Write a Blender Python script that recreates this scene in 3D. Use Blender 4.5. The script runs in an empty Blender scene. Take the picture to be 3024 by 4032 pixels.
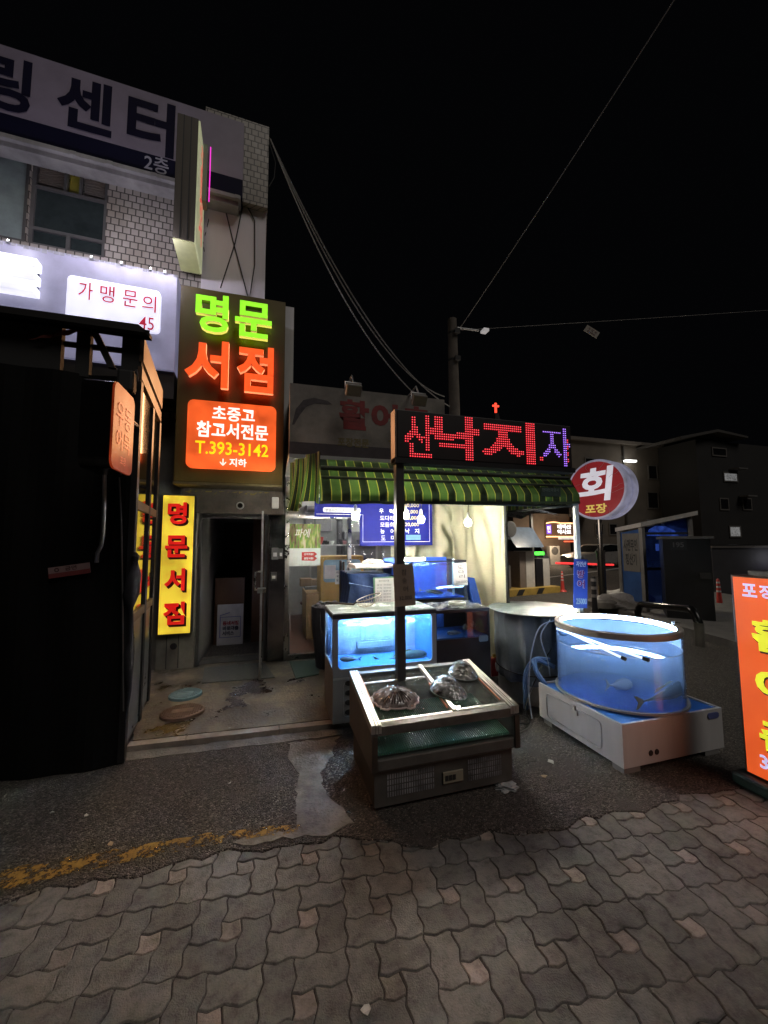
import bpy, bmesh, math, random
import numpy as np
from mathutils import Vector, Matrix
random.seed(7); rng = np.random.default_rng(7)
C = bpy.context.scene.collection
# ------------------------------------------------------------------ camera
EYE = 1.6; YAW = math.radians(16.5); PIT = math.radians(4.6); ROL = math.radians(0.3); FPX = 1514.0
fw = np.array([math.sin(YAW)*math.cos(PIT), math.cos(YAW)*math.cos(PIT), math.sin(PIT)])
r0 = np.array([math.cos(YAW), -math.sin(YAW), 0.]); u0 = np.cross(r0, fw)
rt = r0*math.cos(ROL)-u0*math.sin(ROL); up = u0*math.cos(ROL)+r0*math.sin(ROL)
EYEP = np.array([0, 0, EYE])
cam = bpy.data.cameras.new('camera'); camo = bpy.data.objects.new('camera', cam); C.objects.link(camo)
cam.sensor_fit = 'VERTICAL'; cam.sensor_height = 36; cam.lens = FPX/4032*36; cam.clip_start = .02; cam.clip_end = 600
mw = Matrix.Identity(4)
for i in range(3):
    mw[i][0] = rt[i]; mw[i][1] = up[i]; mw[i][2] = -fw[i]; mw[i][3] = EYEP[i]
camo.matrix_world = mw
S = bpy.context.scene; S.camera = camo
# ------------------------------------------------------------------ world, town glow, exposure
W = bpy.data.worlds.new('World'); S.world = W; W.use_nodes = True
bg = W.node_tree.nodes['Background']; bg.inputs[0].default_value = (.75, .8, 1, 1); bg.inputs[1].default_value = .0013
sl = bpy.data.lights.new('town_glow', 'SUN'); so = bpy.data.objects.new('town_glow', sl); C.objects.link(so)
sl.energy = .50; sl.angle = math.radians(25); sl.color = (1, .93, .86)
so.rotation_euler = (math.radians(40), 0, math.radians(24)); so.location = (0, -5, 9)
S.view_settings.view_transform = 'Standard'; S.view_settings.look = 'None'; S.view_settings.exposure = 0; S.view_settings.gamma = 1
S.cycles.max_bounces = 8; S.cycles.diffuse_bounces = 3; S.cycles.glossy_bounces = 4; S.cycles.transmission_bounces = 6
S.cycles.transparent_max_bounces = 16; S.cycles.sample_clamp_indirect = 3; S.cycles.caustics_reflective = False; S.cycles.caustics_refractive = False

# ------------------------------------------------------------------ pixel of the photo -> point on a plane of the place
def ray(x, y): return fw+rt*(x-1512.)/FPX-up*(y-2016.)/FPX
def oY(x, y, Y): d = ray(x, y); return EYEP+d*(Y/d[1])
def oX(x, y, X): d = ray(x, y); return EYEP+d*(X/d[0])
def oZ(x, y, Z): d = ray(x, y); return EYEP+d*((Z-EYE)/d[2])
def rectY(x0, y0, x1, y1, Y, x2=None, y2=None, x3=None, y3=None):
    """pixel corners -> x0,x1,z0,z1 on plane Y (TL, BR and, if given, TR, BL)"""
    a, b = oY(x0, y0, Y), oY(x1, y1, Y); P = [a, b]
    if x2 is not None:
        c, d = oY(x2, y2, Y), oY(x3, y3, Y)
        return (a[0]+d[0])/2, (b[0]+c[0])/2, (b[2]+d[2])/2, (a[2]+c[2])/2
    return a[0], b[0], b[2], a[2]

# ------------------------------------------------------------------ materials
MATS = {}
def mat(name, col=(.5, .5, .5), rough=.6, metal=0, var=.18, vs=6, bump=0, bs=60, emit=None, es=0, spec=.5, coat=0, streak=False, two=None):
    if name in MATS: return MATS[name]
    m = bpy.data.materials.new(name); m.use_nodes = True; nt = m.node_tree; N = nt.nodes; L = nt.links
    b = N['Principled BSDF']; b.inputs['Roughness'].default_value = rough; b.inputs['Metallic'].default_value = metal
    b.inputs['Specular IOR Level'].default_value = spec; b.inputs['Coat Weight'].default_value = coat; b.inputs['Coat Roughness'].default_value = .05
    tc = N.new('ShaderNodeTexCoord'); mp = N.new('ShaderNodeMapping'); L.new(tc.outputs['Object'], mp.inputs[0])
    if streak: mp.inputs['Scale'].default_value = (1, 1, .15)
    nz = N.new('ShaderNodeTexNoise'); nz.inputs['Scale'].default_value = vs; nz.inputs['Detail'].default_value = 6; nz.inputs['Roughness'].default_value = .65
    L.new(mp.outputs[0], nz.inputs[0])
    mr = N.new('ShaderNodeMapRange'); mr.inputs[1].default_value = .3; mr.inputs[2].default_value = .7
    L.new(nz.outputs['Fac'], mr.inputs[0])
    mx = N.new('ShaderNodeMix'); mx.data_type = 'RGBA'; L.new(mr.outputs[0], mx.inputs[0])
    c2 = two or tuple(c*(1+var*.5) for c in col); c1 = tuple(c*(1-var) for c in col)
    mx.inputs[6].default_value = (*c1, 1); mx.inputs[7].default_value = (*c2, 1); L.new(mx.outputs[2], b.inputs['Base Color'])
    rr = N.new('ShaderNodeMapRange'); rr.inputs[3].default_value = max(0, rough-.1); rr.inputs[4].default_value = min(1, rough+.12)
    L.new(nz.outputs['Fac'], rr.inputs[0]); L.new(rr.outputs[0], b.inputs['Roughness'])
    if bump:
        n2 = N.new('ShaderNodeTexNoise'); n2.inputs['Scale'].default_value = bs; n2.inputs['Detail'].default_value = 5; L.new(tc.outputs['Object'], n2.inputs[0])
        bp = N.new('ShaderNodeBump'); bp.inputs['Strength'].default_value = bump; bp.inputs['Distance'].default_value = .01
        L.new(n2.outputs['Fac'], bp.inputs['Height']); L.new(bp.outputs[0], b.inputs['Normal'])
    if emit:
        b.inputs['Emission Color'].default_value = (*emit, 1); b.inputs['Emission Strength'].default_value = es
    MATS[name] = m; return m
def emis(name, col, s, rough=.4, base=None, var=.12, vs=5):
    """a lit face: evenly backlit acrylic with slight unevenness of the tubes behind it"""
    m = mat(name, base or tuple(min(.8, c*.7) for c in col), rough); nt = m.node_tree; N = nt.nodes; L = nt.links; b = N['Principled BSDF']
    b.inputs['Emission Color'].default_value = (*col, 1)
    tc = N.new('ShaderNodeTexCoord'); nz = N.new('ShaderNodeTexNoise'); nz.inputs['Scale'].default_value = vs; L.new(tc.outputs['Object'], nz.inputs[0])
    mr = N.new('ShaderNodeMapRange'); mr.inputs[1].default_value = .3; mr.inputs[2].default_value = .7; mr.inputs[3].default_value = s*(1-var); mr.inputs[4].default_value = s*(1+var)
    L.new(nz.outputs['Fac'], mr.inputs[0]); L.new(mr.outputs[0], b.inputs['Emission Strength']); return m
def glass(name, tint=(.95, .97, .97), refl=.04, rough=.02, dirt=0., dcol=(.8, .85, .9), ds=14):
    if name in MATS: return MATS[name]
    m = bpy.data.materials.new(name); m.use_nodes = True; nt = m.node_tree; N = nt.nodes; L = nt.links; N.clear()
    o = N.new('ShaderNodeOutputMaterial'); t = N.new('ShaderNodeBsdfTransparent'); t.inputs[0].default_value = (*tint, 1)
    g = N.new('ShaderNodeBsdfGlossy'); g.inputs['Roughness'].default_value = rough
    fw_ = N.new('ShaderNodeLayerWeight'); fw_.inputs[0].default_value = .5; pw_ = N.new('ShaderNodeMath'); pw_.operation = 'POWER'; pw_.inputs[1].default_value = 5; L.new(fw_.outputs['Facing'], pw_.inputs[0])
    lw = N.new('ShaderNodeMapRange'); lw.inputs[3].default_value = refl; lw.inputs[4].default_value = .85; L.new(pw_.outputs[0], lw.inputs[0])   # thin sheet: the same from both sides
    mx = N.new('ShaderNodeMixShader'); L.new(lw.outputs[0], mx.inputs[0]); L.new(t.outputs[0], mx.inputs[1]); L.new(g.outputs[0], mx.inputs[2])
    last = mx
    if dirt:
        d = N.new('ShaderNodeBsdfDiffuse'); d.inputs[0].default_value = (*dcol, 1)
        d2 = N.new('ShaderNodeBsdfTranslucent'); d2.inputs[0].default_value = (*dcol, 1)
        da = N.new('ShaderNodeMixShader'); da.inputs[0].default_value = .5; L.new(d.outputs[0], da.inputs[1]); L.new(d2.outputs[0], da.inputs[2])
        tc = N.new('ShaderNodeTexCoord'); mp = N.new('ShaderNodeMapping'); mp.inputs['Scale'].default_value = (1, 1, .25); L.new(tc.outputs['Object'], mp.inputs[0])
        nz = N.new('ShaderNodeTexNoise'); nz.inputs['Scale'].default_value = ds; nz.inputs['Detail'].default_value = 8; L.new(mp.outputs[0], nz.inputs[0])
        mr = N.new('ShaderNodeMapRange'); mr.inputs[1].default_value = .4; mr.inputs[2].default_value = .75; mr.inputs[3].default_value = dirt*.3; mr.inputs[4].default_value = dirt
        L.new(nz.outputs['Fac'], mr.inputs[0]); m2 = N.new('ShaderNodeMixShader'); L.new(mr.outputs[0], m2.inputs[0])
        L.new(mx.outputs[0], m2.inputs[1]); L.new(da.outputs[0], m2.inputs[2]); last = m2
    L.new(last.outputs[0], o.inputs[0]); MATS[name] = m; return m

def ramp(N, L, fac, stops, interp='LINEAR'):
    r = N.new('ShaderNodeValToRGB'); r.color_ramp.interpolation = interp; e = r.color_ramp.elements
    while len(e) < len(stops): e.new(.5)
    for k, (p, c) in enumerate(stops): e[k].position = p; e[k].color = (*c, 1)
    L.new(fac, r.inputs[0]); return r

# ------------------------------------------------------------------ mesh builder
class B:
    def __init__(s, T=None): s.v = []; s.f = []; s.mi = []; s.T = T; s.m = 0
    def add(s, vs, fs):
        k = len(s.v)
        if s.T is not None: vs = [tuple(s.T @ Vector(v)) for v in vs]
        s.v += [tuple(float(c) for c in v) for v in vs]; s.f += [tuple(i+k for i in f) for f in fs]; s.mi += [s.m]*len(fs); return s
    def box(s, x0, x1, y0, y1, z0, z1, bev=0):
        if x1 < x0: x0, x1 = x1, x0
        if y1 < y0: y0, y1 = y1, y0
        if z1 < z0: z0, z1 = z1, z0
        if not bev:
            return s.add([(x0, y0, z0), (x1, y0, z0), (x1, y1, z0), (x0, y1, z0), (x0, y0, z1), (x1, y0, z1), (x1, y1, z1), (x0, y1, z1)],
                         [(3, 2, 1, 0), (4, 5, 6, 7), (0, 1, 5, 4), (1, 2, 6, 5), (2, 3, 7, 6), (3, 0, 4, 7)])
        bm = bmesh.new(); bmesh.ops.create_cube(bm, size=1)
        for v in bm.verts: v.co = Vector(((x0+x1)/2+v.co.x*(x1-x0), (y0+y1)/2+v.co.y*(y1-y0), (z0+z1)/2+v.co.z*(z1-z0)))
        bev = min(bev, .45*min(x1-x0, y1-y0, z1-z0))
        bmesh.ops.bevel(bm, geom=bm.edges[:], offset=bev, segments=2, affect='EDGES', profile=.5)
        return s.bm(bm)
    def bm(s, bm):
        bm.verts.index_update(); s.add([v.co[:] for v in bm.verts], [[v.index for v in f.verts] for f in bm.faces]); bm.free(); return s
    def tube(s, pts, r, n=8, cap=True):
        pts = [Vector(p) for p in pts]; vs = []; fs = []; k = len(pts); rs = r if isinstance(r, (list, tuple)) else [r]*k
        t = (pts[1]-pts[0]).normalized(); a = t.orthogonal().normalized()
        for i, p in enumerate(pts):
            t = (pts[min(i+1, k-1)]-pts[max(i-1, 0)]).normalized(); a = (a-t*a.dot(t)).normalized(); b = t.cross(a)
            vs += [tuple(p+(a*math.cos(2*math.pi*j/n)+b*math.sin(2*math.pi*j/n))*rs[i]) for j in range(n)]
        for i in range(k-1):
            for j in range(n): fs.append((i*n+j, i*n+(j+1) % n, (i+1)*n+(j+1) % n, (i+1)*n+j))
        if cap: fs += [tuple(range(n-1, -1, -1)), tuple(range((k-1)*n, k*n))]
        return s.add(vs, fs)
    def lathe(s, c, prof, n=32, axis=None, cap=True, a0=0, a1=2*math.pi):
        """prof: list of (radius, height); axis matrix optional"""
        vs = []; fs = []; full = abs(a1-a0-2*math.pi) < 1e-6; m = n if full else n+1
        for (r, h) in prof:
            for j in range(m):
                a = a0+(a1-a0)*j/n; p = Vector((r*math.cos(a), r*math.sin(a), h))
                if axis is not None: p = axis @ p
                vs.append(tuple(Vector(c)+p))
        for i in range(len(prof)-1):
            for j in range(n if full else n):
                q = (j+1) % m
                fs.append((i*m+j, i*m+q, (i+1)*m+q, (i+1)*m+j))
        if cap and full: fs += [tuple(range(m-1, -1, -1)), tuple(range((len(prof)-1)*m, len(prof)*m))]
        return s.add(vs, fs)
    def quad(s, a, b, c, d): return s.add([a, b, c, d], [(0, 1, 2, 3)])
    def prism(s, poly, d):
        """polygon (3D points) extruded along vector d"""
        n = len(poly); d = Vector(d); vs = [Vector(p) for p in poly]; vs = vs+[v+d for v in vs]
        return s.add([tuple(v) for v in vs], [tuple(range(n)), tuple(range(2*n-1, n-1, -1))]+[(i, i+n, (i+1) % n+n, (i+1) % n) for i in range(n)])
    def sheet(s, fn, nu, nv):
        vs = [tuple(fn(i/nu, j/nv)) for j in range(nv+1) for i in range(nu+1)]
        return s.add(vs, [(j*(nu+1)+i, j*(nu+1)+i+1, (j+1)*(nu+1)+i+1, (j+1)*(nu+1)+i) for j in range(nv) for i in range(nu)])
    def build(s, name, m, parent=None, smooth=False, fix=True):
        me = bpy.data.meshes.new(name); me.from_pydata(s.v, [], s.f)
        for q in (m if isinstance(m, (list, tuple)) else [m]): me.materials.append(q)
        if any(s.mi): me.polygons.foreach_set('material_index', s.mi)
        if fix:
            bm = bmesh.new(); bm.from_mesh(me); bmesh.ops.recalc_face_normals(bm, faces=bm.faces[:]); bm.to_mesh(me); bm.free()
        if smooth:
            me.polygons.foreach_set('use_smooth', [True]*len(me.polygons))
            try: me.set_sharp_from_angle(angle=math.radians(40))
            except Exception: pass
        me.update(); o = bpy.data.objects.new(name, me); C.objects.link(o)
        if parent is not None:
            o.parent = parent
            if parent.type == 'EMPTY': o.matrix_parent_inverse = Matrix.Translation(-Vector(parent.location))
        return o
def thing(name, label, cat, loc=(0, 0, 0), group=None):
    o = bpy.data.objects.new(name, None); C.objects.link(o); o.location = Vector([float(c) for c in loc]); o['label'] = label; o['category'] = cat
    o.empty_display_size = .1
    if group: o['group'] = group
    return o
def tag(o, label, cat, group=None):
    o['label'] = label; o['category'] = cat
    if group: o['group'] = group
    return o
def struct(o): o['kind'] = 'structure'; return o
def dup(root, d, label):
    r = root.copy(); C.objects.link(r); r.location = root.location+Vector(d); r['label'] = label
    for ch in root.children:
        c = ch.copy(); C.objects.link(c); c.parent = r
        for g in ch.children:
            q = g.copy(); C.objects.link(q); q.parent = c
    return r

# ------------------------------------------------------------------ lettering
_txt = {}
def glyphs(s, bold, res=3):
    k = (s, bold, res)
    if k in _txt: return _txt[k]
    cu = bpy.data.curves.new('t', 'FONT'); cu.body = s; cu.size = 1; cu.offset = bold; cu.resolution_u = res
    o = bpy.data.objects.new('t', cu); C.objects.link(o); dg = bpy.context.evaluated_depsgraph_get()
    me = bpy.data.meshes.new_from_object(o.evaluated_get(dg), depsgraph=dg)
    v = np.array([q.co[:] for q in me.vertices]); f = [tuple(p.vertices) for p in me.polygons]
    bpy.data.objects.remove(o); bpy.data.curves.remove(cu); bpy.data.meshes.remove(me)
    v = v[:, :2]; lo, hi = v.min(0), v.max(0); v = (v-(lo+hi)/2)/(hi-lo)
    par = list(range(len(v)))
    def find(a):
        while par[a] != a: par[a] = par[par[a]]; a = par[a]
        return a
    for q in f:
        for a in q[1:]: par[find(a)] = find(q[0])
    ids = {}; isl = np.array([ids.setdefault(find(i), len(ids)) for i in range(len(v))])
    _txt[k] = (v, f, isl); return _txt[k]
def text(b, s, c, ux, uy, w, h, bold=.02, depth=0, res=3, ital=0):
    """lettering fitted to a w x h box round c in the plane (ux, uy); each stroke island a hair proud of the last"""
    v, f, isl = glyphs(s, bold, res); ux = np.array(ux, float); uy = np.array(uy, float); n = np.cross(ux, uy); n /= np.linalg.norm(n)
    P = np.array(c, float)+np.outer(v[:, 0]*w+v[:, 1]*h*ital, ux)+np.outer(v[:, 1]*h, uy)+np.outer(depth+isl % 7*.0004, n)
    if depth > .004:
        Q = P-np.outer(np.full(len(P), depth), n); m = len(P); cnt = {}
        for q in f:
            for i in range(len(q)):
                e = (q[i], q[(i+1) % len(q)]); cnt[e] = 1
        side = [(a, a+m, c2+m, c2) for (a, c2) in cnt if (c2, a) not in cnt]
        b.add(np.vstack([P, Q]).tolist(), list(f)); k0 = len(b.v)-len(P)*2; b.f += [tuple(i+k0 for i in q) for q in side]; b.mi += [1]*len(side)
    else: b.add(P.tolist(), f)
    return b
XR, ZU = (1, 0, 0), (0, 0, 1)
def textY(b, s, cx, cy, w, h, Y, **k):
    """lettering on a plane facing the street at depth Y, placed by the photo's pixels"""
    a, d = oY(cx-w/2, cy, Y), oY(cx+w/2, cy, Y); e, g = oY(cx, cy-h/2, Y), oY(cx, cy+h/2, Y); c = oY(cx, cy, Y)
    return text(b, s, (c[0], Y, c[2]), XR, ZU, d[0]-a[0], e[2]-g[2], **k)
def rrect(x0, x1, z0, z1, r, n=5):
    P = []
    for (cx, cz, a) in ((x1-r, z0+r, -90), (x1-r, z1-r, 0), (x0+r, z1-r, 90), (x0+r, z0+r, 180)):
        for i in range(n+1):
            t = math.radians(a+90*i/n); P.append((cx+r*math.cos(t), cz+r*math.sin(t)))
    return P
def rpanel(b, x0, x1, z0, z1, Y, d, r):
    """rounded panel, front at Y, going back by d"""
    return b.prism([(x, Y, z) for x, z in rrect(x0, x1, z0, z1, r)], (0, d, 0))
def frameY(b, x0, x1, z0, z1, Y, t, d):
    """a rectangular frame of bars butted end to end"""
    b.box(x0, x1, Y, Y+d, z1-t, z1).box(x0, x1, Y, Y+d, z0, z0+t).box(x0, x0+t, Y, Y+d, z0+t, z1-t).box(x1-t, x1, Y, Y+d, z0+t, z1-t); return b
def holed(b, x0, x1, z0, z1, hx0, hx1, hz0, hz1, Y, d, r):
    """panel with a rounded window cut through"""
    n = 5; P = rrect(hx0, hx1, hz0, hz1, r, n); outer = []
    cs = [(x1, z0), (x1, z1), (x0, z1), (x0, z0)]
    vs = []; fs = []
    for q in (Y, Y+d):
        vs += [(x, q, z) for x, z in P]+[(x, q, z) for x, z in cs]
    m = len(P); o = m+4
    for k in range(4):
        for i in range(n): a = k*(n+1)+i; fs.append((a, a+1, m+k)); fs.append((o+a+1, o+a, o+m+k))
        a = k*(n+1)+n; c = (a+1) % m; fs.append((a, c, m+(k+1) % 4, m+k)); fs.append((o+c, o+a, o+m+k, o+m+(k+1) % 4))
    for i in range(m): fs.append((i, (i+1) % m, o+(i+1) % m, o+i))
    for k in range(4): fs.append((m+k, o+m+k, o+m+(k+1) % 4, m+(k+1) % 4))
    return b.add(vs, fs)

# ------------------------------------------------------------------ common materials
black = mat('black_paint', (.012, .012, .013), .45)
steel = mat('stainless', (.55, .54, .52), .28, 1, .15, 9, bump=.06, bs=30)
dsteel = mat('dark_steel', (.10, .10, .10), .4, .6)
alu = mat('aluminium', (.6, .6, .6), .35, .9)
white = mat('white_paint', (.72, .72, .70), .5, var=.12)
dirtywhite = mat('dirty_white', (.6, .59, .56), .6, var=.3, vs=3, streak=True)
rubber = mat('rubber', (.02, .02, .02), .7)
clear = glass('clear_glass')
wire = mat('black_cable', (.02, .02, .02), .5)

# ================================================================== GROUND
def ground_mats():
    # loose-faced asphalt with stones showing and smoother worn patches
    m = mat('asphalt', (.05, .047, .044), .8); N = m.node_tree.nodes; L = m.node_tree.links; b = N['Principled BSDF']
    tc = N.new('ShaderNodeTexCoord'); vo = N.new('ShaderNodeTexVoronoi'); vo.inputs['Scale'].default_value = 120; L.new(tc.outputs['Object'], vo.inputs[0])
    v2 = N.new('ShaderNodeTexVoronoi'); v2.inputs['Scale'].default_value = 210; L.new(tc.outputs['Object'], v2.inputs[0])
    big = N.new('ShaderNodeTexNoise'); big.inputs['Scale'].default_value = 1.7; big.inputs['Detail'].default_value = 7; big.inputs['Roughness'].default_value = .7; L.new(tc.outputs['Object'], big.inputs[0])
    patch = ramp(N, L, big.outputs['Fac'], [(.55, (0, 0, 0)), (.63, (1, 1, 1))])
    sep = N.new('ShaderNodeSeparateColor'); L.new(vo.outputs['Color'], sep.inputs[0])
    stone = ramp(N, L, sep.outputs[0], [(0, (.022, .019, .016)), (.5, (.06, .052, .045)), (.88, (.11, .096, .083)), (1, (.20, .178, .155))])
    fine = ramp(N, L, v2.outputs['Distance'], [(0, (.10, .09, .08)), (1, (.055, .05, .045))])
    mx = N.new('ShaderNodeMix'); mx.data_type = 'RGBA'; L.new(patch.outputs[0], mx.inputs[0]); L.new(stone.outputs[0], mx.inputs[6]); L.new(fine.outputs[0], mx.inputs[7])
    L.new(mx.outputs[2], b.inputs['Base Color'])
    hm = N.new('ShaderNodeMix'); hm.data_type = 'FLOAT'; L.new(patch.outputs[0], hm.inputs[0]); L.new(vo.outputs['Distance'], hm.inputs[2]); L.new(v2.outputs['Distance'], hm.inputs[3])
    bp = N.new('ShaderNodeBump'); bp.invert = True; bp.inputs['Strength'].default_value = .9; bp.inputs['Distance'].default_value = .012
    L.new(hm.outputs[0], bp.inputs['Height']); L.new(bp.outputs[0], b.inputs['Normal']); b.inputs['Roughness'].default_value = .75
    # concrete pavers, one tint per stone
    m = mat('paver', (.2, .2, .2), .8); N = m.node_tree.nodes; L = m.node_tree.links; b = N['Principled BSDF']
    for (nm, cols) in (('paver', [(0, (.115, .113, .106)), (.5, (.145, .142, .132)), (1, (.175, .171, .158))]), ('paver_light', [(0, (.17, .155, .138)), (.5, (.23, .205, .18)), (1, (.31, .27, .235))])):
        m = mat(nm, (.2, .2, .2), .8); N = m.node_tree.nodes; L = m.node_tree.links; b = N['Principled BSDF']
        ge = N.new('ShaderNodeNewGeometry'); c = ramp(N, L, ge.outputs['Random Per Island'], cols)
        tc = N.new('ShaderNodeTexCoord'); nz = N.new('ShaderNodeTexNoise'); nz.inputs['Scale'].default_value = 16; nz.inputs['Detail'].default_value = 8; nz.inputs['Roughness'].default_value = .75; L.new(tc.outputs['Object'], nz.inputs[0])
        k = ramp(N, L, nz.outputs['Fac'], [(.3, (.45, .44, .42)), (.5, (1, 1, 1)), (.75, (1.35, 1.3, 1.2))])
        mx = N.new('ShaderNodeMix'); mx.data_type = 'RGBA'; mx.blend_type = 'MULTIPLY'; mx.inputs[0].default_value = 1; L.new(c.outputs[0], mx.inputs[6]); L.new(k.outputs[0], mx.inputs[7])
        st = N.new('ShaderNodeTexNoise'); st.inputs['Scale'].default_value = 1.7; st.inputs['Detail'].default_value = 9; st.inputs['Roughness'].default_value = .75; L.new(tc.outputs['Object'], st.inputs[0])
        sk = ramp(N, L, st.outputs['Fac'], [(.36, (.55, .53, .50)), (.48, (.95, .94, .92)), (.62, (1.18, 1.17, 1.15))]); m2 = N.new('ShaderNodeMix'); m2.data_type = 'RGBA'; m2.blend_type = 'MULTIPLY'; m2.inputs[0].default_value = 1
        L.new(mx.outputs[2], m2.inputs[6]); L.new(sk.outputs[0], m2.inputs[7]); L.new(m2.outputs[2], b.inputs['Base Color'])
        n2 = N.new('ShaderNodeTexNoise'); n2.inputs['Scale'].default_value = 160; n2.inputs['Detail'].default_value = 6; L.new(tc.outputs['Object'], n2.inputs[0])
        ad = N.new('ShaderNodeMath'); ad.operation = 'ADD'; L.new(n2.outputs['Fac'], ad.inputs[0]); L.new(nz.outputs['Fac'], ad.inputs[1])
        bp = N.new('ShaderNodeBump'); bp.inputs['Strength'].default_value = .55; bp.inputs['Distance'].default_value = .006; L.new(ad.outputs[0], bp.inputs['Height']); L.new(bp.outputs[0], b.inputs['Normal'])
ground_mats()
concrete = mat('concrete', (.15, .128, .10), .7, var=.6, vs=2.2, bump=.6, bs=45)
concrete2 = mat('smooth_concrete', (.17, .155, .135), .7, var=.6, vs=6, bump=.7, bs=60)
N = concrete.node_tree.nodes; L = concrete.node_tree.links; bb = N['Principled BSDF']
src = bb.inputs['Base Color'].links[0].from_socket; tc = N.new('ShaderNodeTexCoord'); nz = N.new('ShaderNodeTexNoise'); nz.inputs['Scale'].default_value = 1.9; nz.inputs['Detail'].default_value = 9; nz.inputs['Roughness'].default_value = .7; L.new(tc.outputs['Object'], nz.inputs[0])
k = ramp(N, L, nz.outputs['Fac'], [(.41, (.34, .32, .30)), (.5, (.8, .8, .8)), (.60, (1.3, 1.24, 1.12))]); mx = N.new('ShaderNodeMix'); mx.data_type = 'RGBA'; mx.blend_type = 'MULTIPLY'; mx.inputs[0].default_value = 1
L.new(src, mx.inputs[6]); L.new(k.outputs[0], mx.inputs[7]); L.new(mx.outputs[2], bb.inputs['Base Color'])
rr_ = N.new('ShaderNodeMapRange'); rr_.inputs[1].default_value = .41; rr_.inputs[2].default_value = .5; rr_.inputs[3].default_value = .25; rr_.inputs[4].default_value = .8; L.new(nz.outputs['Fac'], rr_.inputs[0]); L.new(rr_.outputs[0], bb.inputs['Roughness'])
kerbm = mat('kerb_stone', (.27, .225, .185), .7, var=.3, vs=9, bump=.3, bs=90)
soil = mat('joint_sand', (.03, .026, .022), .9)
b = B(); b.quad((-150, -60, -.0075), (150, -60, -.0075), (150, 250, -.0075), (-150, 250, -.0075)); struct(b.build('ground', soil))

def edge_y(x):
    """front edge of the asphalt against the pavers"""
    return float(np.interp(x, [-6, -2.2, -1.1, -.4, .2, .46, .8, 1.54, 2.9, 4, 9], [2.36, 2.32, 2.26, 2.27, 2.23, 2.16, 2.03, 1.92, 1.88, 1.8, 1.4]))
# interlocking wavy pavers round small pale squares
Lb, Wb = .198, .118; sq = Lb-Wb; pit = Lb+Wb
ang = math.radians(-7); ca, sa = math.cos(ang), math.sin(ang); A = .0064; lam = pit
def warp(p):
    x, y = p
    zg = lambda t: math.sin(t)-.14*math.sin(3*t)
    x2 = x+A*zg(6*math.pi*y/lam+.9)+.0025*math.sin(2*math.pi*y/lam*.37); y2 = y+A*zg(6*math.pi*x/lam+.9)+.0025*math.sin(2*math.pi*x/lam*.41)
    return (x2*ca-y2*sa, x2*sa+y2*ca)
def paver(b, x0, y0, x1, y1, light):
    g = .0018; ins = .004; loops = []
    for k, (d, z) in enumerate(((g, -.03), (g, -.007), (g+ins*.5, -.0015), (g+ins, 0))):
        P = []; a0, b0, a1, b1 = x0+d, y0+d, x1-d, y1-d; n = 14
        for (p, q) in (((a0, b0), (a1, b0)), ((a1, b0), (a1, b1)), ((a1, b1), (a0, b1)), ((a0, b1), (a0, b0))):
            for i in range(n): t = i/n; P.append((p[0]+(q[0]-p[0])*t, p[1]+(q[1]-p[1])*t))
        loops.append((P, z))
    cx, cy = (x0+x1)/2, (y0+y1)/2; tx, ty = random.uniform(-.012, .012), random.uniform(-.012, .012); h = random.uniform(-.0025, .001); jx, jy = random.uniform(-.0012, .0012), random.uniform(-.0012, .0012)
    vs = []
    for P, z in loops:
        for p in P:
            q = warp((p[0]+jx, p[1]+jy)); vs.append((q[0], q[1], z+(h+tx*(p[0]-cx)+ty*(p[1]-cy) if z > -.02 else 0)))
    m = len(loops[0][0]); fs = [(k*m+i, k*m+(i+1) % m, (k+1)*m+(i+1) % m, (k+1)*m+i) for k in range(3) for i in range(m)]+[tuple(range(3*m, 4*m))]
    b.m = 1 if light else 0; b.add(vs, fs)
b = B()
for i in range(-20, 26):
    for j in range(-9, 9):
        ox, oy = i*pit+.12, j*pit+.08
        for (x0, y0, x1, y1, l) in ((0, 0, Lb, Wb, 0), (Lb, 0, pit, Lb, 0), (Wb, Lb, pit, pit, 0), (0, Wb, Wb, pit, 0), (Wb, Wb, Lb, Lb, 1)):
            c = warp((ox+(x0+x1)/2, oy+(y0+y1)/2))
            if c[1] < edge_y(c[0])+.16 and c[1] > -1.8 and -4.5 < c[0] < 6: paver(b, ox+x0, oy+y0, ox+x1, oy+y1, l)
struct(b.build('pavement', [MATS['paver'], MATS['paver_light']], smooth=False, fix=False))
# asphalt sheet with a ragged front edge
b = B(); xs = [-150, -60, -20]+list(np.arange(-6, 9, .06))+[20, 60, 150]
ph = rng.uniform(0, 6, 8)
front = [edge_y(x)+.022*math.sin(9*x+ph[0])+.014*math.sin(23*x+ph[1])+.008*math.sin(61*x+ph[2])+.006*math.sin(137*x+ph[3]) for x in xs]
n = len(xs); vs = [(x, f, -.012) for x, f in zip(xs, front)]+[(x, f+.012, .006) for x, f in zip(xs, front)]+[(x, 8, .006) for x in xs]+[(x, 200, .006) for x in xs]
b.add(vs, [(k*n+i, k*n+i+1, (k+1)*n+i+1, (k+1)*n+i) for k in range(3) for i in range(n-1)]); struct(b.build('asphalt_road', MATS['asphalt'], fix=False))
def ragged(pts, amp, step=.05):
    out = []
    for i in range(len(pts)):
        p, q = np.array(pts[i]), np.array(pts[(i+1) % len(pts)]); k = max(1, int(np.linalg.norm(q-p)/step))
        for j in range(k): out.append(p+(q-p)*j/k+rng.normal(0, amp, 2))
    return out
def slab(b, pts, z, d=.02):
    b.prism([(p[0], p[1], z) for p in pts], (0, 0, -d)); return b
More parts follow.
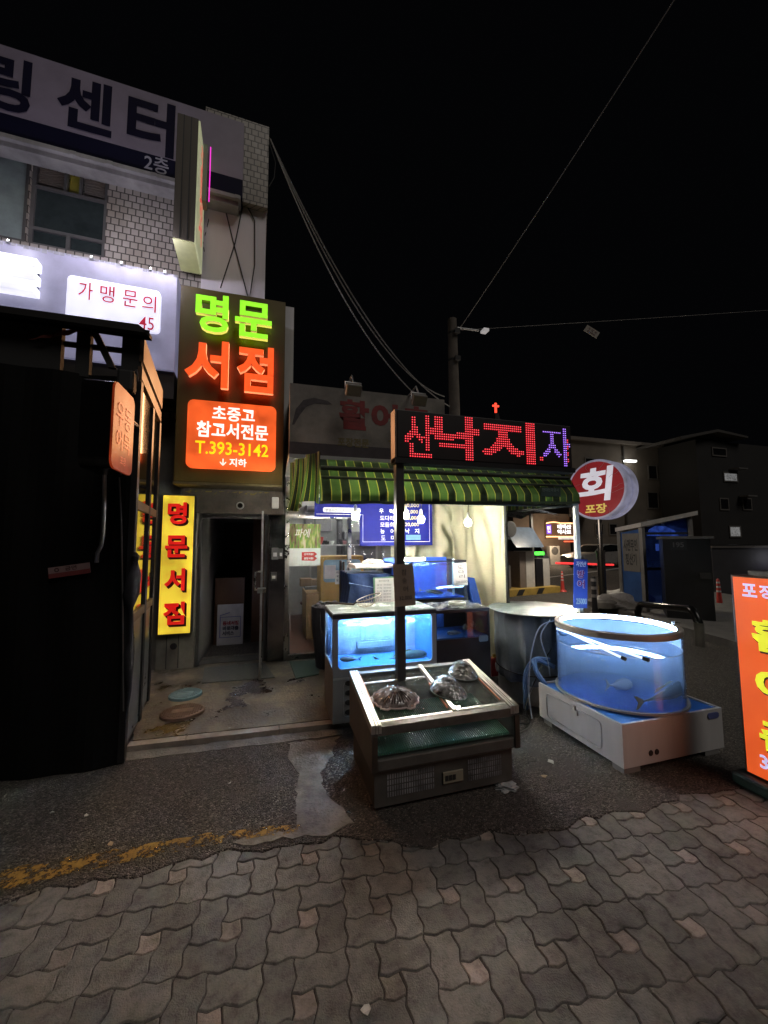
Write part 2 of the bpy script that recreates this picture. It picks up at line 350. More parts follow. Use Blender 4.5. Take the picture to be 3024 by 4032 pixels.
# poured concrete patch running from the kerb to the pavers
P = [oZ(x, y, .01)[:2] for x, y in ((1130, 2925), (1340, 2900), (1300, 2990), (1258, 3060), (1285, 3130), (1400, 3238), (1330, 3268), (1230, 3290), (1000, 3320), (900, 3325), (1010, 3285), (1170, 3250), (1165, 3150), (1172, 3050))]
b = B(); slab(b, ragged(P, .014), .0105, .009); slab(b, ragged([(-1.0, 3.40), (-.3, 3.36), (.45, 3.31), (.62, 3.30), (.62, 3.435), (-.3, 3.487), (-1.02, 3.527)], .008), .0085, .008); struct(b.build('concrete_patch', concrete2))
# raised apron before the doors, with its stone kerb
b = B(); slab(b, ragged([(-1.02, 3.62), (.46, 3.535), (.75, 3.51), (2.35, 3.55), (2.35, 4.4), (2.35, 5.9), (-1.6, 5.9), (-1.25, 4.6)], .003), .05, .05); struct(b.build('apron', concrete))
b = B()
for x0, x1 in ((-1.03, -.62), (-.615, .10), (.105, .60), (.605, 1.2)):
    y = lambda x: 3.615-.057*(x+1.02)
    b.prism([(x0, y(x0)-.085, 0), (x1, y(x1)-.085, 0), (x1, y(x1)-.004, 0), (x0, y(x0)-.004, 0)], (0, 0, .048))
struct(b.build('kerb', kerbm))
# worn yellow line
m = mat('yellow_line', (.30, .18, .03), .75, var=.4, vs=20); N = m.node_tree.nodes; L = m.node_tree.links
tr = N.new('ShaderNodeBsdfTransparent'); mx = N.new('ShaderNodeMixShader'); tc = N.new('ShaderNodeTexCoord')
nz = N.new('ShaderNodeTexNoise'); nz.inputs['Scale'].default_value = 13; nz.inputs['Detail'].default_value = 9; nz.inputs['Roughness'].default_value = .8; L.new(tc.outputs['Object'], nz.inputs[0])
k = ramp(N, L, nz.outputs['Fac'], [(.46, (1, 1, 1)), (.53, (0, 0, 0))]); L.new(k.outputs[0], mx.inputs[0]); L.new(tr.outputs[0], mx.inputs[1]); L.new(N['Principled BSDF'].outputs[0], mx.inputs[2]); L.new(mx.outputs[0], N['Material Output'].inputs[0])
P = [oZ(x, y, .0155)[:2] for x, y in ((-900, 3600), (0, 3425), (500, 3335), (900, 3270), (1180, 3243))]; Q = [oZ(x, y, .0155)[:2] for x, y in ((1190, 3270), (900, 3312), (500, 3392), (0, 3510), (-900, 3710))]
b = B(); P = ragged(P+Q, .006); b.add([(p[0], p[1], .0165) for p in P], [tuple(range(len(P)))]); struct(b.build('yellow_line', m))
# sidewalk island far right, road markings
b = B(); slab(b, [(6.25, 3.0), (10.5, 3.0), (12.5, 8.3), (7.7, 7.9)], .13, .13); struct(b.build('sidewalk', mat('sidewalk_concrete', (.16, .155, .145), .8, var=.35, vs=4, bump=.4)))
linew = mat('white_line', (.5, .5, .48), .7, var=.4, vs=12)
b = B()
for q in ([(10.9, 6.6), (30, 12.5), (30, 12.9), (10.9, 6.8)], [(11.6, 8.0), (30, 16), (30, 16.4), (11.6, 8.15)], [(9.5, 13.5), (22, 19), (22, 19.3), (9.5, 13.65)]): b.add([(x, y, .0105) for x, y in q], [(0, 1, 2, 3)])
struct(b.build('road_marking', linew))
# ================================================================== TILED TWO-STOREY BUILDING ON THE LEFT
FY = 5.5
def tile_mat():
    m = mat('wall_tile', (.5, .47, .42), .35); N = m.node_tree.nodes; L = m.node_tree.links; b = N['Principled BSDF']
    tc = N.new('ShaderNodeTexCoord'); sp = N.new('ShaderNodeSeparateXYZ'); L.new(tc.outputs['Object'], sp.inputs[0]); cb = N.new('ShaderNodeCombineXYZ')
    ad = N.new('ShaderNodeMath'); ad.operation = 'ADD'; L.new(sp.outputs[0], ad.inputs[0]); L.new(sp.outputs[1], ad.inputs[1])
    L.new(ad.outputs[0], cb.inputs[0]); L.new(sp.outputs[2], cb.inputs[1])
    br = N.new('ShaderNodeTexBrick'); br.inputs['Scale'].default_value = 1; br.inputs['Brick Width'].default_value = .09; br.inputs['Row Height'].default_value = .092
    br.inputs['Mortar Size'].default_value = .0075; br.inputs['Mortar Smooth'].default_value = .1; br.inputs['Bias'].default_value = 0
    br.inputs['Color1'].default_value = (.50, .46, .41, 1); br.inputs['Color2'].default_value = (.40, .36, .31, 1); br.inputs['Mortar'].default_value = (.08, .072, .06, 1); L.new(cb.outputs[0], br.inputs[0])
    nz = N.new('ShaderNodeTexNoise'); nz.inputs['Scale'].default_value = 1.3; nz.inputs['Detail'].default_value = 8; L.new(tc.outputs['Object'], nz.inputs[0])
    k = ramp(N, L, nz.outputs['Fac'], [(.3, (.6, .56, .5)), (.6, (1, 1, 1))]); mx = N.new('ShaderNodeMix'); mx.data_type = 'RGBA'; mx.blend_type = 'MULTIPLY'; mx.inputs[0].default_value = 1
    L.new(br.outputs[0], mx.inputs[6]); L.new(k.outputs[0], mx.inputs[7]); L.new(mx.outputs[2], b.inputs['Base Color'])
    bp = N.new('ShaderNodeBump'); bp.invert = True; bp.inputs['Strength'].default_value = .6; bp.inputs['Distance'].default_value = .006; L.new(br.outputs['Fac'], bp.inputs['Height']); L.new(bp.outputs[0], b.inputs['Normal']); return m
tile = tile_mat()
XC = oY(1058, 534, FY-.1)[0]                        # right corner of the tiled building
ZT = oY(1058, 820, FY-.1)[2]                        # underside of the tiled upper band at the corner
ZR = oY(1058, 525, FY-.1)[2]+.1
XP = oY(800, 900, FY)[0]                            # where tiles give way to the plain wall
bld = thing('tiled_building', 'two-storey building clad in pale square tiles with plain white wall beside the corner', 'building', (-2, FY, 0))
w0 = rectY(-60, 640, 128, 985, FY, 128, 655, -60, 960); w1 = rectY(135, 645, 428, 1030, FY, 428, 700, 135, 985)
X0 = -9
b = B()                                              # tiled wall, pieces butted round the two windows
b.box(X0, XP, FY, FY+7, w1[3], ZR); b.box(XP, XC, FY-.1, FY+7, ZT, ZR); b.box(w1[1], XP, FY, FY+7, 3.2, w1[3]); b.box(X0, w0[0], FY, FY+7, 3.2, w1[3])
b.box(w0[0], w1[1], FY, FY+7, 3.2, w1[2]); b.box(w0[1], w1[0], FY, FY+7, w1[2], w1[3])
b.box(w0[0], w0[1], FY+.25, FY+7, w1[2], w1[3]); b.box(w1[0], w1[1], FY+.25, FY+7, w1[2], w1[3]); b.build('tiled_wall', tile, bld)
b = B(); b.box(XP, XC-.012, FY, FY+7, 2.2, ZT); b.build('plain_wall', mat('plain_white', (.80, .75, .80), .6, var=.15, vs=2, streak=True), bld)
b = B(); b.box(X0, oY(640, 2200, FY)[0], FY+.01, FY+7, 0, 3.2); b.box(oY(1052, 2200, FY)[0], oY(1128, 2200, FY)[0], FY+.02, FY+7, 0, 2.2)
b.box(oY(640, 2200, FY)[0], oY(790, 2200, FY)[0], FY+.01, FY+7, 0, 3.2); b.box(oY(790, 2000, FY)[0], oY(1052, 2000, FY)[0], FY+.01, FY+7, 2.02, 3.2); b.box(oY(1052, 2000, FY)[0], XC-.03, FY+.02, FY+7, 2.2, 3.2); gfw = b
fr = mat('window_frame', (.13, .125, .12), .5, .3); dglass = mat('night_window_glass', (.035, .045, .045), .08, var=.5, vs=2, spec=.6)
wa = frameY(B(), w0[0], w0[1], w1[2], w1[3], FY+.03, .045, .06).build('window', fr, bld)
B().box(w0[0]+.045, w0[1]-.045, FY+.05, FY+.06, w1[2]+.045, w1[3]-.045).build('pane', mat('etched_glass', (.26, .31, .29), .3, var=.35, vs=3), wa)
wb = frameY(B(), *w1, FY+.03, .04, .06); zt = w1[3]-.32*(w1[3]-w1[2]); zl = w1[2]+.2*(w1[3]-w1[2]); xm = (w1[0]+w1[1])/2
wb.box(w1[0]+.04, w1[1]-.04, FY+.03, FY+.08, zt-.02, zt+.02).box(w1[0]+.04, w1[1]-.04, FY+.03, FY+.08, zl-.02, zl+.02).box(xm-.02, xm+.02, FY+.03, FY+.08, w1[2]+.04, zl-.02)
for t in (.42, .62): q = w1[0]+t*(w1[1]-w1[0]); wb.box(q-.015, q+.015, FY+.03, FY+.08, zt+.02, w1[3]-.04)
wb = wb.build('window', fr, bld); B().box(w1[0]+.04, w1[1]-.04, FY+.055, FY+.065, w1[2]+.04, zt-.02).build('pane', dglass, wb)
paper = mat('stacked_papers', (.45, .40, .34), .8, var=.6, vs=3, two=(.2, .15, .11)); N = paper.node_tree.nodes
b = B()
for k in range(9):
    z = zt+.03+k*.032
    for t0, t1 in ((.04, .40), (.64, .97)): b.box(w1[0]+t0*(w1[1]-w1[0]), w1[0]+t1*(w1[1]-w1[0])-random.uniform(0, .04), FY+.1, FY+.16, z, min(z+.024, w1[3]-.05))
tag(b.build('book_stack', paper), 'flat piles of books and papers behind the top panes of the upstairs window', 'books')
b = B(); b.box(w1[0]+.44*(w1[1]-w1[0]), w1[0]+.605*(w1[1]-w1[0]), FY+.1, FY+.11, zt+.03, w1[3]-.06); tag(b.build('paper_notice', mat('yellow_notice', (.42, .36, .05), .7)), 'small yellow notice in the middle top pane of the upstairs window', 'notice')
# ---- upper signboard over the windows
UY = FY-.2
sx0 = -6; ux1 = oY(955, 650, UY)[0]; zt1 = oY(957, 488, UY)[2]; zb1 = oY(955, 783, UY)[2]; zmid = oY(955, 712, UY)[2]
us = thing('shop_sign', 'big pale lilac signboard with navy lettering and a navy stripe above the upstairs windows', 'sign', (-2, UY, zb1))
lil = mat('lilac_sign_face', (.33, .28, .37), .5, var=.22, vs=1.5); navy = mat('navy_film', (.008, .008, .03), .55, spec=.08)
B().box(sx0, ux1, UY, FY-.002, zmid, zt1).build('panel', lil, us); B().box(sx0, ux1, UY, FY-.002, zb1, zmid-.001).build('stripe', navy, us)
b = B()
for s, cx, cy, w, h in (('링', 48, 368, 190, 215), ('센', 345, 440, 215, 205), ('터', 598, 512, 185, 215)):
    textY(b, s, cx, cy, w, h, UY-.006, bold=.03)
b.build('lettering', mat('navy_letter', (.010, .009, .032), .6, spec=.08), us)
b = B(); textY(b, '2층', 618, 662, 95, 66, UY-.006, bold=.012); b.build('floor_lettering', mat('pale_letter', (.42, .41, .5), .5), us)
b = B(); b.box(sx0, ux1-.02, UY-.03, FY-.003, zb1-.055, zb1-.002).box(sx0, ux1-.05, UY+.02, FY-.003, zb1-.12, zb1-.057)
for px in (300, 440, 612, 935): x = oY(px, 700, UY)[0]; b.box(x-.03, x+.03, UY-.045, UY-.031, zb1-.055, zb1-.01)
b.build('bottom_rail', mat('rail_white', (.36, .345, .33), .5, var=.4, vs=3, streak=True), us)
# ---- lower lit signboard
LY = FY-.40
lx1 = oY(690, 1250, LY)[0]; lz1 = oY(690, 1090, LY)[2]; lz0 = oY(685, 1465, LY)[2]
ls = thing('shop_sign', 'lavender signboard washed by small spotlights, with a white plate of red lettering', 'sign', (-2, LY, lz0))
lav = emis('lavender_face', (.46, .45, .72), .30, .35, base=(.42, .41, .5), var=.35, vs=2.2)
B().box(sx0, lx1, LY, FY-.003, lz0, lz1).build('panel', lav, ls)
rim = B()
for x in np.arange(-3.2, lx1, .055): rim.box(x, x+.052+random.uniform(-.01, .002), LY-.004, LY-.001, lz1-random.uniform(.012, .05), lz1-.002)
rim.build('worn_edge', mat('worn_edge', (.5, .5, .55), .7, var=.5), ls)
p = rectY(280, 1112, 632, 1320, LY, 632, 1170, 280, 1275); p = (p[0], p[1], p[2]-.02, p[3])
rpanel(B(), p[0], p[1], p[2], p[3], LY-.07, .066, .05).build('plate', emis('white_lit_plate', (.80, .80, 1), .95, base=(.7, .7, .72), vs=9), ls)
redl = emis('red_print', (.55, .02, .06), .6, base=(.4, .02, .04))
b = B()
for s, cx, cy, w, h in (('가', 341, 1160, 56, 68), ('맹', 424, 1171, 56, 66), ('문', 512, 1187, 58, 64), ('의', 585, 1205, 55, 64), ('45', 575, 1281, 58, 50)): textY(b, s, cx, cy, w, h, LY-.075, bold=.004)
b.build('lettering', redl, ls)
b = B()
for y0, y1, xr in ((1069, 1105, 180), (1121, 1156, 176), (1169, 1200, 172)):
    q = (-4.5, oY(xr, y0, LY)[0], oY(xr, y1, LY)[2], oY(xr, y0, LY)[2]); b.box(q[0], q[1], LY-.13, LY-.003, q[2], q[3], bev=.012)
B().box(-4.5, oY(168, 1100, LY)[0], LY-.012, LY-.0005, oY(172, 1190, LY)[2], oY(172, 1078, LY)[2]).build('letter_back', navy, ls)
b.build('letter_stroke', emis('white_lit_letter', (.86, .86, 1), 1.0, base=(.7, .7, .72)), ls)
spot_m = emis('led_chip', (1, .97, 1), 45, base=(.8, .8, .8), var=0)
for px, py in ((5, 935), (335, 1010), (455, 1037), (572, 1062), (630, 1075)):
    c = oY(px, py, LY-.2); t = thing('spotlight', 'tiny spotlight on the top edge of the lavender signboard', 'spotlight', (c[0], LY-.018, lz1), 'spotlights along the lavender signboard')
    B().box(c[0]-.012, c[0]+.012, LY-.03, LY-.006, lz1-.02, lz1+.004).build('head', alu, t)
    B().lathe((c[0], LY-.018, lz1+.0045), [(.008, 0), (.009, .006)], 10).build('lens', spot_m, t)
    lp = bpy.data.lights.new('spotlight_beam', 'POINT'); lo = bpy.data.objects.new('spotlight_beam', lp); C.objects.link(lo); lo.parent = t
    lp.energy = 5.8; lp.color = (.86, .82, 1); lp.shadow_soft_size = .03; lo.location = (0, -.34, .16)
b = B(); b.box(sx0, lx1, LY+.04, FY-.004, lz0-.34, lz0-.003); tag(b.build('sign_fascia', mat('dark_fascia', (.03, .025, .022), .5)), 'dark fascia board under the lavender signboard', 'fascia')
# ---- projecting banner sign, seen edge on
bx0 = oY(688, 800, FY-.5)[0]; 
zb = oY(698, 1090, FY-.02)[2]; a = oZ(725, 957, zb); PY = min(a[1], FY-.5); bx0 = oY(682, 700, PY)[0]; bx1 = oY(773, 700, PY)[0]; zt_ = oY(730, 465, PY)[2]
ps = thing('banner_sign', 'tall projecting sign box seen edge on, brown trim with a bright yellowish face', 'sign', (bx0, PY, zb))
B().box(bx0, bx1-.02, PY, FY-.12, zb+.02, zt_).build('casing', mat('brown_casing', (.10, .085, .068), .5, .3, var=.25, vs=3, streak=True), ps)
b = B()
for t in (.3, .62): x = bx0+t*(bx1-bx0); b.box(x-.006, x+.006, PY-.003, PY-.001, zb+.02, zt_)
b.build('seam', black, ps)
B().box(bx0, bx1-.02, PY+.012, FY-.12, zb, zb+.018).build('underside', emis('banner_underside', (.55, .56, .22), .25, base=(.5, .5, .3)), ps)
fm = emis('banner_face', (.55, .58, .34), .42, base=(.6, .6, .4), vs=6); B().box(bx1-.018, bx1, PY, FY-.13, zb, zt_-.02).build('face', fm, ps)
b = B(); rngs = random.Random(3)
for s, z, col in (('서', .25, 0), ('점', .45, 0), ('문', .65, 0), ('구', .82, 0)):
    text(b, s, (bx1+.003, (PY+FY-.13)/2, zb+z*(zt_-zb)), (0, 1, 0), ZU, .26, .3, bold=.03)
b.build('lettering', emis('banner_red', (.8, .12, .1), .6), ps)
# second, smaller sign behind it with a magenta rim
my = FY-.5; q0 = oY(803, 575, my); q1 = oY(816, 800, my)
ms = thing('neon_sign', 'narrow sign with a glowing magenta edge behind the projecting banner sign', 'sign', (q0[0], my, q1[2]))
B().box(q0[0]-.02, q1[0]-.03, my, FY-.345, q1[2], q0[2]).build('casing', mat('greenish_casing', (.22, .26, .2), .5), ms)
B().tube([(q1[0], my+.02, q1[2]+.02), (q1[0]+.004, my, (q0[2]+q1[2])/2), (q1[0], my+.02, q0[2])], .006, 8).build('neon_tube', emis('magenta_neon', (1, .03, .72), 1.1, var=0), ms)
# ---- cables across the plain wall
for pts, lab in (([(885, 818), (915, 940), (975, 1165)], 'straight black cable leaning right across the plain white wall'), ([(955, 815), (925, 960), (868, 1135)], 'thin black cable leaning left across the plain white wall'),
                 ([(973, 812), (1003, 870), (1003, 1040), (985, 1160)], 'loose black cable hanging near the corner of the plain white wall'), ([(815, 800), (822, 870), (800, 960), (808, 1010)], 'short cable hanging below the magenta edged sign')):
    b = B(); P = [oY(x, y, FY-.02) for x, y in pts]; Q = []
    for i in range(len(P)-1):
        for t in np.linspace(0, 1, 6)[:-1]: Q.append(P[i]+(P[i+1]-P[i])*t)
    Q.append(P[-1]); b.tube([(x, y-.005+random.uniform(-.004, .004), z) for x, y, z in Q], .008, 5); tag(b.build('cable', wire), lab, 'cable')
b = B(); e = rectY(1128, 1205, 1156, 1500, FY+.15, 1156, 1215, 1140, 1500); b.box(XC-.02, e[1], FY+.14, FY+6.5, 2.2, e[3]); tag(b.build('annex_wall', dirtywhite), 'narrow pale annex wall peeking out right of the bookshop sign', 'wall')
# the old building stands a few degrees off the line of its neighbour
PV = Vector((XC, FY, 0)); RM = Matrix.Translation(PV) @ Matrix.Rotation(math.radians(2.3), 4, 'Z') @ Matrix.Translation(-PV)
for o in list(C.objects):
    if o.parent is None and (o.name.split('.')[0] in ('tiled_building', 'shop_sign', 'book_stack', 'paper_notice', 'spotlight', 'sign_fascia', 'banner_sign', 'neon_sign')): o.matrix_basis = RM @ o.matrix_basis
# ================================================================== BOOKSHOP SIGN
KY = FY-.42
kx0 = (oY(705, 1125, KY)[0]+oY(690, 1895, KY)[0])/2; kx1 = (oY(1123, 1190, KY)[0]+oY(1115, 1910, KY)[0])/2; kz0 = oY(1115, 1910, KY)[2]; kz1 = oY(1123, 1190, KY)[2]
ks = thing('bookshop_sign', 'tall brown sign box with glowing green and orange lettering over the basement doorway', 'sign', (kx0, KY, kz0))
brown = mat('brown_sign_face', (.125, .088, .02), .42, var=.15, vs=2, bump=.05)
B().box(kx0, kx1, KY, FY-.004, kz0, kz1, bev=.006).build('casing', brown, ks)
B().box(kx0-.006, kx1+.006, KY-.006, FY-.005, kz0-.03, kz0-.002).build('bottom_trim', mat('brass_trim', (.3, .26, .16), .4, .7), ks)
grn = emis('green_letter', (.34, 1, .03), .98, vs=16); org = emis('orange_letter', (1, .105, .018), 1.0, vs=16)
LYK = KY-.075
def letters(name, items, m, dep=.07, Y=LYK, bold=.026):
    b = B()
    for s, x0, y0, x1, y1 in items: textY(b, s, (x0+x1)/2, (y0+y1)/2, x1-x0, y1-y0, Y, bold=bold, depth=dep)
    return b.build(name, [m, mat(m.name+'_return', tuple(c*.35 for c in m.node_tree.nodes['Principled BSDF'].inputs['Emission Color'].default_value[:3]), .5)], ks)
letters('green_lettering', [('명', 774, 1170, 903, 1318), ('문', 928, 1202, 1071, 1340)], grn)
letters('orange_lettering', [('서', 733, 1347, 903, 1530), ('점', 936, 1372, 1078, 1552)], org)
p = rectY(739, 1575, 1086, 1860, KY, 1086, 1608, 738, 1842)
rpanel(B(), *p, KY-.05, .048, .07).build('lit_panel', emis('orange_panel', (1, .125, .022), .86, base=(.6, .1, .02), vs=4, var=.34), ks)
wl = emis('white_letter', (1, .97, .9), 1.15, var=.02); yl = emis('yellow_letter', (1, .78, .01), 1.0, var=.02)
b = B(); P2 = KY-.054
textY(b, '초중고', 921, 1632, 168, 55, P2, bold=.022); textY(b, '참고서전문', 918, 1697, 282, 62, P2, bold=.022); textY(b, '지하', 937, 1822, 68, 32, P2, bold=.02)
c = oY(878, 1820, P2); u = .0032
b.add([(c[0]+x*u, P2, c[2]+y*u) for x, y in ((-1.8, 14), (1.8, 14), (1.8, -6), (11, 3), (11, -2), (0, -14), (-11, -2), (-11, 3), (-1.8, -6))], [(0, 1, 2, 8), (2, 3, 4, 5), (8, 2, 5), (8, 5, 6, 7)])
b.build('white_lettering', wl, ks)
b = B(); textY(b, 'T.393-3142', 916, 1768, 288, 50, P2, bold=.01); b.build('phone_lettering', yl, ks)
# light the lit letters spill on the street
lp = bpy.data.lights.new('bookshop_sign_light', 'AREA'); lp.shape = 'RECTANGLE'; lp.size = 1.0; lp.size_y = 1.9; lp.energy = 50; lp.color = (1, .5, .22)
lo = bpy.data.objects.new('bookshop_sign_light', lp); C.objects.link(lo); lo.parent = ks; lo.matrix_parent_inverse = Matrix.Translation(-ks.location); lo.location = ((kx0+kx1)/2, KY-.085, (kz0+kz1)/2); lo.rotation_euler = (math.radians(-90), 0, 0)
# ================================================================== YELLOW VERTICAL SIGN
YY = FY-.12
p = rectY(641, 1947, 757, 2495, YY, 765, 1950, 616, 2503)
ys = thing('bookshop_sign', 'tall yellow light box with red shadowed lettering left of the doorway', 'sign', (p[0], YY, p[2]))
B().box(p[0], p[1], YY, FY+.005, p[2], p[3], bev=.006).build('casing', dsteel, ys)
yf = emis('yellow_face', (.92, .64, .05), .72, base=(.6, .45, .03), vs=3, var=.4); B().box(p[0]+.012, p[1]-.012, YY-.004, YY-.001, p[2]+.012, p[3]-.012).build('face', yf, ys)
shd = B(); rd = B()
for s, x0, y0, x1, y1 in (('명', 658, 1975, 742, 2070), ('문', 648, 2106, 744, 2200), ('서', 645, 2236, 734, 2332), ('점', 640, 2368, 732, 2466)):
    for k in range(1, 6): textY(shd, s, (x0+x1)/2+k*1.3, (y0+y1)/2+k*1.3, x1-x0-8, y1-y0-8, YY-.0065+.0002*k, bold=.034)
    textY(rd, s, (x0+x1)/2-2, (y0+y1)/2-2, x1-x0-8, y1-y0-8, YY-.010, bold=.034)
shd.build('letter_shadow', mat('dark_print', (.05, .006, .004), .5), ys); rd.build('lettering', emis('red_letter', (.62, .012, .008), .8, base=(.5, .01, .01), var=.1), ys)
# ================================================================== DOORWAY
dx0 = oY(783, 2200, FY)[0]; dx1 = oY(1052, 2200, FY)[0]; dz1 = oY(900, 2030, FY)[2]
dw = thing('doorway', 'dark bookshop doorway leading down to the basement between steel pillars', 'doorway', (dx0, FY, .05))
gfw.build('surround_wall', mat('dark_cladding', (.17, .16, .145), .45, .3, var=.4, vs=3, bump=.15), dw)
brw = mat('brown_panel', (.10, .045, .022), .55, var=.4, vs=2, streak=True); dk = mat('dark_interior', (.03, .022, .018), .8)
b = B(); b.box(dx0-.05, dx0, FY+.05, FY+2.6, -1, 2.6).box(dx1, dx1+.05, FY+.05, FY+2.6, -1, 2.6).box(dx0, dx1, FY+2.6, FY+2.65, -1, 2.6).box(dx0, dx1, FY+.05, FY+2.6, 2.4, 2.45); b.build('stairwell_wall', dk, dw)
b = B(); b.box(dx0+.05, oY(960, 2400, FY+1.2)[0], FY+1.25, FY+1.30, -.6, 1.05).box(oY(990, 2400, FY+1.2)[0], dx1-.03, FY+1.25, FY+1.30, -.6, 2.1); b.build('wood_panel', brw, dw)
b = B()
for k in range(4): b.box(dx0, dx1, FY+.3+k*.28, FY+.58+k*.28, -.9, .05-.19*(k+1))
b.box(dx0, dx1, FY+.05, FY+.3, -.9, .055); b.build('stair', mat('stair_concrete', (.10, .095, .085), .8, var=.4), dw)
b = B(); b.box(dx0, dx0+.035, FY-.04, FY+.05, .055, dz1).box(dx1-.035, dx1, FY-.04, FY+.05, .055, dz1).box(dx0+.035, dx1-.035, FY-.04, FY+.05, dz1-.04, dz1); b.build('door_frame', dsteel, dw)
# left pillar panel with its round hole, right mirror-steel pillar
x0 = oY(612, 2600, FY-.04)[0]; x1 = dx0-.01
lpil = thing('pillar', 'dull grey pillar under the yellow sign with a round hole near its foot', 'pillar', (x0, FY, .05)); cl = mat('grey_cladding', (.22, .205, .17), .5, .35, var=.4, vs=3, bump=.12)
b = B(); b.box(x0, x1, FY-.04, FY+.009, .05, p[2]-.005).box(p[1]+.004, x1, FY-.04, FY+.009, p[2]-.004, 2.1).build('cladding', cl, lpil)
b = B()
for px in (655, 702): x = oY(px, 2560, FY-.04)[0]; b.box(x-.004, x+.004, FY-.044, FY-.041, .06, p[2]-.02)
b.build('seam', black, lpil); c = oY(683, 2545, FY-.045); B().lathe((c[0], FY-.046, c[2]), [(.04, 0), (.04, .004)], 20, Matrix.Rotation(math.radians(-90), 3, 'X')).build('hole', black, lpil)
x0 = oY(1052, 2400, FY-.1)[0]; x1 = oY(1124, 2400, FY-.1)[0]
rp = thing('pillar', 'mirror steel pillar right of the doorway with intercom boxes', 'pillar', (x0, FY, .05)); B().box(x0, x1, FY-.1, FY+.018, .05, dz1+.02, bev=.012).build('cladding', mat('mirror_steel', (.32, .32, .33), .14, 1, .25, 6, bump=.05, bs=5), rp)
B().box(x0+.02, x1-.02, FY-.104, FY-.1005, .06, dz1).build('seam', mat('mirror_steel', (.3,)*3), rp)
for px, py, w, h in ((1083, 2180, 26, 46), (1106, 2180, 16, 40), (1078, 2270, 22, 34)):
    c = oY(px, py, FY-.11); t = rp; k = B().box(c[0]-w*.0017, c[0]+w*.0017, FY-.13, FY-.1045, c[2]-h*.0017, c[2]+h*.0017, bev=.005).build('intercom', mat('intercom_grey', (.06, .06, .06), .4), t)
    B().box(c[0]-w*.0009, c[0]+w*.0009, FY-.133, FY-.1305, c[2]-h*.0008, c[2]+h*.0003).build('label_plate', mat('pale_plastic', (.4, .4, .42), .4), k)
# lintel with scraped-off yellow lettering
lz0 = dz1; lzt = kz0-.034
m = mat('scorched_lintel', (.11, .09, .07), .6, var=.6, vs=5, bump=.25, bs=30, streak=False)
lt = thing('lintel', 'stained dark lintel under the bookshop sign with torn yellow sticker scraps', 'lintel', (dx0, FY, lz0))
B().box(kx0+.03, kx1+.02, FY-.09, FY-.0045, dz1+.02, lzt).build('board', m, lt)
b = B(); rs = random.Random(5)
for k in range(13):
    x = kx0+.1+k*.08; w = rs.uniform(.02, .06); z = lzt-.025; h = rs.uniform(.02, .05)
    b.add([(x+rs.uniform(-w, w)*.9, FY-.0925-.0003*k, z-rs.uniform(0, h)) for _ in range(3)]+[(x+w, FY-.0925-.0003*k, z)], [(0, 1, 2), (0, 2, 3)])
b.build('sticker_scraps', mat('torn_yellow', (.33, .24, .03), .7, var=.5), lt)
c = oY(1084, 1980, FY-.13); tag(B().box(c[0]-.045, c[0]+.045, FY-.15, FY-.091, c[2]-.075, c[2]+.075, bev=.01).build('wall_box', white), 'small white box fixed to the right end of the dark lintel', 'box')
c = oY(945, 1990, FY-.13); t = thing('dome_camera', 'small dome security camera on the dark lintel', 'security camera', (c[0], FY-.09, c[2]))
R9 = Matrix.Rotation(math.radians(90), 3, 'X')
B().lathe((c[0], FY-.091, c[2]), [(.05, 0), (.05, .015), (.042, .02)], 20, R9).build('base', alu, t); B().lathe((c[0], FY-.111, c[2]), [(.035, 0), (.03, .02), (.018, .033), (.004, .038)], 16, R9).build('lens', mat('gloss_black', (.01, .01, .01), .08), t)
# open glass door, nearly edge on
dX = oY(1030, 2300, 4.8)[0]; ya, yb = 4.72, FY-.12; zt2 = oY(1028, 2012, ya)[2]; zb2 = .09
gd = thing('glass_door', 'open frameless glass door standing out from the doorway, seen edge on', 'door', (dX, yb, .05))
B().box(dX-.006, dX+.006, ya, yb, zb2+.06, zt2).build('pane', clear, gd); B().box(dX-.012, dX+.012, ya, yb, zb2-.03, zb2+.058).build('bottom_rail', steel, gd)
B().box(dX-.011, dX+.011, ya-.012, ya-.001, zb2+.06, zt2).build('edge_strip', alu, gd)
b = B(); hz = oY(1030, 2290, ya)[2]
b.tube([(dX-.013, ya+.06, hz+.11), (dX-.07, ya+.06, hz+.11), (dX-.075, ya+.06, hz+.05), (dX-.075, ya+.06, hz-.04), (dX-.07, ya+.06, hz-.1), (dX-.013, ya+.06, hz-.1)], .012, 8); b.build('handle', steel, gd)
B().box(dX-.045, dX+.05, ya-.03, ya+.03, hz-.13, hz-.07, bev=.006).build('lock', steel, gd)
B().box(dX-.0125, dX-.0115, ya+.005, ya+.05, oY(1020, 2425, ya)[2], oY(1020, 2340, ya)[2]).build('notice_strip', white, gd)
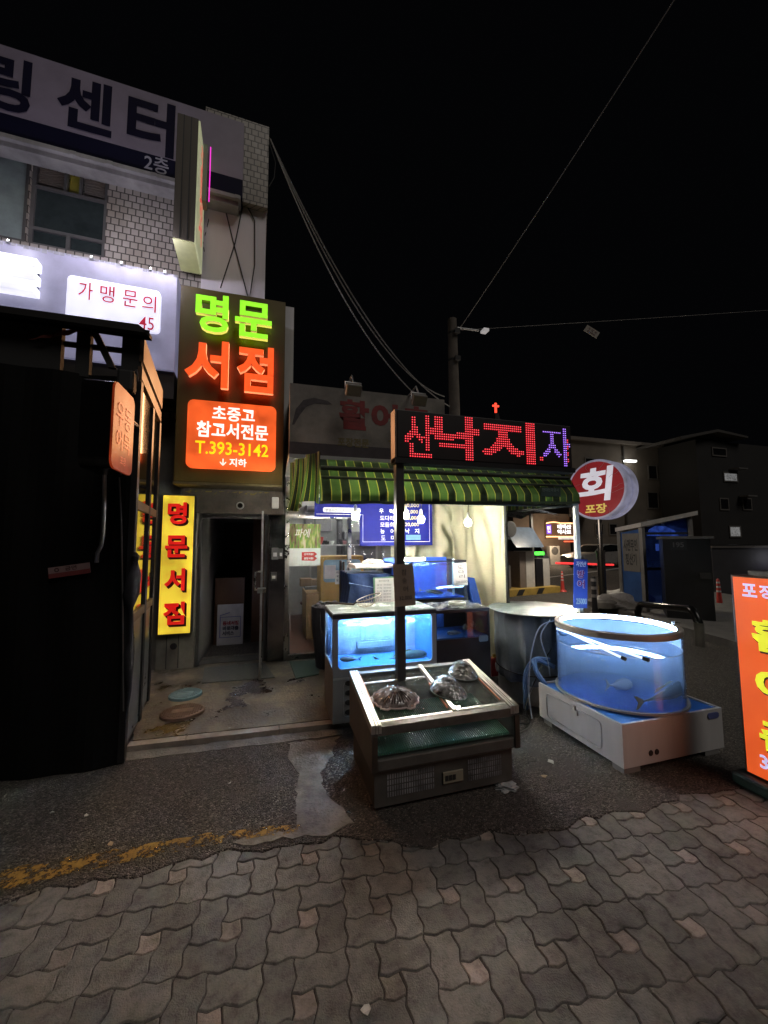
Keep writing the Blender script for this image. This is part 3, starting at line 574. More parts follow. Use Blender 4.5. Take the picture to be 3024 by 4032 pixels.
# poster board on the stairs
PYb = FY+1.18; q = rectY(857, 2382, 955, 2540, PYb)
po = thing('poster_board', 'pale poster board with a book drawing and Korean lettering on the stairs', 'poster', (q[0], PYb, q[2]))
ppm = mat('poster_paper', (.50, .48, .50), .7); B().box(q[0], q[1], PYb, PYb+.02, q[2]-.02, q[3]).build('board', ppm, po)
bl = mat('blue_ink', (.08, .09, .33), .6); b = B()
z0, z1 = oY(900, 2510, PYb)[2], oY(900, 2428, PYb)[2]; xa, xb = oY(866, 2460, PYb)[0], oY(948, 2460, PYb)[0]; frameY(b, xa, xb, z0, z1, PYb-.003, .008, .002)
b.prism([(xa-.004, PYb-.003, z0), (xa+.004, PYb-.003, z0), (xa+.004, PYb-.003, z1+.03), (xa-.004, PYb-.003, z1+.03)], (0, .002, 0))
b.prism([(xa, PYb-.003, z1+.028), (xa+.14, PYb-.003, z1+.07), (xa+.14, PYb-.003, z1+.058), (xa, PYb-.003, z1+.018)], (0, .002, 0)); b.build('book_drawing', bl, po)
b = B(); textY(b, '동네서점', 908, 2453, 62, 17, PYb-.003, bold=.045); b.build('red_lettering', mat('dull_red_ink', (.33, .03, .05), .6), po)
b = B(); textY(b, '바로대출', 908, 2473, 62, 17, PYb-.003, bold=.045); textY(b, '서비스', 898, 2493, 46, 17, PYb-.003, bold=.045); b.build('dark_lettering', mat('dark_ink', (.03, .03, .06), .6), po)
lp = bpy.data.lights.new('stairwell_lamp', 'POINT'); lp.energy = 1.3; lp.shadow_soft_size = .1; lp.color = (.85, .85, 1); lo = bpy.data.objects.new('stairwell_lamp', lp); C.objects.link(lo)
lo.parent = dw; lo.matrix_parent_inverse = Matrix.Translation(-dw.location); lo.location = ((dx0+dx1)/2+.1, FY+.6, .9)
# mats and covers on the apron
P = [oZ(x, y, .055) for x, y in ((795, 2690), (1082, 2668), (1042, 2610), (805, 2630))]
b = B(); b.prism([(v[0], v[1], .0505) for v in P], (0, 0, .009)); tag(b.build('door_mat', mat('grey_mat', (.10, .105, .10), .85, var=.25, vs=30, bump=.5, bs=200)), 'flat grey rubber mat before the bookshop door', 'mat')
P = [oZ(x, y, .055) for x, y in ((1165, 2672), (1255, 2655), (1262, 2600), (1140, 2605))]
b = B(); b.prism([(v[0], v[1], .0505) for v in P], (0, 0, .009)); tag(b.build('door_mat', mat('green_mat', (.04, .08, .07), .85, var=.25, vs=30, bump=.5, bs=200)), 'small dark green mat before the fish shop door', 'mat')
def cover(px, py, rx, name, lab, m1, m2, ry):
    c = oZ(px, py, .09); t = thing(name, lab, 'manhole cover', (c[0], c[1], .05)); n = 40
    Sx = Matrix.Diagonal((1, ry, 1))
    B().lathe((c[0], c[1], .045), [(rx, 0), (rx, .028), (rx-.012, .036)], n, Sx).build('lid', m1, t)
    b = B(); g = 9
    for i in range(-g, g+1):
        for j in range(-g, g+1):
            x, y = i*rx/g*.95, j*rx/g*.95*ry
            if (x/rx)**2+(y/rx/ry)**2 < .80 and (abs(i) > 4 or abs(j) > 2): b.box(c[0]+x-rx/g*.36, c[0]+x+rx/g*.36, c[1]+y-rx/g*.3*ry, c[1]+y+rx/g*.3*ry, .0808, .0855)
    b.build('tread', m2, t); return c, t
cb = mat('blue_cover', (.13, .22, .24), .6, var=.3, vs=12, bump=.2); ct = mat('rusty_cover', (.12, .07, .045), .65, var=.4, vs=10, bump=.3)
cover(731, 2724, .155, 'manhole_cover', 'blue-grey oval manhole cover nearest the doorway', cb, cb, .95)
c, t = cover(719, 2792, .185, 'manhole_cover', 'rusty brown manhole cover with cast lettering in front of the blue one', ct, ct, .9)
b = B(); text(b, '오수', (c[0], c[1], .0812), (1, -.05, 0), (.05, 1, 0), .13, .07, bold=.02, depth=.003); b.build('cast_lettering', ct, t)
# ================================================================== DARK STALL AT THE LEFT
KX, KYF = oZ(488, 3010, .0)[0], 3.34              # front right corner of the stall
tarpb = mat('black_tarp', (.0035, .0035, .0035), .75, bump=.3, bs=9, spec=.15)
kio = thing('food_stall', 'black tarpaulin street stall with a glazed side and low roof at the left edge', 'stall', (KX, KYF, 0))
ey = 4.5; ex = oY(628, 1600, ey)[0]+.015                                # far end of the glazed side
zk = oY(545, 1325, KYF)[2]; zr = oY(530, 1250, KYF-.1)[2]; zw = oY(300, 1465, KYF)[2]
def folds(u, v):
    x = -6+u*(KX-.012+6); z = .01+v*(zw-.01); return (x, KYF+.02*math.sin(x*6+z)+.012*math.sin(x*17+2*z), z)
b = B(); b.sheet(folds, 90, 20); b.sheet(lambda u, v: (lambda q: (q[0], q[1]+.05, q[2]))(folds(u, v)), 90, 2); b.build('front_tarp', tarpb, kio)
b = B(); b.box(-6, ex-.05, ey-.06, ey, .02, 2.4); b.box(-6, KX-.25, KYF+.1, ey-.07, .02, .06); b.build('back_wall', tarpb, kio)
def side(y, off=0):                               # x on the side wall at depth y
    return KX+(ex-KX)*(y-KYF)/(ey-KYF)+off
def sbar(b, y0, z0, y1, z1, h, t, off=0):
    """bar along the side wall between (y0,z0) and (y1,z1)"""
    p = [(side(y0, off), y0, z0), (side(y1, off), y1, z1), (side(y1, off), y1, z1+h), (side(y0, off), y0, z0+h)]
    return b.prism(p, (-t, 0, 0))
zra = oY(508, 1968, KYF)[2]; zlo = oY(503, 2440, KYF)[2]
bf = mat('beam_brown', (.11, .062, .036), .5, var=.25, vs=3); bfr = mat('frame_brown', (.09, .062, .04), .45, .2)
sbar(B(), KYF, zk-.20, ey, zk-.20, .2, .03, .012).build('top_beam', bf, kio)
b = B(); sbar(b, KYF, zk-.34, ey, zk-.34, .1, .03, .006); b.build('lower_beam', bf, kio)
b = B(); sbar(b, KYF+.05, zra-.06, ey, zra-.06, .07, .03, .004); sbar(b, KYF+.05, zlo-.05, ey, zlo-.05, .07, .03, .004); b.build('window_rail', bfr, kio)
b = B()
for y in (KYF+.03, 4.0, ey-.03): b.box(side(y)-.035, side(y)+.008, y-.025, y+.025, .02, zk-.36)
b.build('post', black, kio)
kg = mat('stall_glass', (.008, .008, .008), .03, var=.3, spec=.9, coat=1)
b = B(); sbar(b, KYF+.06, zlo+.02, ey-.03, zlo+.02, zk-.36-zlo-.02, .012, -.012); b.build('glass_pane', kg, kio)
b = B(); sbar(b, KYF+.06, .06, ey-.03, .06, zlo-.12, .012, -.01); b.build('lower_panel', mat('grey_sheet', (.10, .10, .10), .3, .4, var=.3), kio)
# roof: fascia, two purlins and a thin rising sheet
b = B(); b.prism([(-6, KYF-.12, zr-.06), (KX+.0, KYF-.12, zr-.06), (KX+.08, KYF-.12, zr-.15), (KX+.08, KYF-.12, zk-.02), (-6, KYF-.12, zk+.03)], (0, .06, 0)); b.build('fascia', mat('stall_fascia', (.010, .008, .007), .6), kio)
b = B()
x = oY(322, 1370, KYF)[0]; b.box(x-.045, x+.045, KYF+.02, KYF+.07, zw-.02, zk+.02)
a_, c_ = oY(352, 1300, KYF), oY(420, 1440, KYF); b.prism([(a_[0], KYF+.021, a_[2]), (a_[0]+.05, KYF+.021, a_[2]), (c_[0]+.05, KYF+.021, c_[2]), (c_[0], KYF+.021, c_[2])], (0, .04, 0))
zz = oY(400, 1352, KYF)[2]; b.box(-6, KX-.02, KYF+.072, KYF+.10, zz-.018, zz+.018); b.box(-6, oY(235, 1370, KYF)[0], KYF+.02, KYF+.07, zw-.02, zk+.02); b.box(oY(478, 1370, KYF)[0], KX-.005, KYF+.01, KYF+.07, zw-.02, zk+.02); b.build('roof_frame', rubber, kio)
b = B(); b.prism([(-6, KYF-.05, zr-.08), (KX+.06, KYF-.05, zr-.08), (oY(505, 1200, 4.3)[0], 4.3, zr+.35), (-6, 4.3, zr+.35)], (0, 0, .02)); b.build('roof_sheet', mat('roof_sheet', (.012, .011, .01), .6), kio)
# red cloth flap under the fascia
b = B(); A0, A1, A2 = oY(110, 1335, KYF-.03), oY(360, 1278, KYF-.03), oY(330, 1305, KYF-.03)
b.sheet(lambda u, v: tuple((A0*(1-u)+A1*u)*(1-v*.9)+(A0*(1-u)+A2*u)*v*.9+np.array([0, .01*math.sin(u*20), -.015*v*math.sin(u*3.1)])), 16, 3); b.build('red_flap', mat('red_cloth', (.16, .035, .025), .8), kio)
# dark curtain bunched and tied at the corner
b = B(); zq = oY(520, 2190, KYF-.02)[2]
prof = [(.012, zq+.03), (.03, zq), (.015, zq-.04), (.04, zq-.14), (.05, zq-.28), (.018, zq-.38), (.014, zq-.62), (.03, zq-.7), (.03, zq-.85), (.012, zq-.98), (.008, .3)]
b.lathe((KX+.02, KYF-.03, 0), prof[::-1], 14)
b.v = [(x+.012*math.sin(z*14+y*40), y+.01*math.sin(z*9), z) for x, y, z in b.v]; b.build('tied_curtain', mat('black_cloth', (.012, .012, .016), .8, bump=.3, bs=30), kio, smooth=True)
# drain pipe and thin conduit on the front
b = B(); P = [oY(x, y, KYF-.05) for x, y in ((412, 1800), (411, 1950), (405, 2110), (398, 2150), (384, 2178), (381, 2215))]; b.tube(P, .014, 8); tag(b.build('pipe', mat('grey_pipe', (.30, .30, .32), .3, .5)), 'thin grey pipe with a bent foot hanging on the black stall front', 'pipe')
b = B(); b.tube([oY(470, 1880, KYF-.04), oY(478, 2050, KYF-.04), oY(483, 2350, KYF-.04), oY(486, 2800, KYF-.04)], .006, 6); tag(b.build('conduit', mat('thin_conduit', (.12, .12, .12), .4, .4)), 'thin dark conduit running down the stall corner', 'conduit')
# small sticker plate
c = oY(274, 2246, KYF-.045); T = Matrix.Translation(c) @ Matrix.Rotation(math.radians(-8), 4, 'Y'); st = thing('sticker', 'small tilted white and red sticker plate on the black stall front', 'sticker', c)
B(T).box(-.125, .125, -.002, .002, -.032, .038).build('plate', mat('sticker_pink', (.30, .20, .20), .6), st); B(T).box(-.125, .125, -.004, -.0022, -.038, -.006).build('red_band', mat('sticker_red', (.20, .04, .04), .6), st)
b = B(T); text(b, '금연', (.01, -.0026, .017), XR, ZU, .07, .03, bold=.02); text(b, 'o', (-.075, -.0026, .015), XR, ZU, .03, .03, bold=.02); b.build('lettering', mat('sticker_ink', (.08, .03, .03), .6), st)
# black projecting sign with its orange side face
SX = -.93; y1 = .0
def yof(px, X): d = ray(px, 1700); return X*d[1]/d[0]
ya, yb = yof(444, SX), yof(526, SX); zt_, zb_ = oY(444, 1492, ya)[2], oY(444, 1838, ya)[2]; xl = oY(322, 1700, ya)[0]
og_face = emis('orange_glow', (1, .085, .02), .5, .3, base=(.06, .015, .006), vs=7, var=.35); og_face.node_tree.nodes['Principled BSDF'].inputs['Specular IOR Level'].default_value = .12
og = thing('hanging_sign', 'black rounded sign box on the stall with a glossy orange side face', 'sign', (SX, ya, zb_))
def rr(b, X, d, r, y0, y1, z0, z1): return b.prism([(X, y, z) for y, z in rrect(y0, y1, z0, z1, r, 6)], (d, 0, 0))
rr(B(), SX-.014, xl-SX, .06, ya-.003, yb+.003, zb_-.003, zt_+.003).build('casing', mat('gloss_casing', (.006, .006, .006), .12, spec=.6), og)
rr(B(), SX, -.012, .055, ya, yb, zb_, zt_).build('face', emis('orange_glow', (1, .11, .03), .16, .16, base=(.10, .015, .006), vs=7, var=.35), og)  # emission in the face stands in for reflected bookshop sign light
b = B(); ymid = (ya+yb)/2; h = zt_-zb_
text(b, '우동', (SX+.003, ymid, zb_+h*.66), (0, 1, 0), ZU, .26, h*.28, bold=.0); text(b, '어묵', (SX+.003, ymid, zb_+h*.36), (0, 1, 0), ZU, .24, h*.24, bold=.0); text(b, '포장', (SX+.003, ymid, zb_+h*.13), (0, 1, 0), ZU, .1, h*.1, bold=.0)
b.build('lettering', emis('dull_orange_letter', (1, .17, .08), .5, base=(.1, .02, .015)), og)
b = B(); b.tube([(SX-.08, yb+.003, zt_-.1), (SX-.08, KYF+.02, zt_-.1)], .02, 8); b.build('bracket', black, og)
# dark lamp head over it
c = oY(505, 1500, KYF-.08); t = thing('wall_lamp', 'unlit black lamp head at the top corner of the stall', 'lamp', c)
B().box(c[0]-.06, c[0]+.05, KYF-.14, KYF-.04, c[2]-.1, c[2]+.07, bev=.02).build('housing', rubber, t); B().tube([(c[0]+.02, KYF-.07, c[2]+.06), (c[0]+.05, KYF-.07, c[2]+.1), (c[0]+.055, KYF-.04, c[2]+.02)], .008, 6).build('bracket', alu, t)
# ================================================================== FISH SHOP
SY = 5.45                                           # shop front
sxl = oY(1128, 2300, SY)[0]
cream = mat('shop_wall_white', (.40, .40, .40), .6, var=.25, vs=2)
shop = thing('fish_shop', 'single-storey fish shop with bright white interior behind a glazed door', 'building', (1.6, SY, 0))
IX0, IX1, IYB, IZ = sxl+.06, 2.5, 8.6, 2.55
b = B(); b.box(IX0-.1, IX1+.1, IYB, IYB+.1, 0, IZ).box(IX0-.1, IX0, SY+.12, IYB, 0, IZ).box(IX1, IX1+.1, SY+.05, IYB, 0, IZ); b.build('inner_wall', cream, shop)
b = B(); b.box(IX0-.1, IX1+.1, 4.35, IYB+.1, IZ+.002, IZ+.05); b.build('ceiling', cream, shop)
b = B()
for k in range(22): b.box(IX0, IX1, 4.4+k*.19, 4.4+k*.19+.012, IZ-.015, IZ+.001)
b.build('ceiling_ribs', mat('rib_grey', (.45, .45, .45), .5), shop)
B().box(IX0, IX1, SY+.06, IYB, .02, .075).build('floor', mat('red_floor', (.20, .085, .06), .35, var=.4, vs=4), shop)
b = B(); b.box(sxl, 2.36, 4.985, IYB+.2, IZ+.06, 3.62); b.build('upper_wall', mat('upper_grey', (.10, .095, .09), .7, var=.3, vs=3), shop)
b = B(); b.box(sxl+.1, 2.34, 4.86, 4.98, IZ+.06, 2.69)
b.build('fascia_slats', mat('slat_brown', (.07, .05, .045), .6, var=.4, vs=12), shop)
b = B(); b.box(IX1-.35, IX1+.1, SY, SY+.05, 0, IZ)
b.build('front_wall', mat('shop_front', (.28, .28, .27), .6), shop)
# fluorescent tubes inside
tubem = emis('fluorescent', (1, .96, .90), 68, base=(.8,)*3, var=0)
for k, (x, y) in enumerate(((.95, 6.6), (2.2, 6.4), (1.5, 7.8))):
    t = thing('ceiling_light', ('fluorescent ceiling tube nearest the shop door', 'fluorescent ceiling tube over the tanks inside the shop', 'fluorescent ceiling tube at the back of the shop')[k], 'light', (x, y, IZ-.06), 'fluorescent tubes in the fish shop')
    B().box(x-.62, x+.62, y-.05, y+.05, IZ-.045, IZ-.017).build('fixture', white, t); B().tube([(x-.6, y, IZ-.075), (x+.6, y, IZ-.075)], .016, 10).build('tube', tubem, t)
# glazed door with steel jambs
dr0, dr1 = oY(1133, 2300, SY)[0], oY(1376, 2300, SY)[0]; drz = oY(1240, 2042, SY)[2]
fd = thing('shop_door', 'glass shop door in a steel frame with a food poster on the pane', 'door', (dr0, SY, .05))
b = B(); b.box(dr0-.045, dr0+.012, SY-.05, SY+.05, .055, 2.5).box(dr1-.03, dr1+.02, SY-.04, SY+.04, .11, drz).box(dr0+.013, dr1+.02, SY-.04, SY+.04, drz+.001, drz+.05).box(dr0+.013, dr1-.031, SY-.04, SY+.04, .055, .11); b.build('frame', steel, fd)
B().box(dr0+.014, dr1-.032, SY-.008, SY+.008, .111, drz).build('pane', glass('door_glass', dirt=.04, dcol=(.7, .75, .85)), fd)
# poster on the door
q = rectY(1138, 2064, 1262, 2226, SY-.015, 1262, 2062, 1138, 2230)
po = thing('poster', 'colourful vegetable dish poster stuck on the shop door glass', 'poster', (q[0], SY-.02, q[2]))
pm = mat('poster_print', (.7, .72, .7), .6); N = pm.node_tree.nodes; L = pm.node_tree.links; bb = N['Principled BSDF']
tc = N.new('ShaderNodeTexCoord'); mp = N.new('ShaderNodeMapping'); mp.inputs['Rotation'].default_value = (0, math.radians(35), 0); mp.inputs['Scale'].default_value = (30, 1, 5); L.new(tc.outputs['Object'], mp.inputs[0])
nz = N.new('ShaderNodeTexNoise'); nz.inputs['Scale'].default_value = 1; nz.inputs['Detail'].default_value = 4; L.new(mp.outputs[0], nz.inputs[0])
k = ramp(N, L, nz.outputs['Fac'], [(.3, (.06, .05, .02)), (.45, (.26, .20, .10)), (.52, (.12, .30, .05)), (.6, (.35, .42, .10)), (.7, (.6, .55, .40))]); L.new(k.outputs[0], bb.inputs['Base Color'])
zmid = q[2]+.42*(q[3]-q[2])
B().box(q[0], q[1], SY-.02, SY-.012, zmid, q[3]).build('food_picture', pm, po); B().box(q[0], q[1], SY-.02, SY-.012, q[2], zmid-.001).build('sheet', mat('poster_white', (.66, .70, .70), .6), po)
b = B()
for z, tx in ((.66, '산지직송!'), (.42, '쌀밥식품!')):
    zc = q[2]+z*(zmid-q[2]); x0 = q[0]+.4*(q[1]-q[0]); x1 = q[0]+.8*(q[1]-q[0]); h = .028
    b.prism([(x0, SY-.0225, zc-h), (x1, SY-.0225, zc-h*1.3), (x1+.04, SY-.0225, zc), (x1, SY-.0225, zc+h*1.1), (x0, SY-.0225, zc+h)], (0, .002, 0))
b.build('red_ribbon', mat('ribbon_red', (.5, .03, .03), .5), po)
b = B()
for z, tx in ((.66, '산지직송!'), (.42, '쌀밥식품!')): text(b, tx, (q[0]+.62*(q[1]-q[0]), SY-.0245, q[2]+z*(zmid-q[2])), XR, ZU, .13, .03, bold=.03)
text(b, '파에', (q[0]+.42*(q[1]-q[0]), SY-.0225, zmid+.62*(q[3]-zmid)), XR, ZU, .2, .12, bold=.01, ital=.2); b.build('lettering', mat('poster_letter', (.75, .75, .72), .5), po)
# yellow cabinet and kitchen clutter
def cab():
    Y = 6.25; q = rectY(1262, 2190, 1372, 2520, Y); t = thing('cabinet', 'yellow cabinet with blue window panels inside the shop', 'cabinet', (q[0], Y, .075))
    ym = mat('yellow_cabinet', (.52, .30, .06), .45, var=.15); B().box(q[0], q[1]+.25, Y, Y+.45, .075, q[3], bev=.01).build('body', ym, t)
    zz = q[3]; b = B()
    rpanel(b, q[0]+.05, q[1]+.2, zz-.42, zz-.06, Y-.004, .003, .05); b.build('blue_panel', mat('pale_blue_panel', (.25, .42, .55), .4), t)
    r = rectY(1278, 2226, 1322, 2278, Y-.01); tag(B().box(*r[:2], Y-.012, Y-.006, *r[2:]).build('notice', mat('notice_paper', (.7, .66, .68), .7)), 'white notice sheet taped on the yellow cabinet', 'notice')
    r = rectY(1320, 2246, 1337, 2300, Y-.02); n = thing('hanging_note', 'narrow white hanging note with black lettering by the yellow cabinet', 'note', (r[0], Y-.02, r[2])); B().box(*r[:2], Y-.02, Y-.014, *r[2:]).build('strip', white, n)
    b = B()
    for i, s in enumerate('미세요'): text(b, s, ((r[0]+r[1])/2, Y-.022, r[3]-.035-i*.06), XR, ZU, .035, .04, bold=.02)
    b.build('lettering', mat('dark_ink', (.03,)*3), n)
    q2 = rectY(1202, 2330, 1262, 2520, Y+.3); B().box(q2[0], q2[1]+.02, Y+.1, Y+.9, .075, q2[3]).build('side_unit', mat('wood_unit', (.33, .19, .08), .5, var=.3, vs=4, streak=True), t)
cab()
t = thing('wall_cupboard', 'grey wall cupboard with a dark extractor pipe high in the shop kitchen', 'cupboard', (1.0, 8.2, 1.9)); B().box(.7, 1.25, 8.15, 8.59, 1.85, 2.4, bev=.01).build('body', mat('cupboard_grey', (.24, .24, .26), .5), t)
B().tube([(1.45, 8.3, 1.2), (1.45, 8.3, 2.1), (1.2, 8.0, 2.3), (.7, 7.9, 2.3)], .07, 12).build('pipe', mat('duct_grey', (.10, .10, .11), .4, .5), t)
b = B(); b.box(1.5, 2.2, 8.05, 8.58, .08, 1.85, bev=.02); b.box(1.52, 2.18, 8.03, 8.048, 1.0, 1.8); tag(b.build('refrigerator', mat('fridge_steel', (.20, .20, .22), .4, .4)), 'tall grey refrigerator at the back wall of the shop', 'refrigerator')
t = thing('stool', 'dark red stool inside the shop door', 'stool', oZ(1225, 2480, .08)); c = oZ(1215, 2470, .08); B().lathe((c[0], c[1], .5), [(.15, 0), (.16, .03), (.13, .05)], 18).build('seat', mat('maroon', (.12, .03, .04), .5), t)
for ax_, ay_ in ((-.1, -.1), (.1, -.1), (.1, .1), (-.1, .1)): B().tube([(c[0]+ax_, c[1]+ay_, .08), (c[0]+ax_*.7, c[1]+ay_*.7, .5)], .012, 6).build('leg', black, t)
def shelf():
    Y = 7.6; t = thing('kitchen_shelf', 'metal kitchen shelf heaped with bowls and trays at the back of the shop', 'shelf', (1.1, Y, .075))
    b = B()
    for z in (.7, 1.15, 1.55): b.box(.75, 2.1, Y, Y+.5, z, z+.025)
    for x in (.76, 2.09): b.box(x-.015, x+.015, Y-.002, Y-.032, .075, 2.0)
    b.build('frame', alu, t)
    r = random.Random(4); g = 'dishes on the kitchen shelf'
    for i in range(42):
        z = (.725, 1.175, 1.575)[i % 3]; x = .82+r.random()*1.2; y = Y+.1+r.random()*.3; k = r.random(); R = r.uniform(.05, .11); h = r.uniform(.05, .16)
        m = (white, dsteel, mat('pink_bowl', (.45, .2, .22), .4), mat('dark_pot', (.05, .05, .06), .4), mat('red_tub', (.45, .04, .04), .4))[i % 5]
        o = B().lathe((x, y, z), [(R*.6, 0), (R*.95, h*.6), (R, h), (R*.93, h), (R*.55, .01)], 16).build('bowl', m); tag(o, 'one of the bowls and pots crowding the kitchen shelf', 'bowl', g)
    b = B(); b.box(.6, 1.0, Y-.8, Y-.4, .075, .85); b.box(1.15, 1.9, Y-.9, Y-.35, .9, .95)
    tag(b.build('worktop', mat('dark_unit', (.12, .13, .15), .5, var=.4, vs=5)), 'dark low worktop in the middle of the shop kitchen', 'worktop')
    for x, y, z, s in ((.62, 7.0, .85, .1), (.8, 7.05, .85, .08), (1.3, 6.85, .95, .12), (1.65, 6.85, .95, .1)):
        tag(B().box(x-s, x+s, y-s, y+s, z+.002, z+s*1.4, bev=.01).build('carton', mat('carton', (.32, .22, .13), .7, var=.3)), 'one of the brown cartons on the dark kitchen worktop', 'box', 'cartons on the kitchen worktop')
shelf()
# clear plastic curtain over the open front
b = B(); cx0, cx1 = oY(1385, 2200, 5.2)[0], oY(1655, 2200, 5.2)[0]
b.sheet(lambda u, v: (cx0+u*(cx1-cx0)+.02*math.sin(v*5), 5.2+.03*math.sin(u*24+v*3)+.02*math.sin(u*9), .9+v*1.55), 60, 12); tag(b.build('plastic_curtain', glass('plastic_film', refl=.1, rough=.12, dirt=.14, dcol=(.62, .58, .66), ds=5), smooth=True), 'crinkled clear plastic curtain hanging behind the blue menu board', 'curtain')
# blue menu board
MY = 4.95
mb = thing('menu_board', 'blue menu board with white fish names and yellow prices under the awning', 'menu board', (1.3, MY, 1.9))
blue = mat('menu_blue', (.018, .023, .21), .65, var=.1, spec=.12)
q = rectY(1418, 1960, 1702, 2150, MY, 1702, 1960, 1418, 2147); B().box(q[0], q[1], MY, MY+.03, q[2], q[3]).build('panel', blue, mb)
q3 = rectY(1238, 1960, 1417, 2036, MY, 1417, 1960, 1240, 2035); B().box(q3[0], q[0]-.001, MY, MY+.03, q3[2], q3[3]).build('side_panel', blue, mb)
wt = mat('white_print', (.75, .75, .75), .5, var=.03); b = B(); t = .006
za = oY(1500, 2134, MY)[2]; xa, xb = oY(1428, 2100, MY)[0], oY(1692, 2100, MY)[0]; b.box(xa, xb, MY-.003, MY-.001, za, za+t).box(xb-t, xb, MY-.003, MY-.001, za+t+.001, q[3]-.02).box(xa, xa+t, MY-.003, MY-.001, za+t+.001, q3[2]+.03)
b.box(q3[0]+.02, xa+t, MY-.003, MY-.001, q3[2]+.031, q3[2]+.037)
for s, cx, cy, w in (('우', 1502, 2012, 17), ('럭', 1542, 2014, 17), ('도다리', 1523, 2040, 54), ('모듬회', 1524, 2066, 54), ('농', 1506, 2092, 17), ('어', 1546, 2092, 17), ('도', 1509, 2118, 17), ('미', 1548, 2118, 17), ('낙', 1604, 2091, 17), ('지', 1642, 2091, 17)): textY(b, s, cx, cy, w, 19, MY-.002, bold=.02)
b.build('lettering', wt, mb)
b = B()
for s, cx, cy, w in (('40,000', 1620, 1991, 60), ('9,000', 1624, 2016, 44), ('28,000', 1622, 2040, 56), ('20,000', 1622, 2066, 56)): textY(b, s, cx, cy, w, 16, MY-.002, bold=.015)
b.build('price_lettering', mat('yellow_print', (.62, .52, .25), .5), mb)
r = rectY(1598, 2106, 1656, 2126, MY); B().box(*r[:2], MY-.004, MY-.001, *r[2:]).build('patch', mat('teal_patch', (.10, .26, .36), .5), mb)
r = rectY(1272, 2000, 1420, 2017, MY, 1420, 2001, 1272, 2016); rpanel(B(), r[0], r[1], r[2]-.005, r[3]+.005, MY-.005, .004, .02).build('hours_plate', wt, mb)
b = B(); textY(b, '영업시간 : 오후 3시~12시', 1346, 2009, 128, 12, MY-.008, bold=.01); b.build('hours_lettering', mat('dark_ink', (.03,)*3), mb)
# cream tarpaulin curtain: across the back, then along the open side
ctar = mat('cream_tarp', (.50, .49, .335), .5, var=.12, vs=3, bump=.15, bs=14)
TX1, TY1 = 2.66, 3.95
def tarp(u, v):
    z = .04+v*2.42; L1, L2 = 1.05, 1.2
    s = u*(L1+L2); ax, ay = 1.62, 5.12
    if s < L1: x, y = ax+(TX1-.08-ax)*s/L1, ay+.02; nx, ny = 0, -1
    else: x, y = TX1-.08+.08*(s-L1)/L2, ay+.02-(s-L1)/L2*(ay+.02-TY1); nx, ny = -1, 0
    k = .035*math.sin(s*9+1.3*math.sin(z*2.2))+.018*math.sin(s*23+z*4)+.05*math.exp(-((s-L1+.12)/.07)**2)*math.sin(z*16+s*8)+.022*math.sin((s+z*.7)*14)*max(0, z-1.3)
    k += .05*math.exp(-((s-.25-.25*(z-1.0))/.06)**2)
    if u > .97: k *= (1-u)/.03
    return (x+nx*k, y+ny*k, z)
b = B(); b.sheet(tarp, 150, 80); tag(b.build('tarpaulin', ctar, smooth=True), 'wrinkled cream tarpaulin curtain closing the side of the fish stall', 'tarpaulin')
# frame poles, and tubes drawn in as shadow bands
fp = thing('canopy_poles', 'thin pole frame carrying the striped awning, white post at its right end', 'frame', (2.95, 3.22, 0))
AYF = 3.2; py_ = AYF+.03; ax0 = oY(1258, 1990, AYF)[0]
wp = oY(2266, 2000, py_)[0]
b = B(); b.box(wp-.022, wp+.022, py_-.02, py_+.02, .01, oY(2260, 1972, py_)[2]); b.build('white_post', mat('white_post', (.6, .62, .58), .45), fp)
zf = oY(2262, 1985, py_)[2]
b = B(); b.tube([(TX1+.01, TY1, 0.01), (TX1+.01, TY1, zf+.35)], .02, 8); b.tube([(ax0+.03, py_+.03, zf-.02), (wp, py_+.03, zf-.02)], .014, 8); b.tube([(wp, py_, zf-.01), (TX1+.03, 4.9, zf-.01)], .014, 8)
b.tube([(ax0+.03, 4.05, 2.3), (wp, 4.05, 2.3)], .016, 8); zq1 = oY(1800, 1876, AYF+.2)[2]; b.tube([(ax0+.02, AYF+.10, zq1), (wp-.01, AYF+.10, zq1+.02)], .02, 8); zq1 = oY(1800, 1905, AYF+.1)[2]; b.tube([(ax0+.02, AYF+.05, zq1), (wp-.01, AYF+.05, zq1+.02)], .012, 8)  # last two dark tubes stand in for shadow bands on the awning cloth
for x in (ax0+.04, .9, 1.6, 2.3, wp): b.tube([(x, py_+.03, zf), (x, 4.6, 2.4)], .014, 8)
b.build('bars', mat('bar_and_shade_dark', (.012, .014, .012), .6), fp)
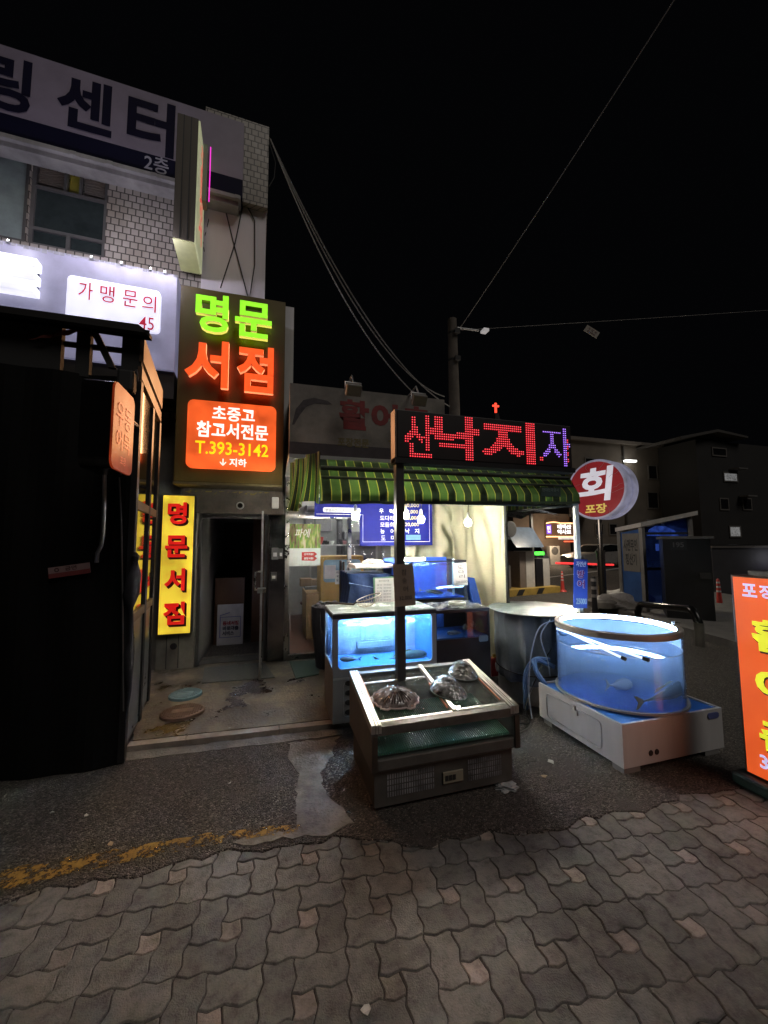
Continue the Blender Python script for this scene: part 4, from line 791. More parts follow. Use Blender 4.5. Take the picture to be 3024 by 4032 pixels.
# awning: striped cloth
def stripe_mat(name, per):
    m = mat(name, (.1, .2, .05), .8); N = m.node_tree.nodes; L = m.node_tree.links; bb = N['Principled BSDF']
    at = N.new('ShaderNodeAttribute'); at.attribute_name = 'stripe'; fr_ = N.new('ShaderNodeMath'); fr_.operation = 'FRACT'
    dv = N.new('ShaderNodeMath'); dv.operation = 'DIVIDE'; dv.inputs[1].default_value = per; L.new(at.outputs['Fac'], dv.inputs[0]); L.new(dv.outputs[0], fr_.inputs[0])
    g, d, y = (.062, .125, .026), (.012, .022, .010), (.36, .32, .05)
    r = ramp(N, L, fr_.outputs[0], [(0, g), (.45, y), (.50, d), (.95, y)], 'CONSTANT')
    tc = N.new('ShaderNodeTexCoord'); nz = N.new('ShaderNodeTexNoise'); nz.inputs['Scale'].default_value = 3; nz.inputs['Detail'].default_value = 7; L.new(tc.outputs['Object'], nz.inputs[0])
    k = ramp(N, L, nz.outputs['Fac'], [(.3, (.55, .55, .5)), (.65, (1.1, 1.1, 1.1))]); mx = N.new('ShaderNodeMix'); mx.data_type = 'RGBA'; mx.blend_type = 'MULTIPLY'; mx.inputs[0].default_value = 1
    L.new(r.outputs[0], mx.inputs[6]); L.new(k.outputs[0], mx.inputs[7]); L.new(mx.outputs[2], bb.inputs['Base Color'])
    tl = N.new('ShaderNodeBsdfTranslucent'); L.new(mx.outputs[2], tl.inputs[0]); ms = N.new('ShaderNodeMixShader'); ms.inputs[0].default_value = .27
    L.new(bb.outputs[0], ms.inputs[1]); L.new(tl.outputs[0], ms.inputs[2]); L.new(ms.outputs[0], N['Material Output'].inputs[0]); return m
stm = stripe_mat('awning_stripe', .165)
def attr(o, vals):
    a = o.data.attributes.new('stripe', 'FLOAT', 'POINT'); a.data.foreach_set('value', [float(v) for v in vals])
aw = thing('awning', 'green and black striped awning with yellow lines over the fish tanks', 'awning', (1.4, AYF, 1.9))
ax1 = wp+.03; zf0 = oY(1300, 1985, AYF)[2]; zf1 = oY(2250, 1983, AYF)[2]
NU, NV = 120, 30; ztA = oY(1400, 1815, AYF+.30)[2]
def awn(u, v):
    x = ax0+u*(ax1-ax0); zf = zf0+(zf1-zf0)*u
    if v < .12: y = AYF+.004*math.sin(u*60); z = zf+v/.12*.09+.003*math.sin(u*46)            # hanging valance
    elif v < .8: t = (v-.12)/.68; y = AYF+.30*t**1.3; z = zf+.09+t*(ztA-zf-.09)-.012*math.sin(math.pi*t)*(.6+.4*math.sin(u*17))
    else: t = (v-.8)/.2; y = AYF+.30+t*1.2; z = ztA+t*.12
    return (x, y, z)
b = B(); b.sheet(awn, NU, NV); o = b.build('cloth', stm, aw, smooth=True, fix=False); attr(o, [v[0] for v in b.v])
b = B()
b.sheet(lambda u, v: (lambda p: (p[0], p[1]-.004, p[2]-.002))(awn(u, v*.035)), NU, 2); b.build('hem', mat('hem_dark', (.02, .03, .012), .8), aw)
# right side flap and the gathered end at the left
b = B(); b.sheet(lambda u, v: (ax1-.004, AYF+u*1.3, zf1+v*min(.09+u*2.2, ztA-zf1-.02)), 20, 3); o = b.build('end_flap', stm, aw, fix=False); attr(o, [v[1] for v in b.v])
yF = 4.35; xl = oY(1140, 1985, yF)[0]; zlb, zlt = oY(1140, 1992, yF)[2], oY(1150, 1822, yF)[2]
def pleat(u, v):
    w = 1-u; z0 = zlb+(zf0-zlb)*u+.035*math.sin(u*9+.5)-.05*w; z1 = zlt+(ztA-zlt)*u
    k = .03*math.sin(u*15)+.02*math.sin(u*31)*(1-v)
    return (xl+(ax0-.006-xl)*u+k*(1 if u < .95 else 0)+.10*(1-v)**2*math.sin(math.pi*u)*-.6, yF+(AYF-yF)*u, z0+v*(z1-z0))
b = B(); b.sheet(pleat, 120, 18); o = b.build('gathered_cloth', stm, aw, smooth=True, fix=False); attr(o, [(i % 121)/120*2.4 for i in range(len(b.v))])
# faint printed maker patch at right end of the valance
r = rectY(2128, 1918, 2208, 1956, AYF-.012); B().box(r[0], r[1], AYF-.012, AYF-.006, r[2], r[3]).build('maker_patch', mat('patch_dark', (.02, .03, .02), .7), aw)
b = B(); textY(b, '현대천막공사', 2168, 1929, 66, 14, AYF-.0135, bold=.01); b.build('patch_lettering', mat('patch_ink', (.12, .13, .11), .7), aw)
# hanging bulbs
BX = ((1400, 2032, 3.55), (1597, 2030, 4.1), (1658, 2046, 3.7), (1843, 2058, 3.7)); bm_ = emis('bulb_glow', (1, .92, .78), 800, base=(.8,)*3, var=0)
LB = ('hanging bulb over the left end of the front tank', 'hanging bulb partly behind the steel post', 'hanging bulb just right of the steel post', 'hanging bulb before the cream tarpaulin')
for (px, py, Y), l in zip(BX, LB):
    c = oY(px, py, Y); t = thing('light_bulb', 'lit '+l, 'light bulb', c, 'bulbs under the awning')
    B().lathe(c, [(.001, -.038), (.018, -.034), (.030, -.02), (.034, 0), (.030, .02), (.022, .034)], 16, cap=False).build('glow', bm_, t, smooth=True)
    B().lathe(c, [(.024, .033), (.022, .05), (.016, .07), (.014, .1), (.006, .11)], 12).build('socket', white, t)
    b = B(); zt = 2.35; b.tube([(c[0], c[1], c[2]+.1), (c[0]+.008, c[1], c[2]+.2), (c[0]-.004, c[1], zt)], .004, 5); b.build('cord', wire, t)
c = oY(1240, 2092, 5.9); t = thing('light_bulb', 'small lit bulb hanging inside the shop behind the poster', 'light bulb', c); B().lathe(c, [(.001, -.035), (.028, -.02), (.032, 0), (.02, .034)], 14, cap=False).build('glow', emis('bulb_dim', (1, .97, .9), 40, var=0), t, smooth=True); B().tube([c+np.array([0, 0, .03]), c+np.array([0, 0, .45])], .006, 6).build('cord', wire, t)
# dim old signboard on the roof edge with two floodlights
GY = 4.85; q = rectY(1140, 1503, 1752, 1800, GY, 1752, 1578, 1140, 1800); zbot = oY(1140, 1800, GY)[2]
bs = thing('roof_signboard', 'unlit faded signboard with red lettering and a leaping fish on the shop roof', 'sign', (q[0], GY, zbot))
m = mat('faded_sign', (.20, .185, .16), .6, var=.45, vs=2.2, two=(.30, .27, .24)); B().box(q[0], q[1], GY, GY+.12, zbot+.2, q[3]).build('panel', m, bs)
B().box(q[0], q[1], GY, GY+.12, zbot, zbot+.199).build('lower_band', mat('faded_band', (.05, .04, .045), .6, var=.4, vs=5), bs)
b = B(); textY(b, '활', 1395, 1633, 118, 118, GY-.003, bold=.04); textY(b, '어', 1515, 1645, 105, 112, GY-.003, bold=.045); textY(b, '촌', 1640, 1655, 110, 110, GY-.003, bold=.04); b.build('red_lettering', mat('faded_red', (.22, .02, .02), .6, var=.3), bs)
b = B(); textY(b, '포장전문', 1392, 1743, 124, 36, GY-.003, bold=.03); textY(b, 'T. 393', 1570, 1752, 80, 32, GY-.003, bold=.03); b.build('lower_lettering', mat('faded_ochre', (.16, .13, .05), .6), bs)
P = [oY(x, y, GY-.003) for x, y in ((1150, 1672), (1165, 1610), (1195, 1575), (1235, 1566), (1290, 1578), (1308, 1592), (1285, 1592), (1240, 1588), (1205, 1602), (1180, 1635), (1158, 1672))]
b = B(); b.add([tuple(p) for p in P], [tuple(range(len(P)))]); b.build('fish_picture', mat('fish_ink', (.06, .05, .055), .6, var=.5, vs=20), bs)
for k, px in enumerate((1392, 1650)):
    c = oY(px, 1535 if k == 0 else 1575, GY-.35); t = thing('floodlight', ('unlit floodlight over the red lettering of the roof signboard, left one', 'unlit floodlight near the right end of the roof signboard')[k], 'floodlight', c, 'floodlights on the roof signboard')
    T = Matrix.Translation(c) @ Matrix.Rotation(math.radians(35), 4, 'X'); fm = mat('flood_grey', (.26, .25, .23), .5, .3)
    B(T).box(-.095, .095, -.05, .05, -.07, .07, bev=.012).build('housing', fm, t); B(T).box(-.08, .08, -.055, -.051, -.055, .055).build('lens', mat('flood_lens', (.33, .31, .28), .25), t)
    b = B(); zt = q[3]-.03*k; b.tube([(c[0]-.1, c[1], c[2]), (c[0]-.1, c[1]+.02, c[2]+.1), (c[0]+.1, c[1]+.02, c[2]+.1), (c[0]+.1, c[1], c[2])], .009, 6); b.tube([(c[0], c[1]+.02, c[2]+.1), (c[0], c[1]+.1, c[2]+.22), (c[0], GY+.06, c[2]+.2), (c[0], GY+.06, q[3]-.15)], .012, 6); b.build('bracket', alu, t)
# ================================================================== LED TICKER BOARD ON ITS POST
EY = 2.74; q = rectY(1563, 1620, 2254, 1834, EY, 2246, 1670, 1563, 1808)
led = thing('ticker_board', 'black dot-matrix ticker board with red and violet lit Korean letters above the awning', 'ticker board', (q[0], EY, 0))
B().box(q[0], q[1], EY, EY+.09, q[2], q[3], bev=.006).build('casing', mat('led_black', (.010, .006, .006), .5), led)
B().box(q[0]-.02, q[1]+.02, EY-.012, EY+.10, q[2]-.045, q[2]-.004).build('bottom_rail', black, led)
pit_ = (q[3]-q[2])/19.5; dots = {'red': [], 'violet': []}
def raster(s, x0, y0, x1, y1, col, bold=.036):
    a, c = oY(x0, (y0+y1)/2, EY), oY(x1, (y0+y1)/2, EY); cx = (x0+x1)/2; t, u = oY(cx, y0, EY), oY(cx, y1, EY)
    v, f, _ = glyphs(s, bold); X = v[:, 0]*(c[0]-a[0])+(a[0]+c[0])/2; Z = v[:, 1]*(t[2]-u[2])+(t[2]+u[2])/2
    nx = int((q[1]-q[0])/pit_)
    for i in range(nx):
        for j in range(19):
            x = q[0]+pit_*(i+.6); z = q[2]+pit_*(j+.7)
            if not (X.min() <= x <= X.max() and Z.min() <= z <= Z.max()): continue
            for p in f:
                for k in range(1, len(p)-1):
                    A_, B_, C_ = p[0], p[k], p[k+1]
                    d1 = (x-X[B_])*(Z[A_]-Z[B_])-(X[A_]-X[B_])*(z-Z[B_]); d2 = (x-X[C_])*(Z[B_]-Z[C_])-(X[B_]-X[C_])*(z-Z[C_]); d3 = (x-X[A_])*(Z[C_]-Z[A_])-(X[C_]-X[A_])*(z-Z[A_])
                    if (d1 >= 0 and d2 >= 0 and d3 >= 0) or (d1 <= 0 and d2 <= 0 and d3 <= 0): break
                else: continue
                dots[col].append((i, j)); break
raster('산', 1588, 1630, 1708, 1812, 'red'); raster('낙', 1708, 1638, 1890, 1820, 'red'); raster('지', 1896, 1660, 2104, 1832, 'red'); raster('자', 2134, 1682, 2250, 1834, 'violet', .008)
xe = int((oY(2125, 1800, EY)[0]-q[0])/pit_); dots['red'] += [(xe, 2), (xe+1, 2), (xe, 3), (xe+1, 3)]; xe = int((q[1]-q[0])/pit_)-2; dots['red'] += [(xe, j) for j in range(2, 14) if j % 3 != 1]
for nm, col in (('red', (1, .012, .03)), ('violet', (.33, .10, 1))):
    b = B(); hot = B()
    for i, j in set(dots[nm]):
        x, z = q[0]+pit_*(i+.6), q[2]+pit_*(j+.7)
        r = pit_*.33; n = 8; P = [(x+r*math.cos(2*math.pi*k/n), EY-.001, z+r*math.sin(2*math.pi*k/n)) for k in range(n)]; P2 = [(x+r*.55*math.cos(2*math.pi*k/n), EY-.006, z+r*.55*math.sin(2*math.pi*k/n)) for k in range(n)]
        b.add(P+P2, [(k, (k+1) % n, n+(k+1) % n, n+k) for k in range(n)]); hot.add(P2, [tuple(range(n))])
    b.build(nm+'_light_dots', emis(nm+'_led', col, 1.1, var=.05), led); hot.build(nm+'_dot_cores', emis(nm+'_core', (1, .13, .15) if nm == 'red' else (.6, .4, 1), 1.7, var=.05), led)
lp = bpy.data.lights.new('ticker_glow', 'AREA'); lp.shape = 'RECTANGLE'; lp.size = 1.2; lp.size_y = .3; lp.energy = 1.0; lp.color = (1, .1, .12)
lo = bpy.data.objects.new('ticker_glow', lp); C.objects.link(lo); lo.parent = led; lo.matrix_parent_inverse = Matrix.Translation(-led.location); lo.location = (q[0]+.6, EY-.02, (q[2]+q[3])/2); lo.rotation_euler = (math.radians(-90), 0, 0)
tz = oY(1557, 1612, EY)[2]; xp = oY(1580, 2000, EY)[0]
b = B(); b.box(xp-.032, xp+.032, EY+.02, EY+.08, .01, q[2]-.046); b.build('post', dsteel, led)
b = B(); b.box(q[0]-.020, q[0]-.006, EY-.01, EY+.09, q[2]-.044, tz); b.build('end_strip', mat('pale_strip', (.20, .15, .12), .4, .4), led)
# cardboard price card tied to the post
def card(px0, py0, px1, py1, Y, tilt, name, lab, m, lines, ink, cat='price card', th=.004):
    c = oY((px0+px1)/2, (py0+py1)/2, Y); w = oY(px1, (py0+py1)/2, Y)[0]-oY(px0, (py0+py1)/2, Y)[0]; h = oY((px0+px1)/2, py0, Y)[2]-oY((px0+px1)/2, py1, Y)[2]
    t = thing(name, lab, cat, c); T = Matrix.Translation(c) @ Matrix.Rotation(math.radians(tilt), 4, 'Y'); B(T).box(-w/2, w/2, 0, th, -h/2, h/2).build('card', m, t)
    b = B(T)
    for s, u, v, tw, thh in lines: text(b, s, (u*w, -.0012, v*h), XR, ZU, tw*w, thh*h, bold=.003)
    b.build('lettering', ink, t); return t
cbm = mat('cardboard', (.27, .215, .16), .8, var=.12, vs=10); ink = mat('marker_ink', (.012, .012, .02), .5)
card(1552, 2220, 1632, 2386, EY+.012, -3, 'price_card', 'brown cardboard price card tied to the steel post', cbm, (('참', .02, .3, .25, .14), ('숭', .02, .1, .24, .13), ('어', .05, -.1, .24, .13), ('32.000', .02, -.31, .62, .09)), ink)
# ================================================================== FISH TANKS
def fish(name, lab, nose, tail, hgt, wid, mb, ml, mf, bend=0, upv=(0, 0, 1)):
    """fish body lofted from tail to nose, tail fork, back and belly fins"""
    n_, t_ = np.array(nose, float), np.array(tail, float); ax = n_-t_; Ln = np.linalg.norm(ax); ax /= Ln; uz = np.array(upv, float); sd = np.cross(ax, uz); sd /= np.linalg.norm(sd); uz = np.cross(sd, ax)
    th = thing(name, lab, 'fish', n_); prof = [(0, .09), (.06, .13), (.16, .25), (.3, .52), (.45, .82), (.6, 1), (.74, .98), (.85, .82), (.93, .58), (.98, .3), (1, .08)]
    K = 14; vs = []; fs = []; mi = []
    def cen(s): return t_+ax*Ln*s+sd*bend*math.sin(s*math.pi)*Ln
    for s, r in prof:
        for k in range(K):
            a = 2*math.pi*k/K; vs.append(cen(s)+uz*hgt/2*r*math.cos(a)*(1 if math.cos(a) > 0 else .85)+sd*wid/2*r*math.sin(a))
    b = B(); N_ = len(prof)
    for i in range(N_-1):
        for k in range(K): fs.append((i*K+k, i*K+(k+1) % K, (i+1)*K+(k+1) % K, (i+1)*K+k)); mi.append(1 if 4 <= k <= 9 else 0)
    fs += [tuple(range(K)), tuple(range((N_-1)*K, N_*K))]; mi += [0, 0]
    b.add(vs, fs); b.mi = mi; b.build('body', [mb, ml], th, smooth=True)
    b = B(); w = sd*.004
    def fin(pts): b.prism([tuple(cen(0)+ax*Ln*x+uz*hgt*y-w/2) for x, y in pts], tuple(w))
    fin([(.03, .05), (-.10, .42), (-.16, .52), (-.085, .02), (-.15, -.45), (-.09, -.36), (.03, -.05)]); b.build('tail_fin', mf, th)
    b = B(); fin([(.25, .2), (.32, .42), (.45, .46), (.62, .58), (.7, .48), (.6, .4), (.4, .3)]); fin([(.22, -.18), (.3, -.36), (.42, -.38), (.40, -.28)]); b.build('fin', mf, th)
    b = B(); c = cen(.93)+uz*hgt*.06
    for s in (-1, 1): b.lathe(c+sd*s*wid*.27, [(.004, -.002), (.008, 0), (.004, .002)], 8, Matrix(np.column_stack([ax, uz, sd])))
    b.build('eye', black, th); return th
fgreen = mat('fish_back', (.17, .21, .16), .35, var=.3, vs=25); fbel = mat('fish_belly', (.50, .50, .46), .35, var=.2, vs=30); fyel = mat('fish_fin_yellow', (.42, .38, .10), .5); fgrey = mat('fish_grey', (.20, .19, .17), .5, var=.5, vs=40)
fwhite = mat('fish_pale', (.62, .63, .66), .4, var=.15, vs=20)
TY0, TY1 = 3.36, 3.86
tx0 = oY(1311, 2650, TY0)[0]; tx1 = oY(1719, 2560, TY0)[0]; tz1 = oY(1400, 2418, TY0)[2]; tz0 = .075
tk = thing('fish_tank', 'white fibreglass fish tank with lit blue water and rounded windows behind the glass counter', 'fish tank', (tx0, TY0, .05))
shell = mat('fibreglass', (.30, .31, .31), .42, var=.3, vs=3, streak=True, bump=.06); tblue = mat('tank_blue', (.08, .32, .78), .5, var=.2, vs=5); tback = mat('tank_back', (.40, .53, .74), .6, var=.5, vs=9, bump=.3, bs=40)
wz0, wz1 = oY(1400, 2631, TY0)[2], oY(1400, 2436, TY0)[2]; wx0, wx1 = oY(1331, 2530, TY0)[0], oY(1702, 2530, TY0)[0]; ztop = tz1-.035
b = B(); holed(b, tx0, tx1, tz0, ztop, wx0, wx1, wz0, wz1, TY0, .022, .035)
bl_ = B(Matrix.Rotation(math.radians(-90), 4, 'Z')); holed(bl_, -TY1, -(TY0+.0225), tz0, ztop, -TY1+.03, -(TY0+.05), wz0, wz1, tx0, .022, .03); b.v += []; k = len(b.v); b.v += bl_.v; b.f += [tuple(i+k for i in f) for f in bl_.f]; b.mi += bl_.mi
b.box(tx1-.022, tx1, TY0+.0225, TY1, tz0, ztop).box(tx0+.0225, tx1-.0225, TY1-.02, TY1, tz0, ztop); b.build('body', shell, tk)
b = B(); b.box(tx0-.004, tx1+.004, TY0-.004, TY0+.05, ztop+.001, tz1).box(tx0-.004, tx0+.05, TY0+.051, TY1, ztop+.001, tz1).box(tx1-.05, tx1+.004, TY0+.051, TY1, ztop+.001, tz1).box(tx0+.051, tx1-.051, TY1-.04, TY1, ztop+.001, tz1); b.build('rim', mat('tank_rim', (.03, .03, .035), .45), tk)
b = B(); b.box(tx0-.002, tx1+.002, TY0-.002, TY1+.002, tz1+.001, tz1+.012, bev=.003); b.build('lid', mat('frosted_lid', (.42, .49, .46), .25, var=.35, vs=5), tk)
b = B(); b.box(tx0+.0235, tx1-.0235, TY0+.023, TY1-.021, wz0-.03, wz0-.012); b.build('tank_floor', tblue, tk)
b = B(); b.box(tx0+.40, tx1-.0235, TY1-.034, TY1-.022, wz0-.011, wz1+.02).box(tx0+.0235, tx0+.399, TY1-.034, TY1-.022, wz0-.011, wz1+.02); b.build('back_lining', tback, tk)
b = B(); b.box(tx1-.036, tx1-.0235, TY0+.024, TY1-.035, wz0-.011, wz1+.02); b.build('side_lining', tblue, tk)
b = B(); b.box(wx0-.01, wx1+.01, TY0+.0235, TY0+.029, wz0-.01, wz1+.01); b.box(tx0+.0235, tx0+.029, TY0+.03, TY1-.036, wz0-.011, wz1+.01); b.build('pane', glass('tank_glass', tint=(.85, .95, 1), dirt=.10, dcol=(.7, .85, 1)), tk)
zwat = wz1-.065
def wavy(u, v): x = tx0+.03+u*(tx1-tx0-.07); y = TY0+.03+v*(TY1-TY0-.07); return (x, y, zwat+.006*math.sin(x*31+2*math.sin(y*40))+.004*math.sin(y*60+x*11))
b = B(); b.sheet(wavy, 60, 24); b.build('water_surface', glass('water_top', tint=(.55, .78, 1), dirt=.25, dcol=(.5, .7, 1), ds=12), tk, smooth=True)
lt_ = emis('tank_tube', (.60, .76, 1), 300, base=(.8,)*3, var=0)
B().tube([(tx0+.12, TY0+.25, wz1+.03), (tx1-.12, TY0+.25, wz1+.03)], .013, 10).build('light_tube', lt_, tk)
b = B(); r = random.Random(2)
for k in range(170):
    t = r.random(); x = tx0+.70+r.gauss(0, .03+.05*t); z = wz0+.12+t*(zwat-wz0-.13); y = TY1-.12+r.gauss(0, .03); s = r.uniform(.002, .005)
    b.lathe((x, y, z), [(s*.3, -s), (s, 0), (s*.3, s)], 5)
o = b.build('bubbles', mat('bubble_white', (.8, .88, .95), .2), tk); o['kind'] = 'stuff'
b = B(); b.box(tx0+.30, tx0+.66, TY1-.11, TY1-.05, wz0+.05, wz0+.115, bev=.006)
for k in range(16): b.box(tx0+.35+k*.019, tx0+.36+k*.019, TY1-.1, TY1-.06, wz0+.1155, wz0+.125)
b.build('filter_box', mat('pale_filter', (.35, .45, .52), .5), tk)
b = B()
for x in (tx0+.06, tx1-.1):
    for y in (TY0+.04, TY1-.1): b.box(x-.045, x+.045, y, y+.06, .051, tz0-.001)
b.build('foot', rubber, tk)
b = B(); fx0, fx1, fz0, fz1 = oY(1352, 2750, TY0)[0], tx1-.1, tz0+.05, wz0-.11; P = rrect(fx0, fx1, fz0, fz1, .03)
b.tube([(x, TY0-.001, z) for x, z in P+P[:1]], .004, 5)
b.box(tx0, tx1, TY0-.006, TY0-.0005, wz0-.085, wz0-.07); b.build('access_panel', mat('fibreglass_seam', (.36, .38, .38), .45), tk)
b = B()
for k in range(4): x, _, z = oY(1368, 2690+k*38, TY0); b.lathe((x+.01, TY0-.001, z), [(.022, 0), (.020, .012)], 14, Matrix.Rotation(math.radians(90), 3, 'X') @ Matrix.Diagonal((1.5, 1, 1)))
b.build('vent', rubber, tk)
nz_, tl_ = oY(1682, 2574, 3.52), oY(1500, 2606, 3.58); fish('fish', 'big green-backed fish with a yellow tail lying in the lit front tank', nz_, tl_, .125, .08, fgreen, fbel, fyel, .02)
a, c = oY(1338, 2596, 3.60), oY(1412, 2594, 3.60); fish('fish', 'small mottled grey fish at the left bottom of the lit front tank', a, c, .05, .05, fgrey, fbel, fgrey, upv=(0, -.3, 1))
a, c = oY(1330, 2590, 3.74), oY(1300, 2560, 3.74); fish('fish', 'tiny fish seen through the left end window of the front tank', a, c, .03, .02, fgrey, fbel, fgrey)
# scoop net lying on the lid
zl = tz1+.013; net = thing('scoop_net', 'round scoop net with a dark handle lying on the front tank lid', 'net', oZ(1440, 2385, zl+.05))
cN = oY(1452, 2352, 3.62); ring = []; R_ = .118
for k in range(25): a = 2*math.pi*k/24; ring.append((cN[0]+R_*math.cos(a), cN[1]+R_*.8*math.sin(a), cN[2]+.035*math.cos(a)))
wm = mat('net_wire', (.5, .45, .36), .35, .7); B().tube(ring, .005, 6).build('hoop', wm, net)
b = B()
for k in range(12):
    a = math.pi*k/12; P = []
    for t in np.linspace(0, math.pi, 13): P.append((cN[0]+R_*math.cos(t)*math.cos(a), cN[1]+R_*.8*math.cos(t)*math.sin(a), cN[2]+.035*math.cos(t)*math.cos(a)-(cN[2]-zl-.004)*math.sin(t)*.97))
    b.tube(P, .0011, 3)
for t in (.3, .6, .9, 1.2):
    b.tube([(cN[0]+R_*math.cos(t)*math.cos(a), cN[1]+R_*.8*math.cos(t)*math.sin(a), cN[2]+.035*math.cos(t)*math.cos(a)-(cN[2]-zl-.004)*math.sin(t)*.97) for a in np.linspace(0, 2*math.pi, 25)], .0011, 3)
b.build('mesh', wm, net)
h0 = oZ(1285, 2372, zl+.015); B().tube([h0, (cN[0]-R_-.03, cN[1], zl+.03), (cN[0]-R_+.004, cN[1], cN[2]-.034)], [.012, .010, .006], 8).build('handle', mat('dark_handle', (.04, .03, .025), .5), net)
# black tank at right of it
BY0 = 3.42; bx0, bx1 = tx1+.012, oY(1930, 2520, BY0)[0]; bz1 = oY(1800, 2400, BY0)[2]; gz0, gz1 = oY(1800, 2516, BY0)[2], bz1-.03
bk = thing('fish_tank', 'black fish tank with dim glass front, sea creatures inside, right of the white tank', 'fish tank', (bx0, BY0, .05)); bbl = mat('black_fibreglass', (.012, .012, .015), .35, var=.3)
b = B(); b.box(bx0, bx1, BY0, 3.9, .06, gz0).box(bx0, bx0+.02, BY0, 3.9, gz0+.001, gz1).box(bx1-.02, bx1, BY0, 3.9, gz0+.001, gz1).box(bx0+.021, bx1-.021, 3.88, 3.9, gz0+.001, gz1); b.build('body', bbl, bk)
frameB = B(); frameB.box(bx0, bx1, BY0-.003, BY0+.03, gz1+.001, bz1).box(bx0, bx1, 3.87, 3.9, gz1+.001, bz1).box(bx0, bx0+.03, BY0+.031, 3.869, gz1+.001, bz1).box(bx1-.03, bx1, BY0+.031, 3.869, gz1+.001, bz1); frameB.build('rim', bbl, bk)
B().box(bx0+.021, bx1-.021, BY0+.002, BY0+.008, gz0+.001, gz1-.001).build('pane', clear, bk)
B().box(bx0+.021, bx1-.021, BY0+.01, 3.879, gz0+.002, gz0+.012).build('tank_floor', mat('deep_blue', (.02, .10, .34), .5), bk)
B().box(bx0+.021, bx0+.3, 3.86, 3.879, gz0+.02, gz1-.02).build('back_lining', mat('deep_blue', (.02, .10, .34)), bk)
for k, (px, py, s) in enumerate(((1835, 2470, .03), (1862, 2460, .028), (1880, 2490, .032), (1858, 2500, .025))):
    c = oY(px, py, 3.6+.04*k); b = B(); b.lathe(c, [(.003, -s), (s*.9, -s*.4), (s, .2*s), (s*.5, s), (.004, s*1.1)], 12); b.v = [(x+.006*math.sin(z*300), y, z+.006*math.sin(x*260)) for x, y, z in b.v]
    tag(b.build('sea_squirt', mat('sea_squirt', (.30, .24, .16), .5, var=.6, vs=40), smooth=True), 'pale brown sea creature on the floor of the black tank', 'sea creature', 'sea creatures in the black tank')
a, c = oY(1760, 2492, 3.55), oY(1835, 2500, 3.6); fish('fish', 'pale bluish fish lying on the floor of the black tank', a, c, .06, .05, mat('blue_fish', (.16, .24, .34), .4, var=.4, vs=30), fwhite, fgrey)
lp = bpy.data.lights.new('tank_spill', 'POINT'); lp.energy = .9; lp.color = (.45, .65, 1); lp.shadow_soft_size = .05; lo = bpy.data.objects.new('tank_spill', lp); C.objects.link(lo); lo.parent = bk; lo.matrix_parent_inverse = Matrix.Translation(-bk.location); lo.location = (bx0+.12, 3.65, gz1-.05)
r_ = rectY(1886, 2503, 1922, 2524, BY0-.004); rpanel(B(), r_[0], r_[1], r_[2], r_[3], BY0-.005, .004, .015).build('maker_plate', mat('plate_blue', (.20, .28, .36), .4), bk)
b = B(); b.sheet(lambda u, v: (bx0+.0+u*(bx1-bx0), BY0+v*.46, bz1+.004+.012*max(0, math.sin(u*13+v*9)*math.sin(v*21-u*5))), 50, 24); b.build('wet_cover', mat('wet_cover', (.05, .055, .06), .08, var=.9, vs=14, bump=.6, bs=50, spec=.8, two=(.35, .37, .4)), bk, smooth=True)
c = oY(1800, 2374, 3.66); t = thing('cable_coil', 'coil of pale hose lying on the black tank', 'hose', c); b = B()
for k in range(4): b.tube([(c[0]+(.085-.008*(k % 2))*math.cos(a), c[1]+(.085-.008*(k % 2))*math.sin(a), bz1+.016+.006*k) for a in np.linspace(0, 2*math.pi, 25)], .006, 6)
b.build('loops', mat('pale_hose', (.5, .52, .5), .35), t)
# upper glowing blue tank behind
UY0 = 4.02; q = rectY(1600, 2207, 1838, 2352, UY0, 1838, 2207, 1600, 2362)
ut = thing('fish_tank', 'glowing deep blue tank standing behind the black tank with a white light tube', 'fish tank', (q[0], UY0, .05)); ub = mat('royal_blue', (.015, .09, .62), .45, var=.2); ux0, ux1, uz0, uz1 = q[0]-.12, q[1], q[2], q[3]
b = B(); b.box(ux0, ux1, UY0, 4.5, .06, uz0).box(ux1-.035, ux1, UY0, 4.5, uz0+.001, uz1).box(ux0, ux1-.036, UY0, UY0+.02, uz1-.018, uz1); b.build('body', bbl, ut)
b = B(); b.box(ux0, ux1-.036, 4.47, 4.5, uz0+.001, uz1+.02).box(ux0, ux0+.03, UY0, 4.469, uz0+.001, uz1-.02).box(ux0+.031, ux1-.036, UY0+.01, 4.469, uz0+.001, uz0+.015); b.build('blue_lining', ub, ut)
B().box(ux0+.031, ux1-.036, UY0+.003, UY0+.009, uz0+.016, uz1-.02).build('pane', glass('tank_glass'), ut)
B().tube([(ux0+.16, UY0+.16, uz1+.012), (ux0+.40, UY0+.16, uz1+.012)], .014, 10).build('light_tube', emis('tank_tube_white', (.85, .92, 1), 150, base=(.8,)*3, var=0), ut)
B().box(ux0+.031, ux1-.036, UY0+.012, 4.46, uz1-.055, uz1-.053).build('water_surface', glass('water_top'), ut)
B().tube([(ux1-.12, UY0+.1, uz0+.02), (ux1-.12, UY0+.1, uz1+.02)], .014, 8).build('standpipe', mat('pvc', (.5, .6, .65), .4), ut)
a, c = oY(1745, 2335, 4.2), oY(1660, 2325, 4.2); fish('fish', 'dark flat fish resting on the floor of the deep blue tank', a, c, .05, .10, mat('flatfish', (.09, .09, .07), .6, var=.5, vs=40), fgrey, fgrey)
cpap = mat('white_paper', (.66, .66, .63), .7, var=.08)
